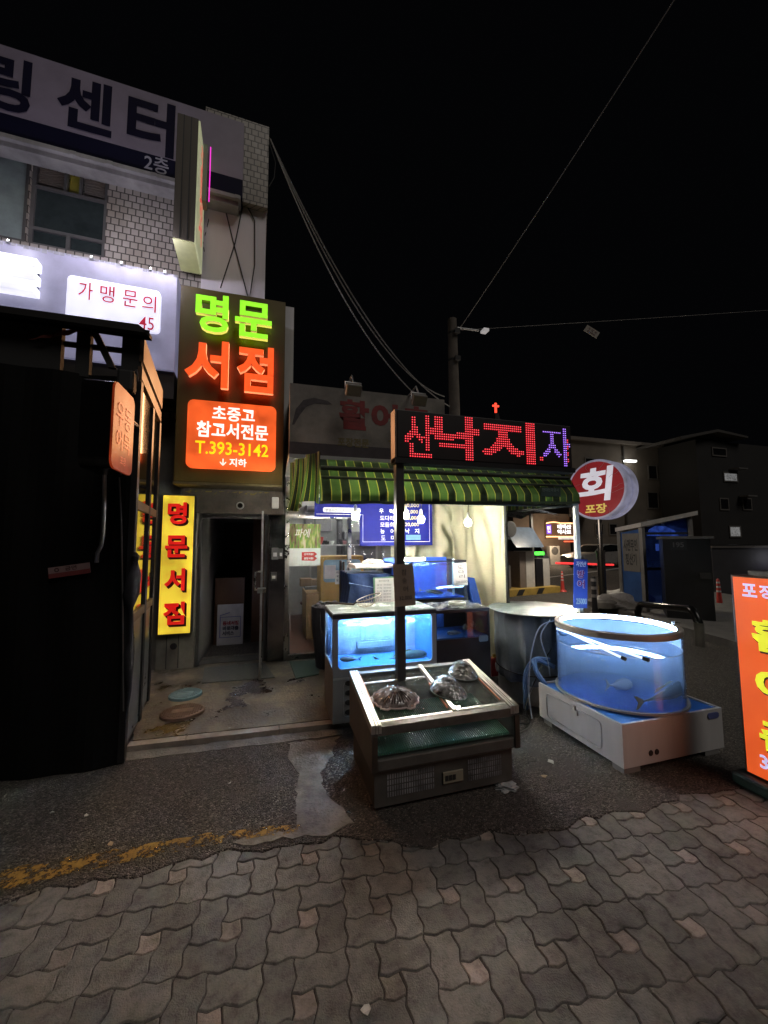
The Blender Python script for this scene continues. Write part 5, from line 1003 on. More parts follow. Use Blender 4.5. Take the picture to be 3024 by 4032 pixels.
card(1786, 2216, 1840, 2306, UY0-.02, -3, 'price_card', 'white paper price card hung on the deep blue tank', cpap, (('도', .0, .31, .42, .15), ('다', .08, .1, .42, .15), ('리', .1, -.1, .42, .15), ('28.000', .05, -.34, .85, .11)), mat('grey_ink', (.13, .13, .14), .6))
b = B(); P = [oY(x, y, 4.0) for x, y in ((1842, 2272), (1868, 2276), (1896, 2380), (1866, 2382))]; b.prism([tuple(p) for p in P], (0, .03, 0)); P = [oY(x, y, 4.06) for x, y in ((1840, 2280), (1852, 2278), (1880, 2384), (1850, 2386))]; b.prism([tuple(p) for p in P], (0, .03, 0)); tag(b.build('blue_board', mat('blue_board', (.03, .10, .45), .45)), 'pair of blue plastic boards leaning between the tanks and the cream tarpaulin', 'board')
# blue tarp bale with a foam lid, chart leaning on it
q = rectY(1368, 2245, 1580, 2420, 4.15); t = thing('covered_tank', 'bulky tank wrapped in blue tarpaulin with a white foam board on top', 'fish tank', (q[0], 4.1, .05)); tb = mat('blue_tarp', (.025, .055, .17), .5, var=.4, vs=7, bump=.6, bs=16)
b = B(); bm = bmesh.new(); bmesh.ops.create_cube(bm, size=1); bmesh.ops.subdivide_edges(bm, edges=bm.edges[:], cuts=14, use_grid_fill=True)
for v in bm.verts: p = v.co; k = .015*math.sin(p.x*19+p.z*13)+.012*math.sin(p.y*23+p.z*17); v.co = Vector((q[0]+(p.x+.5)*(q[1]-q[0]+.1)+k-.05*(p.z > .3)*(p.x < -.3)*0, 4.1+(p.y+.5)*.5+k, .06+(p.z+.5)*(q[3]-.03-.06)+k*.3-.04*(p.x+.5)*(p.z > .45)))
b.bm(bm); b.build('tarp_wrap', tb, t, smooth=True)
b = B()
for z0, z1 in ((.9, .8), (.62, .75)): b.tube([(q[0]+(q[1]-q[0])*u, 4.072+.006*math.sin(u*20), (z0+(z1-z0)*u)*q[3]) for u in np.linspace(0, .9, 12)], .005, 5)
b.build('rope', mat('blue_rope', (.15, .22, .4), .6), t)
q2 = rectY(1392, 2236, 1600, 2262, 4.2); tag(B().box(q2[0], q2[1]+.05, 4.12, 4.5, q[3]+.012, q[3]+.055, bev=.008).build('foam_board', mat('foam_white', (.74, .74, .70), .7, var=.06, bump=.1, bs=150)), 'white foam board lying on the blue tarpaulin bale', 'board')
cc = ((q2[0]+q2[1])/2-.06, 4.3, q[3]+.056); b = B(); b.lathe(cc, [(.12, 0), (.13, .015), (.08, .045), (.02, .055)], 18); b.v = [(x+.012*math.sin(y*90), y, z+.012*math.sin(x*80+y*50)*(z > cc[2]+.01)) for x, y, z in b.v]; tag(b.build('plastic_bag', mat('bag_white', (.6, .6, .55), .3)), 'crumpled white plastic bag on the foam board', 'bag')
t = card(1472, 2272, 1562, 2375, 3.96, -2, 'chart', 'green-edged white wall chart leaning by the blue tarpaulin bale', mat('chart_green', (.16, .34, .20), .6), (), ink, 'chart', .012)
qc = rectY(1477, 2278, 1560, 2372, 3.955); B().box(qc[0], qc[1], 3.952, 3.957, qc[2], qc[3]).build('sheet', cpap, t)
b = B(); textY(b, '원산지표시판', 1512, 2287, 42, 8, 3.95, bold=.01)
for i, s in enumerate(('광어 국내산', '우럭 국내산', '도미 일본산', '농어 국내산', '방어 국내산', '낙지 국내산')): textY(b, s, 1512, 2303+i*12, 58, 7, 3.95, bold=.005)
b.build('print', mat('chart_ink', (.16, .18, .18), .6), t)
for px in (1345, 1352): 
    c = oY(px, 2300, 4.6); B().tube([(c[0], 4.6, .06), (c[0], 4.6, oY(px, 2206, 4.6)[2])], .016, 8)
c = oY(1348, 2300, 4.6); zt = oY(1348, 2206, 4.6)[2]; t = tag(B().tube([(c[0]-.02, 4.6, .05), (c[0]-.02, 4.6, zt)], .016, 8).tube([(c[0]+.02, 4.62, .05), (c[0]+.02, 4.62, zt-.02)], .014, 8).build('net_handle', dsteel), 'two upright dark net handles beside the yellow cabinet', 'handle')
c = oY(1292, 2345, 5.0); b = B(); b.lathe((c[0], 5.0, .055), [(.15, 0), (.2, .5), (.21, .75), (.19, .75), (.15, .1)], 20); tag(b.build('tub', mat('dark_tub', (.03, .03, .04), .5)), 'dark tub of shellfish inside the shop door', 'tub')
b = B(); r = random.Random(8)
for k in range(60): a, rr_ = r.uniform(0, 6.28), r.uniform(0, .17); s = r.uniform(.02, .035); b.lathe((c[0]+rr_*math.cos(a), 5.0+rr_*math.sin(a), .79+r.uniform(0, .06)), [(.003, -s*.4), (s, 0), (.003, s*.4)], 7)
o = b.build('shellfish', mat('shellfish', (.10, .09, .12), .35, var=.8, vs=40)); o['kind'] = 'stuff'; o['label'] = 'heap of dark shellfish in the tub inside the shop door'; o['category'] = 'shellfish'
# ================================================================== GLASS COUNTER (display chiller)
fx0, fx1, fy0, fy1 = .592, 1.592, 2.28, 2.93; zf_, zb_ = .515, .628
def ztop_(y): return zf_+(y-fy0)*(zb_-zf_)/(fy1-fy0)
fg = thing('display_counter', 'low grey steel display chiller with a sloping glass top in front of the tanks', 'display counter', (fx0, fy0, 0))
cst = mat('counter_steel', (.27, .25, .225), .38, .75, var=.3, vs=5, bump=.08, bs=18, streak=True); cst2 = mat('counter_front', (.15, .142, .13), .45, .5, var=.35, vs=4, bump=.08)
def pan(b, x0, x1, poly): return b.prism([(x0, y, z) for y, z in poly], (x1-x0, 0, 0))
b = B(); pr_ = [(fy0, .262), (fy1, .05), (fy1, ztop_(fy1)-.03), (fy0+.03, ztop_(fy0)-.03), (fy0, ztop_(fy0)-.055)]; pr_[1] = (fy1, .262)
pan(b, fx0, fx0+.035, pr_); pan(b, fx1-.035, fx1, pr_); b.box(fx0+.036, fx1-.036, fy1-.03, fy1, .262, zb_-.03).box(fx0+.036, fx1-.036, fy0+.03, fy1-.031, .262, .28); b.build('upper_body', cst, fg)
b = B(); b.box(fx0+.028, fx1-.028, fy0+.045, fy1-.01, .035, .261); b.build('base', cst2, fg)
b = B(); b.box(fx0+.036, fx1-.036, fy0-.002, fy0+.029, .262, .325, bev=.006); b.build('front_rail', cst2, fg)
b = B(); b.prism([(fx0, fy0-.012, .262), (fx0+.034, fy0-.012, .262), (fx0+.034, fy0-.012, .47), (fx0, fy0-.012, .47)], (0, .0115, 0)); b.prism([(fx1-.034, fy0-.012, .262), (fx1, fy0-.012, .262), (fx1, fy0-.012, .47), (fx1-.034, fy0-.012, .47)], (0, .0115, 0)); b.build('corner_post', mat('corner_dark', (.12, .10, .085), .3, .8), fg)
b = B(); b.prism([(fx0+.036, fy0+.012, .326), (fx1-.036, fy0+.012, .326), (fx1-.036, fy0+.004, .463), (fx0+.036, fy0+.004, .463)], (0, .006, 0)); b.build('front_glass', glass('counter_glass', dirt=.05, dcol=(.4, .45, .42)), fg)
b = B(); b.prism([(fx0+.036, fy0-.004, .464), (fx1-.036, fy0-.004, .464), (fx1-.036, fy0-.004, zf_), (fx0+.036, fy0-.004, zf_)], (0, .045, .008)); b.build('top_front_rail', mat('front_rail_steel', (.15, .14, .125), .5, .5, var=.3, vs=12), fg)
def rail(x0, x1, dz0, dz1, ya=fy0-.006, yb=fy1): return [(x0, ya, ztop_(ya)+dz0), (x1, ya, ztop_(ya)+dz0), (x1, ya, ztop_(ya)+dz1), (x0, ya, ztop_(ya)+dz1)], (0, yb-ya, ztop_(yb)-ztop_(ya))
b = B()
for x0, x1 in ((fx0-.002, fx0+.022), (fx0+.026, fx0+.04), (fx0+.044, fx0+.06)): b.prism(*rail(x0, x1, -.035, .014))
b.build('side_rail', mat('rail_alu', (.62, .60, .55), .3, .85, var=.15), fg); b = B()
for x0, x1 in ((fx1-.06, fx1-.044), (fx1-.04, fx1-.026), (fx1-.022, fx1+.002)): b.prism(*rail(x0, x1, -.035, .014))
b.build('side_rail', mat('rail_alu', (.62, .60, .55), .3, .85, var=.15), fg)
b = B(); b.prism(*rail((fx0+fx1)/2+.05, (fx0+fx1)/2+.078, -.02, .012, fy0+.05)); b.build('centre_rail', mat('rail_alu', (.6,)*3), fg)
b = B(); b.prism(*rail(fx0+.061, fx1-.061, -.03, .004, fy1-.04)); b.build('back_rail', dsteel, fg)
dv = (fx0+fx1)/2+.064; top_g = glass('counter_top_glass', tint=(.93, .96, .94), dirt=.42, dcol=(.42, .47, .43), ds=7)
b = B(); b.prism(*rail(fx0+.062, dv-.016, -.016, -.010, fy0+.05, fy1-.041)); b.prism(*rail(dv+.016, fx1-.062, -.010, -.004, fy0+.05, fy1-.041)); b.build('sliding_glass', top_g, fg)
b = B(); b.prism(*rail(fx0+.075, dv-.02, -.010, -.002, fy1-.16, fy1-.15)); b.prism(*rail(fx0+.062, dv-.016, -.012, .002, fy0+.042, fy0+.056)); b.prism(*rail(dv+.016, fx1-.062, -.008, .006, fy0+.042, fy0+.06)); b.build('glass_edge', alu, fg)
b = B(); nR = 62
for k in range(nR):
    x = fx0+.05+k*(fx1-fx0-.1)/nR; b.prism([(x, fy0+.03, .335), (x+.009, fy0+.03, .335), (x+.009, fy0+.03, .352), (x, fy0+.03, .352)], (0, .5, .07))
b.build('ribbed_mat', mat('green_mat_rib', (.06, .24, .16), .4, var=.2), fg)
b = B(); b.prism(*rail(fx0+.064, fx0+.072, -.006, .003, fy0+.2)); b.prism(*rail(dv-.03, dv-.022, -.009, .001, fy0+.1, fy0+.4)); b.prism(*rail(fx1-.075, fx1-.067, -.004, .004, fy0+.1, fy1-.1)); b.build('orange_seal', mat('orange_seal', (.5, .16, .08), .5), fg)
b = B(); b.box(fx0+.037, fx1-.037, fy0+.032, fy1-.032, .29, .31); b.add([(fx0+.04, fy0+.03, .334), (fx1-.04, fy0+.03, .334), (fx1-.04, fy0+.53, .404), (fx0+.04, fy0+.53, .404)], [(0, 1, 2, 3)]); b.build('inner_tray', mat('tray_dark', (.02, .05, .04), .5), fg)
# vents, switch plate, foot wheel bracket on the lower front
yv = fy0+.044
for xa, xb in ((.70, 1.02), (1.24, 1.50)):
    b = B()
    for i in range(int((xb-xa)/.0155)):
        for j in range(4): b.box(xa+i*.0155, xa+i*.0155+.008, yv-.003, yv-.0005, .085+j*.034, .085+j*.034+.026)
    b.build('vent_slots', mat('vent_pale', (.34, .34, .36), .4, .3, var=.9, vs=9), fg)
B().box(.66, 1.54, yv-.0028, yv-.0004, .232, .250).build('upper_trim', cst, fg)
k = B().box(1.06, 1.20, yv-.012, yv-.0005, .10, .17, bev=.004).build('switch_plate', mat('plate_beige', (.26, .24, .18), .5), fg)
b = B()
for i in range(3): b.box(1.075+i*.025, 1.095+i*.025, yv-.016, yv-.0125, .12, .15)
b.build('switch', rubber, k)
b = B()
for x in (fx0+.06, fx1-.06):
    for y in (fy0+.09, fy1-.06): b.lathe((x-.012, y, .022), [(.021, 0), (.021, .024)], 14, Matrix.Rotation(math.radians(90), 3, 'Y'))
b.build('castor', rubber, fg)
lp = None
# shell platters in cling film on the glass
def onTop(px, py):
    d = ray(px, py); s = (zb_-zf_)/(fy1-fy0); t = (zf_-s*fy0-EYE)/(d[2]-s*d[1]); return EYEP+d*t
film = glass('cling_film', refl=.16, rough=.03, dirt=.16, dcol=(.75, .72, .7), ds=30)
N = film.node_tree.nodes; L = film.node_tree.links
nz = N.new('ShaderNodeTexNoise'); nz.inputs['Scale'].default_value = 21; nz.inputs['Detail'].default_value = 2; tc = N.new('ShaderNodeTexCoord'); L.new(tc.outputs['Object'], nz.inputs[0]); bp = N.new('ShaderNodeBump'); bp.inputs['Strength'].default_value = 1; bp.inputs['Distance'].default_value = .02; L.new(nz.outputs['Fac'], bp.inputs['Height'])
for n_ in N:
    if n_.type in ('BSDF_GLOSSY', 'LAYER_WEIGHT'): L.new(bp.outputs[0], n_.inputs['Normal'])
def platter(px, py, w, l, rot, kind, lab):
    c = onTop(px, py); c[2] += .006; sl_ = math.atan((zb_-zf_)/(fy1-fy0)); T = Matrix.Translation(c) @ Matrix.Rotation(sl_, 4, 'X') @ Matrix.Rotation(math.radians(rot), 4, 'Z')
    t = thing('shell_platter', lab, 'shell platter', c, 'shell platters on the glass counter'); nr, na = 16, 72; H_ = .068
    def dome(u, a, grow=0):
        if kind == 'scallop':
            R = 1+.035*math.cos(a*15)*u if math.sin(a) > -.75 else .95+.16*(abs(math.cos(a)) > .35)*u; rid = .006*math.cos(a*15)*u*(1-u)*3
            hx = u*R
        else:
            R = 1+.08*math.sin(a*2+.6)+.05*math.sin(a*3); hx = u*R; rid = .005*math.sin(u*20+a*3)*(1-u*.6)+.003*math.sin(a*21+u*8)
        z = H_*(1-u**2.3)**.8+rid+grow
        if kind != 'scallop': z *= 1+.25*math.cos(a-.8)*u
        return (math.cos(a)*hx*w/2*(1+grow*2), math.sin(a)*hx*l/2*(1+grow*2), max(.001, z))
    def mk(grow, rg):
        b = B(T); vs = [dome(0, 0, grow)]; fs = []
        for i in range(1, nr+1):
            for j in range(na): p = dome(i/nr, 2*math.pi*j/na, grow); q = rg(); vs.append((p[0]+q*.5, p[1]+q*.5, p[2]+q))
        fs += [(0, 1+j, 1+(j+1) % na) for j in range(na)]
        for i in range(nr-1):
            for j in range(na): A_ = 1+i*na; fs.append((A_+j, A_+na+j, A_+na+(j+1) % na, A_+(j+1) % na))
        return b.add(vs, fs)
    if kind == 'scallop':
        m = mat('scallop_food', (.26, .17, .14), .4, var=.6, vs=16, bump=.35, bs=40, two=(.62, .51, .46)); mr = mat('scallop_rim', (.62, .50, .47), .3)
    else: m = mat('abalone_shell', (.02, .024, .02), .2, var=.8, vs=15, bump=.6, bs=45, two=(.34, .34, .30)); mr = mat('abalone_rim', (.12, .15, .13), .25)
    mk(0, lambda: 0).build('shell', m, t, smooth=True)
    b = B(T); P = [dome(1, 2*math.pi*j/na) for j in range(na+1)]; b.tube([(x*1.03, y*1.03, .006) for x, y, z in P], .007 if kind == 'scallop' else .005, 6); b.build('rim', mr, t, smooth=True)
    if kind == 'scallop':
        b = B(T)
        for j in range(11):
            a = math.radians(-90+(j-5)*9); b.tube([(math.cos(a)*.25*w*k, math.sin(a)*l*.25*k*1.0-.0, dome(.5*k, a)[2]+.004) for k in (.5, 1, 1.4, 1.7)], .004, 5)
        b.build('sliced_strips', mat('dark_strip', (.045, .025, .02), .3, var=.5, vs=50), t)
    rg_ = random.Random(px); mk(.007, lambda: rg_.uniform(-.0025, .0025)).build('cling_film', film, t, smooth=True)
platter(1556, 2758, .30, .235, -8, 'scallop', 'scallop-shaped platter in cling film on the left pane of the counter')
platter(1764, 2722, .22, .27, 32, 'abalone', 'dark shell platter in cling film nearest the middle rail of the counter')
platter(1822, 2655, .22, .225, 38, 'abalone', 'pale dark-edged shell platter in cling film at the back right of the counter')
# ================================================================== TARPED ROUND TANK
rx, ry, rr0 = 2.76, 3.60, .41
rt_ = thing('round_tank', 'round tank wrapped in grey tarpaulin with a pale disc lid beside the lit tank', 'fish tank', (rx, ry, 0)); gt = mat('grey_tarp', (.15, .175, .21), .55, var=.3, vs=5, bump=.4, bs=14)
b = B(); b.lathe((rx, ry, .006), [(rr0-.015, 0), (rr0-.015, .22), (rr0-.03, .24)], 48); b.build('base', mat('tank_base_white', (.42, .40, .36), .5, var=.3, vs=4), rt_, smooth=True)
b = B(); n = 96
prof = [(rr0+.0, .205), (rr0+.012, .25), (rr0-.002, .30), (rr0+.006, .5), (rr0+.01, .8), (rr0, .872)]
b.lathe((rx, ry, 0), prof, n, cap=False); vs = []
for x, y, z in b.v:
    a = math.atan2(y-ry, x-rx); k = .012*math.sin(a*13+z*3)+.009*math.sin(a*29+z*7)*(.5+z)+.008*math.sin(z*14+a*5); f = 1+(k/rr0)*(0.35 if abs(z-.3) < .02 else 1); vs.append((rx+(x-rx)*f, ry+(y-ry)*f, z+.012*math.sin(a*9)*(z < .22)))
b.v = vs; b.build('tarp_wrap', gt, rt_, smooth=True)
b = B(); b.tube([(rx+(rr0+.006)*math.cos(a), ry+(rr0+.006)*math.sin(a), .30+.008*math.sin(a*3)) for a in np.linspace(0, 2*math.pi, 49)], .006, 6); b.build('rope', rubber, rt_)
b = B(); b.lathe((rx, ry, .878), [(.47, 0), (.482, .006), (.478, .014), (.01, .026)], 64); b.build('lid', mat('disc_lid', (.40, .48, .46), .22, var=.3, vs=5), rt_, smooth=True)
hose = mat('blue_hose', (.10, .20, .42), .35)
def hang(name, lab, pts, r, m, cat='hose'):
    P = []; pts = [np.array(p, float) for p in pts]
    for i in range(len(pts)-1):
        p0, p1, p2, p3 = pts[max(i-1, 0)], pts[i], pts[i+1], pts[min(i+2, len(pts)-1)]
        for t in np.linspace(0, 1, 9)[:-1]: P.append(.5*((2*p1)+(-p0+p2)*t+(2*p0-5*p1+4*p2-p3)*t*t+(-p0+3*p1-3*p2+p3)*t**3))
    P.append(pts[-1]); return tag(B().tube(P, r, 8).build(name, m, smooth=True), lab, cat)
cxx, cyy = 2.86, 2.68
hang('hose', 'fat blue hose curving between the grey tarped tank and the lit tank box', [(2.42, 3.02, .30), (2.36, 3.08, .42), (2.40, 3.14, .50), (2.50, 3.12, .47), (2.56, 3.08, .44)], .022, hose); hang('hose', 'second fat blue hose behind the first, dropping to the ground', [(2.53, 3.1, .50), (2.42, 3.18, .49), (2.33, 3.2, .36), (2.32, 3.2, .15), (2.36, 3.25, .03)], .022, hose)
hang('hose', 'thin pale air line looping from the lit tank rim to the ground', [(2.62, 3.10, .86), (2.46, 3.14, .80), (2.36, 3.15, .55), (2.30, 3.12, .25), (2.27, 3.05, .03)], .006, mat('pale_line', (.35, .42, .55), .3)); hang('hose', 'second thin pale air line hanging straight down behind the lit tank box', [(2.56, 3.12, .86), (2.45, 3.12, .72), (2.5, 3.1, .5), (2.52, 3.1, .36)], .006, mat('pale_line', (.35,)*3))
hang('power_cord', 'black power cord draped from the lit tank over to the tarped tank foot', [(2.75, 3.12, .90), (2.72, 3.2, .7), (2.5, 3.2, .4), (2.28, 3.15, .1), (2.2, 3.0, .02), (2.0, 3.2, .012)], .006, wire, 'cord'); hang('power_cord', 'black cord lying on the ground by the counter end', [(1.66, 2.95, .015), (1.85, 3.0, .012), (2.05, 3.12, .06), (2.22, 3.3, .03), (2.35, 3.4, .012)], .007, wire, 'cord')
hang('power_cord', 'grey cord curling over the ground before the tarped tank', [(1.7, 3.0, .012), (1.9, 2.9, .012), (2.1, 2.92, .012), (2.25, 3.05, .012), (2.22, 3.25, .012)], .006, mat('grey_cord', (.16, .15, .14), .5), 'cord')
t = thing('jerrycan', 'red plastic can standing behind the counter beside the black tank', 'can', oZ(1950, 2640, 0)); c = oZ(1948, 2660, 0.05); B().box(c[0]-.07, c[0]+.07, c[1]-.05, c[1]+.06, .052, .26, bev=.02).build('body', mat('red_plastic', (.30, .02, .02), .4), t); B().lathe((c[0], c[1], .26), [(.02, 0), (.02, .03)], 12).build('cap', mat('yellow_cap', (.4, .28, .04), .5), t)
# ================================================================== LIT ROUND TANK ON ITS WHITE BOX
wx0_, wx1_, wy0, wy1, wz = 2.355, 3.325, 2.19, 3.05, .335
wbx = thing('tank_stand', 'white fibreglass box stand with a blue recessed top under the lit round tank', 'tank stand', (wx0_, wy0, 0)); wsh = mat('white_fibreglass', (.52, .50, .49), .42, var=.18, vs=3, streak=True, bump=.04)
b = B(); b.box(wx0_, wx1_, wy0, wy0+.02, .045, wz).box(wx0_, wx1_, wy1-.02, wy1, .045, wz).box(wx0_, wx0_+.02, wy0+.0205, wy1-.0205, .045, wz).box(wx1_-.02, wx1_, wy0+.0205, wy1-.0205, .045, wz); b.build('shell', wsh, wbx)
B().box(wx0_+.021, wx1_-.021, wy0+.021, wy1-.021, .25, wz-.012).build('blue_top', mat('gel_blue', (.03, .17, .58), .3, var=.12), wbx)
P = rrect(-wy1+.10, -wy0-.18, .085, wz-.055, .03); b = B(Matrix.Rotation(math.radians(-90), 4, 'Z')); b.tube([(y, wx0_-.001, z) for y, z in P+P[:1]], .004, 6); b.build('access_panel', wsh, wbx)
b = B(); yl_ = 2.62; b.box(wx0_-.012, wx0_-.0005, yl_-.03, yl_+.03, .235, .268).box(wx0_-.016, wx0_-.0005, yl_-.012, yl_+.012, .269, .30); b.build('latch', mat('latch_white', (.5, .48, .45), .4), wbx)
c = oY(2735, 2795, wy0); rpanel(B(), 3.17, 3.285, .27, .312, wy0-.007, .0065, .02).build('maker_plate', mat('maker_plate', (.10, .12, .30), .35), wbx)
for x in (2.60, 2.655): B().lathe((x, wy0-.001, .115), [(.02, 0), (.018, .004)], 16, R9).build('drain_hole', rubber, wbx)
b = B()
for x, y in ((wx0_+.05, wy0+.03), (wx0_+.05, wy1-.12), (wx1_-.15, wy0+.03), (wx1_-.15, wy1-.12)): b.box(x-.045, x+.1, y-.025, y+.07, .007, .044)
b.build('foot', mat('foot_grey', (.2, .19, .18), .7), wbx)
rc = .462; zt = .905
lk = thing('round_tank', 'round clear acrylic tank of glowing blue water on the white box stand', 'fish tank', (cxx, cyy, wz))
acr = glass('acrylic', tint=(.93, .97, 1), dirt=.06, dcol=(.5, .65, 1), ds=6)
b = B(); b.lathe((cxx, cyy, wz), [(rc+.004, 0), (rc+.004, zt-wz-.045)], 80, cap=False); b.build('acrylic_wall', acr, lk, smooth=True, fix=False)
b = B(); b.lathe((cxx, cyy, wz), [(rc+.001, .001), (rc+.026, .001), (rc+.024, .016), (rc+.006, .018)], 80, cap=False); b.build('bottom_ring', mat('ring_beige', (.33, .32, .29), .45), lk, smooth=True)
b = B(); b.lathe((cxx, cyy, zt-.046), [(rc-.032, 0), (rc+.010, 0), (rc+.012, .004), (rc+.012, .042), (rc+.008, .046), (rc-.030, .046), (rc-.032, .042), (rc-.032, 0)], 80, cap=False); b.build('rim', mat('rim_beige', (.36, .33, .29), .45, var=.1), lk, smooth=True)
B().lathe((cxx, cyy, wz-.010), [(rc-.002, 0), (rc-.002, .014)], 80).build('tank_floor', mat('tank_floor_blue', (.012, .13, .72), .4, var=.1), lk)
zw_ = .735
ring_l = emis('rim_led', (.45, .66, 1), 54, base=(.8,)*3, var=0)
b = B(); b.lathe((cxx, cyy, zt-.056), [(rc-.0335, .016), (rc-.0335, .050)], 64, cap=False); b.build('led_strip', ring_l, lk)
b = B(); b.lathe((cxx, cyy, wz+.012), [(rc-.0015, 0), (rc-.0015, zt-wz-.07)], 60, cap=False, a0=math.radians(-42), a1=math.radians(138)); b.build('back_film', mat('blue_film', (.40, .60, .90), .45, var=.15, vs=4), lk, smooth=True)
wm_ = glass('tank_water', tint=(.97, .98, 1)); N = wm_.node_tree.nodes; L = wm_.node_tree.links; o_ = [n_ for n_ in N if n_.type == 'OUTPUT_MATERIAL'][0]
vo = N.new('ShaderNodeVolumePrincipled'); vo.inputs['Color'].default_value = (.48, .70, 1, 1); vo.inputs['Density'].default_value = 1.9; vo.inputs['Anisotropy'].default_value = .1; L.new(vo.outputs[0], o_.inputs[1])
b = B(); b.lathe((cxx, cyy, wz+.006), [(rc-.004, 0), (rc-.004, zw_-wz-.006)], 72); b.build('water', wm_, lk)
b = B(); b.lathe((cxx, cyy, zw_-.003), [(rc-.006, 0), (rc-.001, .002), (rc-.001, .007), (rc-.006, .004)], 72, cap=False); b.build('waterline', mat('waterline', (.75, .82, .95), .2), lk)
b = B(); rb = random.Random(9)
for k in range(140):
    a = rb.uniform(math.radians(150), math.radians(215)); r_b = rc*rb.uniform(.5, .96); s = rb.uniform(.0015, .005); b.lathe((cxx+r_b*math.cos(a), cyy+r_b*math.sin(a), zw_-.01-abs(rb.gauss(0, .09))), [(s*.3, -s), (s, 0), (s*.3, s)], 5)
o = b.build('bubbles', MATS['bubble_white'], lk); o['kind'] = 'stuff'
lt2 = emis('round_tank_tube', (.66, .76, 1), 1.5, base=(.8,)*3, var=0)
for k, (p0, p1) in enumerate((((2240, 2505), (2463, 2596)), ((2330, 2505), (2556, 2600)))):
    a = oZ(*p1, zw_+.012); e = oZ(*p0, zw_+.06); e = a+(np.array([cxx-rc+.05, cyy+.12+.12*k, zw_+.10])-a)*.98
    u = thing('lamp_tube', ('lit waterproof light tube lying across the round tank, nearer one', 'lit waterproof light tube lying across the round tank, farther one')[k], 'light tube', a, 'light tubes in the round tank'); B().tube([e, a+(e-a)*.06], .008, 10).build('tube', lt2, u); B().tube([a+(e-a)*.055, a], .014, 12).build('end_cap', rubber, u)
a, c = oY(2398, 2698, cyy-.1), oY(2490, 2696, cyy-.02); fish('fish', 'pale white fish swimming low in the lit round tank', c, a, .10, .05, fwhite, fwhite, fwhite)
a, c = oY(2700, 2690, 2.52), oY(2530, 2762, 2.36); fish('fish', 'large yellow-tailed fish at the right of the lit round tank', a, c, .12, .07, fgreen, fbel, fyel, .05)
c = (cxx-rc+.06, cyy+.18, .80); tag(B().lathe((cxx-.30, cyy+.27, .76), [(.03, 0), (.045, .02), (.045, .08), (.02, .11)], 14).build('air_pump', mat('blue_pump', (.15, .28, .5), .4)), 'small blue air pump hung inside the back of the round tank', 'pump')
b = B(); a = math.radians(-28)
for s in (-.012, .012): b.tube([(cxx+(rc-.012)*math.cos(a)+s, cyy+(rc-.012)*math.sin(a), zt+.0), (cxx+(rc-.012)*math.cos(a)+s, cyy+(rc-.012)*math.sin(a), zt+.018), (cxx+(rc+.03)*math.cos(a)+s, cyy+(rc+.03)*math.sin(a), zt+.012)], .004, 5)
tag(b.build('clip', steel), 'small wire clip on the rim of the round tank', 'clip')
# ================================================================== RIGHT SIDE OF THE STREET
def zAt(px, py, P):
    """height where the ray through a pixel passes over ground point P"""
    d = ray(px, py); t = math.hypot(P[0], P[1])/math.hypot(d[0], d[1]); return EYE+d[2]*t
def walls(b, pts, z0, z1, t=None):
    return b.prism([(p[0], p[1], z0) for p in pts], (0, 0, z1-z0))
# orange light sign at the frame edge, facing left
OX = 3.02; yb_ = oX(2940, 3060, OX)[1]; oz1 = oX(2887, 2262, OX)[2]; oz0 = oX(2938, 3040, OX)[2]; oy1 = oX(2900, 2600, OX)[1]; oy0 = oy1-.62
os_ = thing('light_sign', 'orange standing light sign with yellow and lilac lettering at the right edge', 'sign', (OX, oy1, 0))
B().box(OX+.002, OX+.17, oy0, oy1, oz0, oz1, bev=.006).build('casing', mat('dark_frame', (.06, .05, .045), .4, .5), os_)
of = emis('orange_sign_face', (.85, .11, .022), .74, base=(.5, .1, .02), vs=3, var=.15); B().box(OX-.002, OX+.0015, oy0+.012, oy1-.016, oz0+.012, oz1-.014).build('face', of, os_)
def textX(b, s, px, py, w, h, X, **k):
    c = oX(px, py, X); d = (oX(px, py-h/2, X)[2]-oX(px, py+h/2, X)[2]); y0_, y1_ = oX(px-w/2, py, X)[1], oX(px+w/2, py, X)[1]
    return text(b, s, (X, c[1], c[2]), (0, -1, 0), ZU, abs(y0_-y1_), d, **k)
def syl(b, s, y, z, w, h, **k): return text(b, s, (OX-.005, y, z), (0, -1, 0), ZU, w, h, **k)
H_ = oz1-oz0; lil2 = emis('lilac_letter', (.62, .62, 1), .75, var=.03); yl2 = emis('yellow_green_letter', (.78, .80, .04), .85, var=.04)
b = B()
ztp = oX(2960, 2325, OX)[2]
for i, s in enumerate('포장전문'): 
    yy = oX(2952, 2325, OX)[1]-i*.095; syl(b, s, yy, ztp, .082, .085, bold=.03)
zt9 = oX(2985, 2990, OX)[2]
syl(b, '393-1225', oy1-.29, zt9, .40, .085, bold=.025); b.build('white_lettering', lil2, os_)
b = B(); sh_ = B()
for s, py in (('활', 2500), ('어', 2690), ('촌', 2880)):
    zc = oX(2990, py, OX)[2]; syl(b, s, oy1-.22, zc, .24, .20, bold=.032); text(sh_, s, (OX-.0035, oy1-.228, zc-.01), (0, -1, 0), ZU, .25, .205, bold=.034)
b.build('yellow_lettering', yl2, os_); sh_.build('letter_shadow', mat('brown_shadow', (.05, .02, .01), .6), os_)
B().box(OX-.06, OX+.24, oy0-.02, oy1+.05, .006, oz0-.003, bev=.02).build('base', mat('green_base', (.02, .05, .045), .5, var=.3), os_)
B().box(OX+.01, OX+.16, oy0+.1, oy1-.1, oz1+.001, oz1+.03).build('top_box', dsteel, os_)
lp = bpy.data.lights.new('orange_sign_light', 'AREA'); lp.shape = 'RECTANGLE'; lp.size = .55; lp.size_y = 1.1; lp.energy = 1.0; lp.color = (1, .5, .4)
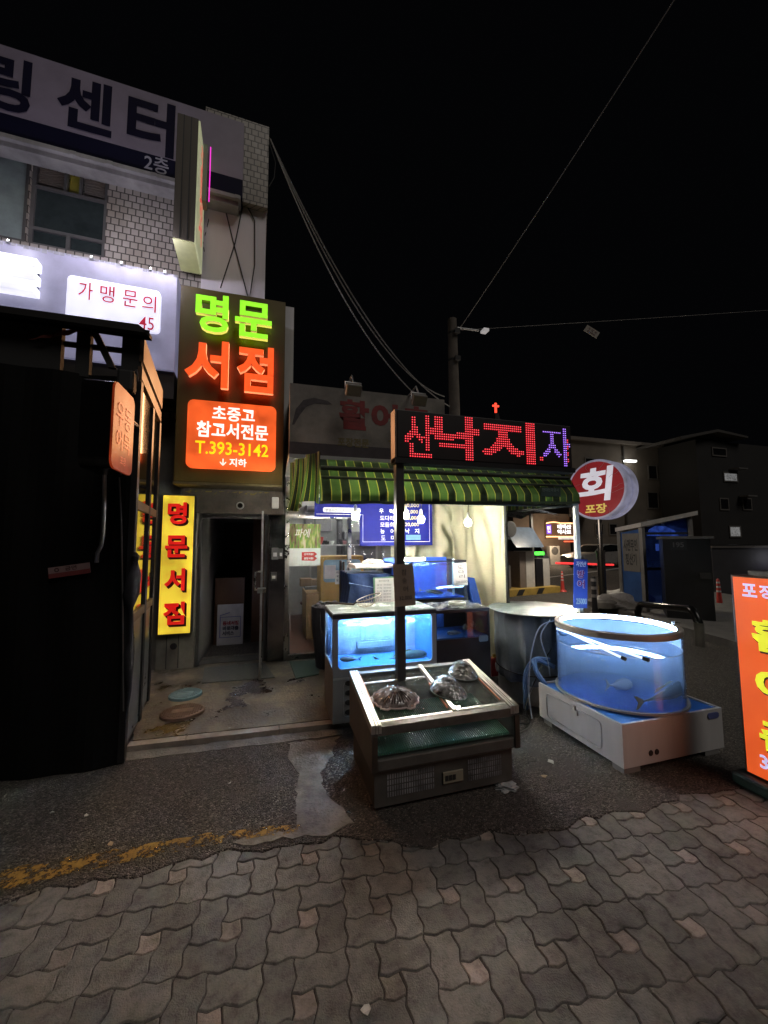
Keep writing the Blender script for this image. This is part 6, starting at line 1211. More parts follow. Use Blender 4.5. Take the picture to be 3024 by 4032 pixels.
lo = bpy.data.objects.new('orange_sign_light', lp); C.objects.link(lo); lo.parent = os_; lo.matrix_parent_inverse = Matrix.Translation(-os_.location); lo.location = (OX-.02, (oy0+oy1)/2, (oz0+oz1)/2); lo.rotation_euler = Vector((-1, 0, 0)).to_track_quat('-Z', 'Y').to_euler()
# ---- round sign on a steel pole
PB = oZ(2376, 2388, .13); PB = np.array([PB[0], PB[1], .13]); rs_ = thing('round_sign', 'round red double-faced sign lettered in white and yellow on a steel pole', 'sign', PB)
ztop2 = zAt(2372, 1850, PB); pole = B(); pole.tube([(PB[0], PB[1], .3), (PB[0], PB[1], 1.35)], .085, 16); pole.tube([(PB[0], PB[1], 1.351), (PB[0], PB[1], zAt(2372, 2036, PB))], .055, 14); pole.tube([(PB[0], PB[1], 1.33), (PB[0], PB[1], 1.40)], .095, 16); pole.build('pole', mat('pole_steel', (.16, .15, .14), .2, .9), rs_)
B().lathe((PB[0], PB[1], .131), [(.33, 0), (.33, .12), (.26, .17)], 20).build('footing', mat('footing', (.2, .19, .17), .8, var=.3), rs_)
zc = zAt(2366, 1927, PB); vd = np.array([-PB[0], -PB[1], 0])/math.hypot(PB[0], PB[1]); lf = np.array([-rt[0], -rt[1], 0]); lf /= np.linalg.norm(lf)
a = math.radians(33); nrm = vd*math.cos(a)+(lf-vd*(lf@vd))*math.sin(a); nrm /= np.linalg.norm(nrm); R_ = .70
ux = np.cross([0, 0, 1], nrm); ux /= np.linalg.norm(ux); cS = np.array([PB[0], PB[1], zc])-nrm*.16; Mx = Matrix(np.column_stack([ux, [0, 0, 1], nrm]))
def disc(off, t, r, m, nm, prof=None): return B().lathe(cS+nrm*off, prof or [(r-.05, 0), (r, .03), (r, t-.02), (r-.02, t)], 64, Mx).build(nm, m, rs_, smooth=True)
rimw = emis('sign_rim', (.48, .48, .72), .22, .4, base=(.5, .5, .58), vs=3, var=.5); disc(.02, .24, R_, rimw, 'front_drum'); disc(-.28, .24, R_*.99, rimw, 'rear_drum'); disc(-.06, .10, R_*.93, mat('gap_blue', (.05, .08, .25), .5), 'middle_drum')
fc = cS+nrm*.262; B().lathe(fc, [(R_-.055, 0), (R_-.06, .004)], 64, Mx).build('red_face', emis('red_sign_face', (.30, .02, .025), .5, .35, base=(.16, .012, .016), var=.2, vs=2), rs_)
b = B(); text(b, '회', fc+nrm*.008+np.array([0, 0, .11]), ux, ZU, .78, .78, bold=.03, ital=.14); b.build('white_lettering', emis('pale_sign_letter', (.72, .70, .80), .62, base=(.6, .6, .62)), rs_)
b = B(); text(b, '포장', fc+nrm*.008+np.array([0, 0, -.45]), ux, ZU, .50, .22, bold=.03); b.build('yellow_lettering', emis('ochre_letter', (.75, .55, .12), .6, base=(.5, .4, .1)), rs_)
b = B(); r = random.Random(11)
for a0 in (0, 35, 70, 110, 150, 190, 215, 250, 300, 335):
    a1 = math.radians(a0); P = []
    for k, rr in enumerate((.40, .48, .56, .645)): a1 += r.uniform(-.12, .12); P.append(fc+nrm*.006+(ux*math.cos(a1)+np.array([0, 0, 1])*math.sin(a1))*rr)
    b.tube(P, .004, 4)
b.build('crack_lines', mat('crack_line', (.40, .30, .30), .5), rs_)
lp = bpy.data.lights.new('sidewalk_fill_light', 'POINT'); lp.energy = 45; lp.color = (1, .86, .74); lp.shadow_soft_size = .4; lo = bpy.data.objects.new('sidewalk_fill_light', lp); C.objects.link(lo); lo.parent = rs_; lo.location = Vector(cS+nrm*2.2-np.array([0, 0, .8]))-rs_.location  # added light floating before the sign to brighten booth and bollards
# ---- bollards
bd = mat('bollard_black', (.02, .02, .022), .45); bw = mat('bollard_band', (.30, .29, .28), .5)
bp0 = oZ(2343, 2418, .13); bo = thing('bollard', 'dark flexible bollard with grey bands left of the round sign pole', 'bollard', (bp0[0], bp0[1], .13), 'dark bollards at the round sign pole')
x, y = bp0[0], bp0[1]; B().lathe((x, y, .131), [(.11, 0), (.1, .03), (.055, .05), (.045, .72), (.03, .76)], 16).build('post', bd, bo, smooth=True)
b = B()
for z in (.34, .50, .66): b.lathe((x, y, z+.13), [(.0515, 0), (.0505, .06)], 16, cap=False)
b.build('band', bw, bo); bp1 = oZ(2392, 2424, .13); dup(bo, (bp1[0]-x, bp1[1]-y, -.10), 'dark flexible bollard with grey bands just right of the round sign pole')
# ---- blue booth with a sloping roof
A_ = oZ(2455, 2388, .13); Bp = oZ(2545, 2408, .13); A2, B2 = A_[:2], Bp[:2]; e = (B2-A2)/np.linalg.norm(B2-A2); nrm2 = np.array([-e[1], e[0]]); Cp = B2+nrm2*1.15; Dp = A2+nrm2*1.15
bt = thing('payment_booth', 'blue parking payment booth with a sloping pale roof and a white notice', 'booth', (B2[0], B2[1], .13)); bb_ = mat('booth_blue', (.05, .13, .36), .4, var=.25, vs=3); fra = mat('booth_frame', (.30, .29, .27), .45, .3)
Ce, De = Cp+e*.1+nrm2*.12, Dp-e*.1+nrm2*.12; At = np.array([*A2, zAt(2440, 2070, A2)-.12]); Ct = np.array([*Ce, zAt(2722, 2010, Ce)]); nP = np.cross(At-EYEP+np.array([0, 0, .1]), Ct-EYEP)
def zP(p): return EYE-.1-(nP[0]*p[0]+nP[1]*p[1])/nP[2]
zA, zB = zP(A2), zP(B2)
def wallp(b, p, q, z0, z1, z1b, t=.03):
    n_ = np.array([-(q-p)[1], (q-p)[0]]); n_ = n_/np.linalg.norm(n_)*t; return b.add([(p[0], p[1], z0), (q[0], q[1], z0), (q[0], q[1], z1b), (p[0], p[1], z1), (p[0]+n_[0], p[1]+n_[1], z0), (q[0]+n_[0], q[1]+n_[1], z0), (q[0]+n_[0], q[1]+n_[1], z1b), (p[0]+n_[0], p[1]+n_[1], z1)], [(0, 1, 2, 3), (7, 6, 5, 4), (0, 4, 5, 1), (1, 5, 6, 2), (2, 6, 7, 3), (3, 7, 4, 0)])
wallp(B(), A2, B2-e*.06, .3, zA-.05, zB-.05).build('left_panel', bb_, bt)
b = B()
for p_ in (A2, B2, Cp, Dp): b.box(p_[0]-.04, p_[0]+.04, p_[1]-.04, p_[1]+.04, .131, zP(p_)-.02)
for z in (1.0, 1.75): wallp(b, B2+nrm2*.05, Cp-nrm2*.05, z, z+.05, z+.05, .04)
b.build('frame', fra, bt)
wallp(B(), B2+nrm2*.05, Cp-nrm2*.05, .3, zB-.02, zP(Cp)-.03, .012).build('blue_glazing', glass('blue_glazing', tint=(.25, .35, .65), dirt=.3, dcol=(.06, .12, .35)), bt)
wallp(B(), Dp, Cp, .3, zP(Dp)-.03, zP(Cp)-.03).build('back_panel', bb_, bt)
b = B(); up_ = .62; ov = nrm2*.12
P = [(*p_, zP(p_)) for p_ in (A2-e*.06-nrm2*.06, B2+e*.06-nrm2*.06, Ce, De)]; b.prism(P, (0, 0, .09)); b.build('roof', mat('booth_roof', (.6, .57, .52), .6, var=.2), bt)
m_ = (A2+B2)/2; nt_ = np.array([e[1], -e[0]]); zc1 = zAt(2505, 2175, m_); ctr = np.array([*(m_+nt_*.006), zc1]); e3 = np.array([e[0], e[1], 0]); n3 = np.array([nt_[0], nt_[1], 0]); w = np.linalg.norm(B2-A2)*.74
b = B(); b.prism([tuple(ctr+e3*sx*w/2+np.array([0, 0, sz*.42])) for sx, sz in ((-1, -1), (1, -1), (1, 1), (-1, 1))], tuple(n3*.006)); b.build('notice', mat('notice_grey', (.22, .21, .19), .6), bt)
b = B(); text(b, '사전무인', ctr+n3*.009+np.array([0, 0, .16]), e3, ZU, w*.84, .26, bold=.03); text(b, '정산기', ctr+n3*.009+np.array([0, 0, -.15]), e3, ZU, w*.66, .26, bold=.03); b.build('lettering', mat('notice_dark', (.05, .05, .05), .6), bt)
mm = (B2+Cp)/2; b = B(); cz = 1.72
b.add([(mm[0]+nrm2[0]*x-e[0]*.05, mm[1]+nrm2[1]*x-e[1]*.05, cz+z) for x, z in ((-.42, 0), (-.36, .14), (-.2, .22), (.05, .21), (.25, .12), (.35, 0))], [(0, 1, 2, 3, 4, 5)]); b.build('lit_screen_arc', emis('pale_blue_screen', (.55, .68, 1), .55, var=.5, vs=9), bt)
b = B(); q0 = B2+nrm2*.35-e*.05; b.prism([(*q0, 1.40), (*(q0+nrm2*.5), 1.40), (*(q0+nrm2*.5), 1.55), (*q0, 1.55)], (e[0]*.01, e[1]*.01, 0)); b.build('lit_display', emis('pale_display', (.6, .72, 1), .6), bt)
# ---- cabinets
cb_ = mat('cabinet_dark', (.016, .017, .018), .5, var=.3, vs=3)
A2, B2 = oZ(2628, 2432, .13)[:2], oZ(2820, 2447, .13)[:2]; e = (B2-A2)/np.linalg.norm(B2-A2); nn = np.array([-e[1], e[0]]); zt2 = zAt(2700, 2122, (A2+B2)/2)
cbn = thing('utility_cabinet', 'tall black utility cabinet numbered 195 on the sidewalk', 'cabinet', (A2[0], A2[1], .13)); walls(B(), [A2, B2, B2+nn*.9, A2+nn*.9], .132, zt2).build('body', cb_, cbn)
walls(B(), [A2-e*.05-nn*.06, B2+e*.05-nn*.06, B2+e*.05+nn*.96, A2-e*.05+nn*.96], zt2+.001, zt2+.05).build('top', mat('cabinet_top', (.15, .15, .14), .6), cbn)
def onface(px, py, A2, e, off):
    d = ray(px, py); M_ = np.array([[d[0], -e[0]], [d[1], -e[1]]]); t, s = np.linalg.solve(M_, A2); return EYEP+d*t-np.array([nn[0], nn[1], 0])*off
e3 = np.array([e[0], e[1], 0]); n3 = np.array([nn[0], nn[1], 0])
c = onface(2671, 2145, A2, e, .004); b = B(); b.prism([tuple(c+e3*sx*.13+np.array([0, 0, sz*.10])) for sx, sz in ((-1, -1), (1, -1), (1, 1), (-1, 1))], tuple(n3*.003)); b.build('number_plate', mat('plate_black', (.03, .032, .035), .4), cbn)
b = B(); text(b, '195', c-n3*.003, e3, ZU, .17, .10, bold=.03); b.build('number', mat('plate_digit', (.16, .16, .16), .5), cbn)
b = B()
for px in (2768, 2790): c = onface(px, 2268, A2, e, .002); b.prism([tuple(c+e3*sx*.04+np.array([0, 0, sz*.06])) for sx, sz in ((-1, -1), (1, -1), (1, 1), (-1, 1))], tuple(n3*-.012))
b.build('latch', mat('latch_grey', (.05, .05, .05), .5), cbn)
A2, B2 = oZ(2815, 2345, 0)[:2], oZ(3190, 2345, 0)[:2]; e = (B2-A2)/np.linalg.norm(B2-A2); nn = np.array([-e[1], e[0]]); zt2 = zAt(2900, 2157, A2+(B2-A2)*.3); n3 = np.array([nn[0], nn[1], 0]); e3 = np.array([e[0], e[1], 0])
wal = thing('site_fence', 'long dull grey panel fence beyond the black cabinet', 'fence', (A2[0], A2[1], 0)); walls(B(), [A2, B2, B2+nn*.15, A2+nn*.15], .007, zt2).build('panel', mat('fence_grey', (.035, .034, .038), .6, var=.3, vs=2), wal); walls(B(), [A2-nn*.03, B2-nn*.03, B2+nn*.18, A2+nn*.18], zt2+.001, zt2+.06).build('capping', mat('capping', (.11, .10, .09), .6), wal)
c = onface(3012, 2195, A2, e, .3); ps_ = thing('parking_sign', 'small glowing white sign before the grey panel fence at the right edge', 'sign', (c[0], c[1], 0)); lm = emis('white_sign_glow', (.9, .9, 1), 2.2)
b = B(); b.prism([tuple(c+e3*sx*.10+np.array([0, 0, sz*.20])) for sx, sz in ((-.8, -1), (2.2, -1), (2.2, 1), (-.8, 1))], tuple(n3*.05)); b.build('panel', lm, ps_)
b = B(); c2 = onface(3012, 2230, A2, e, .31); text(b, '주차', c2+e3*.06, e3, ZU, .36, .14, bold=.04); b.build('lettering', emis('violet_glow', (.8, .7, 1), 2.0), ps_); B().tube([(c[0]+n3[0]*.07, c[1]+n3[1]*.07, .007), (c[0]+n3[0]*.07, c[1]+n3[1]*.07, c[2]+.2)], .03, 8).build('post', dsteel, ps_)
# ---- hoop barrier
h0, h1 = oZ(2512, 2425, .13), oZ(2757, 2545, .006); h0 = np.array([h0[0], h0[1], .131]); h1 = np.array([h1[0], h1[1], .007]); zt0, zt1 = zAt(2520, 2375, h0), zAt(2745, 2405, h1)
P = [h0, (h0[0], h0[1], zt0-.18)]; d = h1-h0
for t in (.25, .6, 1): P.append((h0[0]+d[0]*.09*t, h0[1]+d[1]*.09*t, zt0-.18+.18*math.sin(t*math.pi/2)))
for t in (1, .6, .25): P.append((h1[0]-d[0]*.09*t, h1[1]-d[1]*.09*t, zt1-.18+.18*math.sin(t*math.pi/2)))
P += [(h1[0], h1[1], zt1-.18), (h1[0], h1[1], .25)]
hb = thing('hoop_barrier', 'black steel hoop barrier at the kerb in front of the blue booth', 'barrier', h0); B().tube(P, .06, 14).build('hoop', mat('hoop_black', (.02, .02, .02), .18, .6), hb, smooth=True)
B().tube([(h1[0], h1[1], .007), (h1[0], h1[1], .36)], .064, 14).build('sleeve', mat('sleeve_grey', (.14, .135, .12), .4, .5), hb)
# ---- sack heap by the booth, cones
c = oZ(2475, 2392, .13); b = B()
bm = bmesh.new(); bmesh.ops.create_icosphere(bm, subdivisions=4, radius=1)
for v in bm.verts: p = v.co; k = 1+.12*math.sin(p.x*7+p.y*5)+.06*math.sin(p.z*13+p.x*11); v.co = Vector((c[0]+.1+p.x*.75*k, c[1]+.2+p.y*.45*k, .135+max(0, p.z)*.34*k))
b.bm(bm); tag(b.build('covered_heap', mat('white_sheet', (.42, .41, .39), .6, var=.4, vs=8, bump=.6, bs=12), smooth=True), 'low heap under a white plastic sheet beside the blue booth', 'heap')
def cone(px, py, lab, hpx, name='delineator_post'):
    c = oZ(px, py, .0); t = thing(name, lab, 'delineator post', (c[0], c[1], .006)); h = zAt(px, hpx, c); rd_ = mat('delineator_red', (.50, .045, .035), .45)
    B().lathe((c[0], c[1], .007), [(.13, 0), (.12, .03), (.06, .07), (.045, h*.55), (.03, h-.03), (.012, h)], 16).build('body', rd_, t, smooth=True); b = B()
    for f in (.55, .7, .85): r0_ = np.interp(f, [.55, 1], [.0475, .031]); b.lathe((c[0], c[1], h*f), [(r0_, 0), (r0_-.002, h*.06)], 16, cap=False)
    b.build('band', mat('reflective_white', (.55, .55, .55), .3), t)
cone(2216, 2330, 'red delineator post with white bands beyond the ticket machine', 2250); cone(2835, 2395, 'red delineator post with white bands right of the black cabinet', 2280)
# ---- blue price banner on the white post
c = oY(2272, 2330, 2.90); q = rectY(2250, 2202, 2317, 2392, AYF); T = Matrix.Translation(((q[0]+q[1])/2, AYF-.01, (q[2]+q[3])/2)) @ Matrix.Rotation(math.radians(4), 4, 'Y'); hw, hh = (q[1]-q[0])/2*.92, (q[3]-q[2])/2
t = thing('price_banner', 'narrow blue price banner with Korean lettering tied to the white post', 'banner', (q[0], AYF-.01, q[2])); B(T).box(-hw, hw, 0, .006, -hh, hh).build('banner', mat('banner_blue', (.02, .06, .33), .5, var=.15), t)
b = B(T); text(b, '자연산', (0, -.002, hh*.80), XR, ZU, hw*1.5, hh*.22, bold=.03, ital=.15); b.build('white_lettering', wt, t)
b = B(T)
for s, z in (('방', .38), ('어', -.02)): text(b, s, (0, -.002, hh*z), XR, ZU, hw*1.15, hh*.34, bold=.06)
b.build('letter_outline', wt, t); b = B(T)
for s, z in (('방', .38), ('어', -.02)): text(b, s, (0, -.0045, hh*z), XR, ZU, hw*1.08, hh*.32, bold=.03)
b.build('red_lettering', mat('banner_crimson', (.22, .02, .12), .5), t); b = B(T); text(b, '25000', (.01, -.002, -hh*.72), XR, ZU, hw*1.6, hh*.24, bold=.03); b.build('price_lettering', mat('banner_pale', (.33, .42, .45), .5), t)
# ================================================================== PARKING GATE, CARS, FAR BUILDINGS
P = [oZ(x, y, .2)[:2] for x, y in ((1998, 2325), (2206, 2308))]; base0, base1 = P; e = (base1-base0)/np.linalg.norm(base1-base0); nn = np.array([-e[1], e[0]]); Lg = np.linalg.norm(base1-base0)
gi = thing('gate_island', 'yellow and black kerbed island under the parking machines', 'island', (base0[0], base0[1], 0)); walls(B(), [base0-e*1.5, base1, base1+nn*1.1, base0-e*1.5+nn*1.1], .007, .2).build('kerb', mat('island_yellow', (.42, .28, .06), .6, var=.3, vs=6), gi)
b = B()
for s in (.15, .52): p_ = base0+e*Lg*s-nn*.004; b.add([(*p_, .02), (*(p_+e*.25), .02), (*(p_+e*.38), .19), (*(p_+e*.13), .19)], [(0, 1, 2, 3)])
b.build('black_stripe', mat('stripe_black', (.02, .02, .02), .6), gi)
def gbox(b, s0, s1, d0, d1, z0, z1): p_ = base0; return walls(b, [p_+e*Lg*s0+nn*d0, p_+e*Lg*s1+nn*d0, p_+e*Lg*s1+nn*d1, p_+e*Lg*s0+nn*d1], z0, z1)
zz = lambda px, py: zAt(px, py, base0+e*Lg*np.clip((px-2000)/206, -.5, 1.2)+nn*.4)
mw_ = mat('machine_white', (.45, .43, .40), .5, var=.15); mg = mat('machine_grey', (.16, .13, .11), .5)
t = thing('gate_cabinet', 'white parking cabinet with a brown side on the kerbed island', 'cabinet', (*(base0+e*Lg*.4), .2)); gbox(B(), .47, .63, .25, .75, .201, zz(2110, 2170)).build('body', mw_, t); gbox(B(), .35, .468, .25, .75, .201, zz(2085, 2172)).build('side_door', mg, t)
t = thing('ticket_machine', 'black and white parking ticket machine with a green lit display', 'ticket machine', (*(base0+e*Lg*.75), .2)); gbox(B(), .66, .80, .25, .7, .201, zz(2150, 2200)).build('body', bbl, t); gbox(B(), .802, .93, .25, .7, .201, zz(2180, 2200)).build('white_side', mw_, t); gbox(B(), .68, .84, .3, .6, zz(2150, 2196), zz(2150, 2172)).build('head', bbl, t)
gbox(B(), .66, .85, .28, .297, zz(2150, 2186), zz(2150, 2172)).build('green_display', emis('green_display', (.10, 1, .08), 1.3, vs=30, var=.6), t)
t = thing('barrier_arm', 'red lit barrier arm stretched out from the ticket machine', 'barrier arm', (*(base0+e*Lg*.95), .9)); p0 = oY(2190, 2217, (base0+e*Lg*.95)[1]+.5); p1 = oY(2415, 2224, p0[1]+.6); B().tube([p0, p1], .035, 8).build('arm', emis('arm_red', (1, .05, .05), 1.0, var=.2), t); gbox(B(), .88, .96, .72, 1.0, .201, 1.0).build('post', mw_, t)
lp = bpy.data.lights.new('gate_fill_light', 'POINT'); lp.energy = 200; lp.color = (1, .88, .7); lp.shadow_soft_size = .15; GFILL = lp  # added light on the gate machines, for an unseen car-park floodlight
t = thing('canopy', 'curved dark canopy with a tilted bluish panel over the parking machines', 'canopy', (*base0, .2)); zc_ = zz(2060, 2035); b = B()
def can(u, v): p_ = base0+e*Lg*(-.15+u*1.05)+nn*(-.3+v*1.6); return (p_[0], p_[1], zc_+.32*math.sin(math.pi*(.15+.7*v))-.25*(u-.3)**2)
b.sheet(can, 16, 8); b.sheet(lambda u, v: (lambda q: (q[0], q[1], q[2]+.03))(can(u, v)), 16, 8); b.build('roof', mat('canopy_glass', (.05, .06, .075), .25, var=.4, vs=2), t)
b = B()
for s in (.06, .62): gbox(b, s, s+.04, .3, .38, .201, zc_+.25)
gbox(b, .10, .2, .3, .5, .201, .9); b.build('post', mat('canopy_post', (.17, .16, .15), .5, .4), t)
b = B(); p0_, p1_ = base0+e*Lg*.14-nn*.1, base0+e*Lg*.66-nn*.1; za_, zb2 = zz(2060, 2155), zz(2060, 2075); b.prism([(*p0_, za_), (*p1_, za_), (*(p1_-e*.05+nn*.4), zb2), (*(p0_-e*.1+nn*.4), zb2)], (nn[0]*.03, nn[1]*.03, 0)); b.build('tilted_panel', mat('bluish_panel', (.075, .10, .14), .35, var=.3), t)
b = B(); cm = np.array([*(base0+e*Lg*.02), zz(2010, 2085)]); b.lathe(cm-np.array([nn[0], nn[1], 0])*.1, [(.24, 0), (.24, .05), (.2, .06)], 24, Matrix(np.column_stack([[e[0], e[1], 0], [0, 0, 1], [-nn[0], -nn[1], 0]]))); b.build('mirror', rubber, t)
lo = bpy.data.objects.new('gate_fill_light', GFILL); C.objects.link(lo); lo.parent = t; p_ = base0+e*Lg*.7-nn*.9; lo.location = Vector((p_[0], p_[1], zc_+.2))-t.location
# cars
def car(name, lab, c, rot, col, L_=4.5, van=False, lit=True):
    T = Matrix.Translation((c[0], c[1], .006)) @ Matrix.Rotation(rot, 4, 'Z'); t = thing(name, lab, 'van' if van else 'car', (c[0], c[1], 0)); W_ = .88
    if van: side = [(-2.3, .35), (2.3, .35), (2.3, .8), (2.0, 1.0), (1.5, 1.85), (-2.2, 1.9), (-2.3, 1.0)]; win = [(-1.9, 1.1), (1.75, 1.1), (1.4, 1.7), (-1.9, 1.75)]
    else: side = [(-2.2, .4), (-2.15, .3), (2.15, .3), (2.2, .6), (2.05, .78), (1.1, .93), (.35, 1.40), (-.2, 1.46), (-.9, 1.42), (-1.6, 1.05), (-2.15, .98), (-2.22, .7)]; win = [(-1.35, 1.02), (.95, .95), (.3, 1.36), (-.2, 1.41), (-.85, 1.37)]
    b = B(T); n = len(side); secs = []
    for y, sc in ((-W_, .94), (-W_+.06, 1), (W_-.06, 1), (W_, .94)): secs.append([(x*(.985 if sc < 1 else 1), y*(1-.14*max(0, z-.95)), z if sc == 1 else .3+(z-.3)*.97) for x, z in side])
    vs = [p for s in secs for p in s]; fs = [(k*n+i, k*n+(i+1) % n, (k+1)*n+(i+1) % n, (k+1)*n+i) for k in range(3) for i in range(n)]+[tuple(range(n-1, -1, -1)), tuple(range(3*n, 4*n))]
    b.add(vs, fs); b.build('body', mat('car_'+name+str(int(c[0])), col, .3, .3, var=.1, coat=.5), t, smooth=True)
    b = B(T); m = len(win)
    for s in (-1, 1): b.add([(x, s*(W_*(1-.14*max(0, z-.95))+.004), z) for x, z in win], [tuple(range(m))])
    if not van:
        for x0, z0, x1, z1 in ((1.06, .97, .42, 1.37), (-1.58, 1.07, -.98, 1.4)): b.add([(x0+.02*(1 if x0 > 0 else -1), -.7, z0), (x0+.02*(1 if x0 > 0 else -1), .7, z0), (x1+.02*(1 if x0 > 0 else -1), .6, z1), (x1+.02*(1 if x0 > 0 else -1), -.6, z1)], [(0, 1, 2, 3)])
    b.build('window', mat('car_glass', (.008, .009, .01), .06, spec=.8), t)
    for x in (-1.35, 1.35):
        for s in (-1, 1):
            k = B(T).lathe((x, s*.72, .32), [(.2, -.1), (.31, -.1), (.32, 0), (.31, .1), (.2, .1)], 22, Matrix.Rotation(math.radians(90), 3, 'X')).build('wheel', rubber, t); B(T).lathe((x, s*.83, .32), [(.02, -.01), (.19, -.01), (.2, .01), (.02, .015)], 16, Matrix.Rotation(math.radians(90), 3, 'X')).build('rim', alu, k)
    for s in (-1, 1):
        B(T).box(2.12, 2.215, s*.7-.18, s*.7+.18, .62, .74, bev=.02).build('headlight', mat('car_lamp', (.5, .5, .52), .15), t)
        B(T).box(-2.235, -2.13, s*.68-.16, s*.68+.16, .78, .92, bev=.02).build('tail_light', mat('tail_lamp', (.35, .02, .02), .2, emit=(1, .05, .02), es=.15), t)
    b = B(T)
    for s in (-1, 1): b.box(.75, .9, s*(W_+.02)-.06, s*(W_+.02)+.06, .93, 1.05, bev=.02)
    b.build('wing_mirror', rubber, t); return t
car('parked_car', 'silver saloon car parked beyond the red barrier arm', oZ(2352, 2232, 0), math.radians(186), (.33, .31, .29)); car('parked_car', 'dark saloon car parked just right of the silver car', oZ(2470, 2236, 0)+np.array([2.0, 1.6, 0]), math.radians(195), (.015, .015, .017)); car('parked_van', 'white van standing behind the parking cabinet', oZ(2075, 2275, 0)+np.array([.3, 2.0, 0]), math.radians(15), (.45, .45, .45), van=True)
car('parked_car', 'black car whose roof shows over the grey panel fence', oZ(2880, 2300, 0)+np.array([2.0, 1.2, 0]), math.radians(20), (.008, .008, .009))
# beige apartment block
def wins(t, lst, Y, frm=None, lit=None):
    for q in lst:
        r = rectY(q[0], q[1], q[2], q[3], Y); f = frameY(B(), r[0], r[1], r[2], r[3], Y-.06, .10, .055).build('window', frm or mat('far_frame', (.12, .11, .10), .6), t)
        m = (lit or {}).get(q) or mat('far_pane', (.012, .012, .013), .15, var=.3)
        b = B(); b.box(r[0]+.1, r[1]-.1, Y-.03, Y-.008, r[2]+.1, r[3]-.1); b.build('pane', m, f)
AY = 24; bw_ = mat('apartment_beige', (.13, .11, .09), .8, var=.25, vs=.6, bump=.1, bs=8); r = rectY(2245, 1725, 2600, 2260, AY)
ap = thing('apartment_block', 'beige three-storey apartment block behind the round sign', 'building', (r[0], AY, 0)); x1 = oY(2600, 1745, AY)[0]; x2 = oY(2742, 1880, AY)[0]; z2 = oY(2700, 1875, AY)[2]; xm = oY(2675, 1800, AY)[0]
b = B(); b.box(r[0], x1, AY, AY+10, 0, r[3]); b.box(x1, xm, AY+.02, AY+10, 0, r[3]-.9); b.box(xm, x2, AY+.05, AY+10, 0, z2); b.build('wall', bw_, ap)
b = B(); b.tube([(x1+.35, AY-.08, .2), (x1+.35, AY-.08, r[3]-1.1)], .07, 8); b.tube([(xm+.15, AY-.05, .2), (xm+.15, AY-.05, z2-.1)], .06, 8); b.tube([(x1-4.2, AY-.12, .2), (x1-4.2, AY-.12, r[3]-.3)], .07, 8); b.build('downpipe', mat('downpipe', (.07, .065, .06), .6), ap)
cd = oY(2706, 1822, AY-.5); B().lathe(cd, [(.02, 0), (.35, .08), (.5, .2)], 18, Matrix.Rotation(math.radians(70), 3, 'X')).build('satellite_dish', mat('dish_pale', (.30, .28, .26), .5), ap)
b = B()
for px, py in ((2520, 2150), (2640, 2150), (2560, 2060)): c = oY(px, py, AY-.4); b.box(c[0]-.4, c[0]+.4, AY-.45, AY-.002, c[2]-.3, c[2]+.3)
b.build('wall_unit', mat('wall_unit', (.16, .155, .15), .6), ap)
b = B(); b.box(r[0]-.2, x1+.1, AY-.25, AY-.001, r[3]-.15, r[3]+.1); b.build('cornice', mat('cornice', (.16, .14, .12), .8), ap)
wins(ap, [(2612, 1835, 2668, 1905), (2545, 1935, 2595, 2005), (2658, 1945, 2705, 2000), (2340, 2060, 2378, 2108), (2300, 1900, 2330, 1960), (2548, 1830, 2590, 1890), (2395, 2060, 2432, 2108), (2300, 1800, 2345, 1860)], AY)
wins(ap, [(2672, 2060, 2712, 2112)], AY, lit={(2672, 2060, 2712, 2112): emis('dim_curtain', (.30, .26, .19), .35)})
c = oY(2480, 1816, AY-.4); t = thing('wall_light', 'bright tube light on the beige apartment wall beside the round sign', 'light', c); B().box(c[0]-.5, c[0]+.55, AY-.55, AY-.26, c[2]-.06, c[2]+.08).build('tube', emis('wall_tube', (.95, .95, .9), 3.2), t); B().box(c[0]-.05, c[0]+.05, AY-.259, AY-.002, c[2], c[2]+.06).build('arm', dsteel, t)
lp = bpy.data.lights.new('wall_light_beam', 'POINT'); lp.energy = 40; lp.color = (1, .93, .8); lp.shadow_soft_size = .3; lo = bpy.data.objects.new('wall_light_beam', lp); C.objects.link(lo); lo.parent = t; lo.location = (0, -1.0, -.4)
b = B(); r2 = rectY(2243, 1990, 2345, 2025, AY-1); n = 14
for k in range(n+1): x = r2[0]+(r2[1]-r2[0])*k/n; b.box(x-.03, x+.03, AY-1.03, AY-.97, r2[2], r2[3]-.061)
b.box(r2[0], r2[1], AY-1.05, AY-.95, r2[3]-.06, r2[3]); b.box(r2[0], r2[1], AY-1.1, AY-.002, r2[2]-.2, r2[2]-.001); b.build('balcony', mat('balcony_grey', (.09, .085, .08), .6), ap)
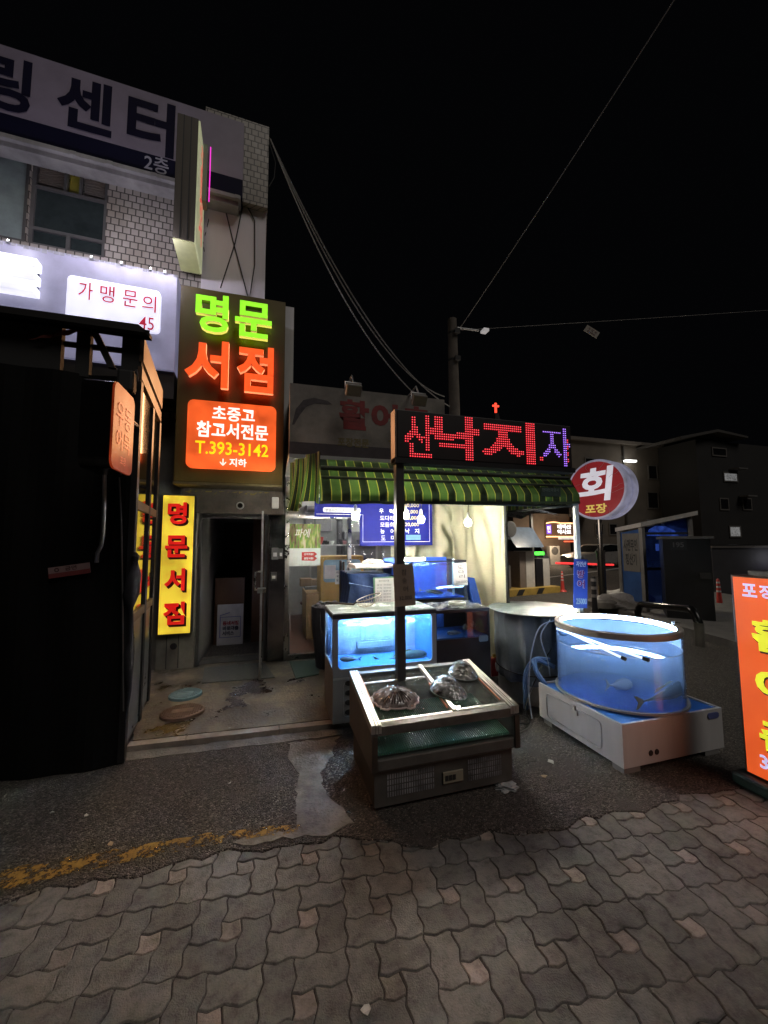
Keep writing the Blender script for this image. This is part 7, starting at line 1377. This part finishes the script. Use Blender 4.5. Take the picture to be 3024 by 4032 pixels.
# dark block at the right
DY = 21; r = rectY(2735, 1690, 3140, 2260, DY); da = thing('apartment_block', 'dark apartment block with two pale lit windows at the right edge', 'building', (r[0], DY, 0)); b = B(); zr_ = oY(2790, 1735, DY)[2]; b.box(r[0], r[1]+4, DY, DY+12, 0, zr_); b.build('wall', mat('dark_block', (.018, .017, .016), .8, var=.3, vs=.7), da)
b = B(); rx0, rx1 = oY(2650, 1760, DY)[0], oY(2905, 1735, DY)[0]; b.prism([(rx0, DY-.6, zr_-.1), (oY(2795, 1720, DY)[0], DY-.6, zr_+.75), (rx1+.2, DY-.6, zr_+.45), (rx1+.2, DY-.6, zr_+.3), (oY(2795, 1725, DY)[0], DY-.6, zr_+.55), (rx0, DY-.6, zr_-.3)], (0, 5, 0)); b.build('roof', mat('dark_roof', (.06, .055, .05), .8), da)
pw = emis('pale_curtain', (.42, .42, .42), .28, vs=12, var=.6); wins(da, [(2845, 1858, 2905, 1900), (2868, 2070, 2918, 2116)], DY, lit={(2845, 1858, 2905, 1900): pw, (2868, 2070, 2918, 2116): pw}); wins(da, [(2830, 1960, 2870, 2010), (2920, 1960, 2960, 2010), (2800, 1760, 2860, 1800)], DY)
b = B()
for x, y in ((2898, 1842), (2935, 1950)): r3 = rectY(x, y, x+36, y+7, DY-.5); b.box(r3[0], r3[1], DY-.7, DY-.002, r3[2], r3[3])
b.build('window_hood', mat('hood', (.12, .115, .11), .7), da)
# pharmacy-like bright shop front far behind the gate
LY2 = 23.2; sh = thing('far_shop', 'low far shop with a bulb-ringed brown sign behind the parking gate', 'building', (oY(2130, 2130, LY2)[0], LY2, 0)); r = rectY(2020, 2020, 2300, 2260, LY2); B().box(r[0], oY(2244, 2100, LY2)[0], LY2, LY2+6, 0, r[3]).build('wall', mat('far_wall', (.16, .12, .09), .8, var=.3, vs=.8), sh)
r = rectY(2150, 2058, 2268, 2122, LY2-.2); B().box(r[0], r[1], LY2-.2, LY2-.002, r[2], r[3]).build('sign_panel', emis('far_sign_brown', (.16, .09, .05), .35), sh)
b = B(); textY(b, '태백산', 2222, 2074, 54, 18, LY2-.21, bold=.04); textY(b, '약사보', 2222, 2094, 54, 18, LY2-.21, bold=.04); b.build('lettering', emis('far_white', (1, .97, 1), 1.6), sh)
r = rectY(2152, 2066, 2170, 2102, LY2-.22); B().box(r[0], r[1], LY2-.26, LY2-.201, r[2], r[3]).build('violet_tile', emis('violet_tile', (.22, .08, .9), .8), sh); b = B(); textY(b, '인', 2161, 2083, 13, 26, LY2-.265, bold=.02); b.build('tile_lettering', emis('far_white', (1, 1, 1), 1.6), sh)
r = rectY(2200, 2112, 2268, 2124, LY2-.3); B().box(r[0], r[1], LY2-.3, LY2-.25, r[2], r[3]).build('phone_strip', emis('far_strip', (.7, .68, .66), .8, vs=4, var=.4), sh)
b = B()
for k in range(34):
    for x, y in ((2152+k*3.4, 2060-4*math.sin(min(1, k/16)*math.pi)), (2152+k*3.4, 2113)):
        c = oY(x, y, LY2-.3); b.lathe(c, [(.004, -.05), (.05, 0), (.004, .05)], 6)
b.build('bulb_string', emis('warm_bulb', (1, .55, .25), 2.5), sh)
b = B()
for k in range(14): c = oY(2222+k*3.4, 2132, LY2-.3); b.lathe(c, [(.004, -.05), (.05, 0), (.004, .05)], 6)
b.build('red_bulb_string', emis('red_bulb', (1, .12, .05), 2.0), sh)
lp = bpy.data.lights.new('far_sign_glow', 'POINT'); lp.energy = 200; lp.color = (1, .75, .5); lp.shadow_soft_size = .4; lo = bpy.data.objects.new('far_sign_glow', lp); C.objects.link(lo); lo.parent = sh; c = oY(2190, 2135, LY2-1.8); lo.location = Vector(c)-sh.location
ac = None
for k, px in enumerate((2178, 2208, 2236)):
    c = oY(px, 2170, LY2-.8); 
    if ac is None:
        ac = thing('air_conditioner', 'white outdoor air-conditioner unit behind the ticket machine', 'air conditioner', c, 'outdoor units by the far shop'); B().box(c[0]-.42, c[0]+.42, c[1]-.18, c[1]+.18, .007, c[2]+.35, bev=.02).build('casing', mat('unit_white', (.30, .29, .27), .6), ac)
        B().lathe((c[0], c[1]-.182, c[2]+.02), [(.28, 0), (.26, .012), (.05, .014)], 20, R9).build('fan_grille', mat('fan_dark', (.06, .06, .06), .5), ac); c0 = c
    else: dup(ac, (c[0]-c0[0], c[1]-c0[1], 0), ('', 'white outdoor air-conditioner unit in the middle of the row by the far shop', 'white outdoor air-conditioner unit nearest the white awning post')[k])
# lights standing over the car park, and its fence board
b = B(); r = rectY(2275, 2150, 2300, 2162, 19); b.box(r[0], r[1], 19, 19.03, r[2]-.2, r[3]); r = rectY(2378, 2140, 2398, 2155, 19); b.box(r[0], r[1], 19, 19.03, r[2], r[3]); 
# ---- utility pole, its lamp and the wires
UY = 7.2; c = oY(1790, 1600, UY); ct_ = oY(1780, 1258, UY); up_l = thing('utility_pole', 'weathered concrete utility pole behind the shop roof', 'utility pole', (c[0], UY, 0)); cp = mat('pole_concrete', (.14, .12, .10), .85, var=.3, vs=7, bump=.4, bs=50)
B().tube([(c[0]+.02, UY, .01), (c[0], UY, 3.5), (ct_[0], UY, ct_[2])], [.17, .125, .095], 18).build('pole', cp, up_l, smooth=True)
b = B()
for z in (ct_[2]-.35, ct_[2]-.95): b.lathe((ct_[0]+.002, UY, z), [(.106, 0), (.106, .05)], 16, cap=False); b.box(ct_[0]-.02, ct_[0]+.1, UY-.17, UY-.11, z-.02, z+.07)
b.build('band', rubber, up_l)
a_ = oY(1805, 1295, UY-.05); b_ = oY(1885, 1302, UY-.1); B().tube([(ct_[0]+.08, UY-.08, a_[2]), b_], .018, 8).build('arm', alu, up_l)
l_ = oY(1908, 1303, UY-.1); B().box(l_[0]-.06, l_[0]+.07, UY-.18, UY-.02, l_[2]-.03, l_[2]+.03, bev=.01).build('lamp', emis('dim_white_lamp', (.55, .52, .52), .5), up_l)
def wire_(pts, sag, lab, r=.012):
    P = []; p0, p1 = np.array(pts[0]), np.array(pts[1])
    for t in np.linspace(0, 1, 28): P.append(p0+(p1-p0)*t-np.array([0, 0, sag*4*t*(1-t)]))
    return tag(B().tube(P, r, 5).build('overhead_cable', mat('cable_grey', (.42, .41, .39), .5)), lab, 'cable')
wire_((oY(1812, 1290, UY), oY(2680, -40, 3.2)), .05, 'long bright cable rising from the utility pole to the top right', .009)
wq = oY(1815, 1300, UY); wire_((wq, wq+(oY(3060, 1208, 6.0)-wq)*4), .1, 'thin cable running right from the utility pole past the small white plate', .003)
cr = oY(1062, 545, 5.35)
wire_((cr, oY(1750, 1562, 6.9)), .75, 'cable sagging from the tiled building corner to the shop roof, lowest one', .011); wire_((oY(1064, 548, 5.35), oY(1770, 1600, 6.9)), .62, 'cable sagging from the tiled building corner to the shop roof, middle one', .011); wire_((oY(1066, 550, 5.35), oY(1690, 1600, 5.2)), .55, 'cable sagging from the tiled building corner to the signboard end', .010)
b = B(); P = [oY(x, y, 5.35) for x, y in ((1060, 560), (1085, 640), (1080, 700), (1060, 735))]; b.tube(P, .008, 5); tag(b.build('cable', wire), 'short loop of cable at the corner of the tiled building', 'cable')
c = oY(2330, 1306, 6.6); T = Matrix.Translation(c) @ Matrix.Rotation(math.radians(-16), 4, 'Z') @ Matrix.Rotation(math.radians(34), 4, 'Y'); t = thing('hanging_plate', 'small tilted white plate with dark lettering hanging on the overhead cable', 'plate', c)
B(T).box(-.165, .165, 0, .01, -.075, .085).build('plate', mat('plate_cream', (.36, .32, .27), .6, var=.15), t); b = B(T); text(b, '고 압 선', (0, -.003, .035), XR, ZU, .22, .045, bold=.02); text(b, '접촉주의', (0, -.003, -.035), XR, ZU, .2, .045, bold=.02); b.build('lettering', mat('plate_ink', (.12, .02, .015), .6), t)
# ---- neon cross on a spire
NY = 60; c = oY(1953, 1602, NY); t = thing('neon_cross', 'small red neon cross on a dark church spire over the ticker board', 'cross', (c[0], NY, 0)); nm_ = emis('cross_red', (1, .06, .03), 2.0)
b = B(); b.box(c[0]-.18, c[0]+.18, NY, NY+.2, c[2]-1.15, c[2]+.75); b.box(c[0]-.65, c[0]-.181, NY, NY+.2, c[2]+.05, c[2]+.35); b.box(c[0]+.181, c[0]+.65, NY, NY+.2, c[2]+.05, c[2]+.35); b.build('cross', nm_, t)
b = B(); b.lathe((c[0], NY+.1, 0), [(1.6, .01), (1.5, c[2]-6), (.45, c[2]-1.2)], 8); b.build('spire', mat('spire_dark', (.03, .025, .025), .8), t)
# ---- litter
lm_ = (mat('litter_white', (.55, .54, .5), .7), mat('litter_tan', (.42, .30, .18), .7), mat('litter_grey', (.25, .25, .24), .7)); r = random.Random(21)
for px, py, s, m, l in ((2170, 3003, .045, 0, 'scrap of white paper on the asphalt near the white box stand'), (2143, 3058, .04, 1, 'tan scrap of paper below the white scrap on the asphalt'), (905, 3087, .022, 0, 'cigarette end on the rough asphalt before the kerb'), (436, 3327, .03, 1, 'tan leaf scrap by the yellow line'), (340, 3214, .02, 0, 'small white scrap on the asphalt left of centre'), (205, 3202, .02, 0, 'pale scrap on the asphalt near the left edge'), (1440, 3985, .03, 0, 'white paper scrap between the pavers at the bottom'), (755, 2835, .02, 0, 'cigarette end beside the rusty manhole cover'), (905, 2868, .025, 2, 'grey scrap near the kerb crack')):
    z = .056 if 2600 < py < 2900 and px < 1200 else .008; c = oZ(px, py, z); b = B(); a = r.uniform(0, 3); P = [(c[0]+s*math.cos(a+t)*r.uniform(.35, .7), c[1]+s*math.sin(a+t)*r.uniform(.35, .7), c[2]+r.uniform(.001, .012)) for t in (0, 1.1, 2.2, 3.1, 4.2, 5.2)]
    b.prism(P, (0, 0, .0012)); tag(b.build('litter', lm_[m]), l, 'litter')
# rag under the counter corner
c = oZ(2005, 3112, .01); b = B(); bm = bmesh.new(); bmesh.ops.create_icosphere(bm, subdivisions=3, radius=1)
for v in bm.verts: p = v.co; k = 1+.3*math.sin(p.x*6+p.y*8)+.15*math.sin(p.z*13); v.co = Vector((c[0]+.0+p.x*.07*k, c[1]+.03+p.y*.05*k, .008+abs(p.z)*.022*k))
b.bm(bm); tag(b.build('rag', mat('rag_grey', (.35, .36, .36), .8, var=.4, vs=20), smooth=True), 'crumpled grey rag at the right foot of the counter', 'rag')
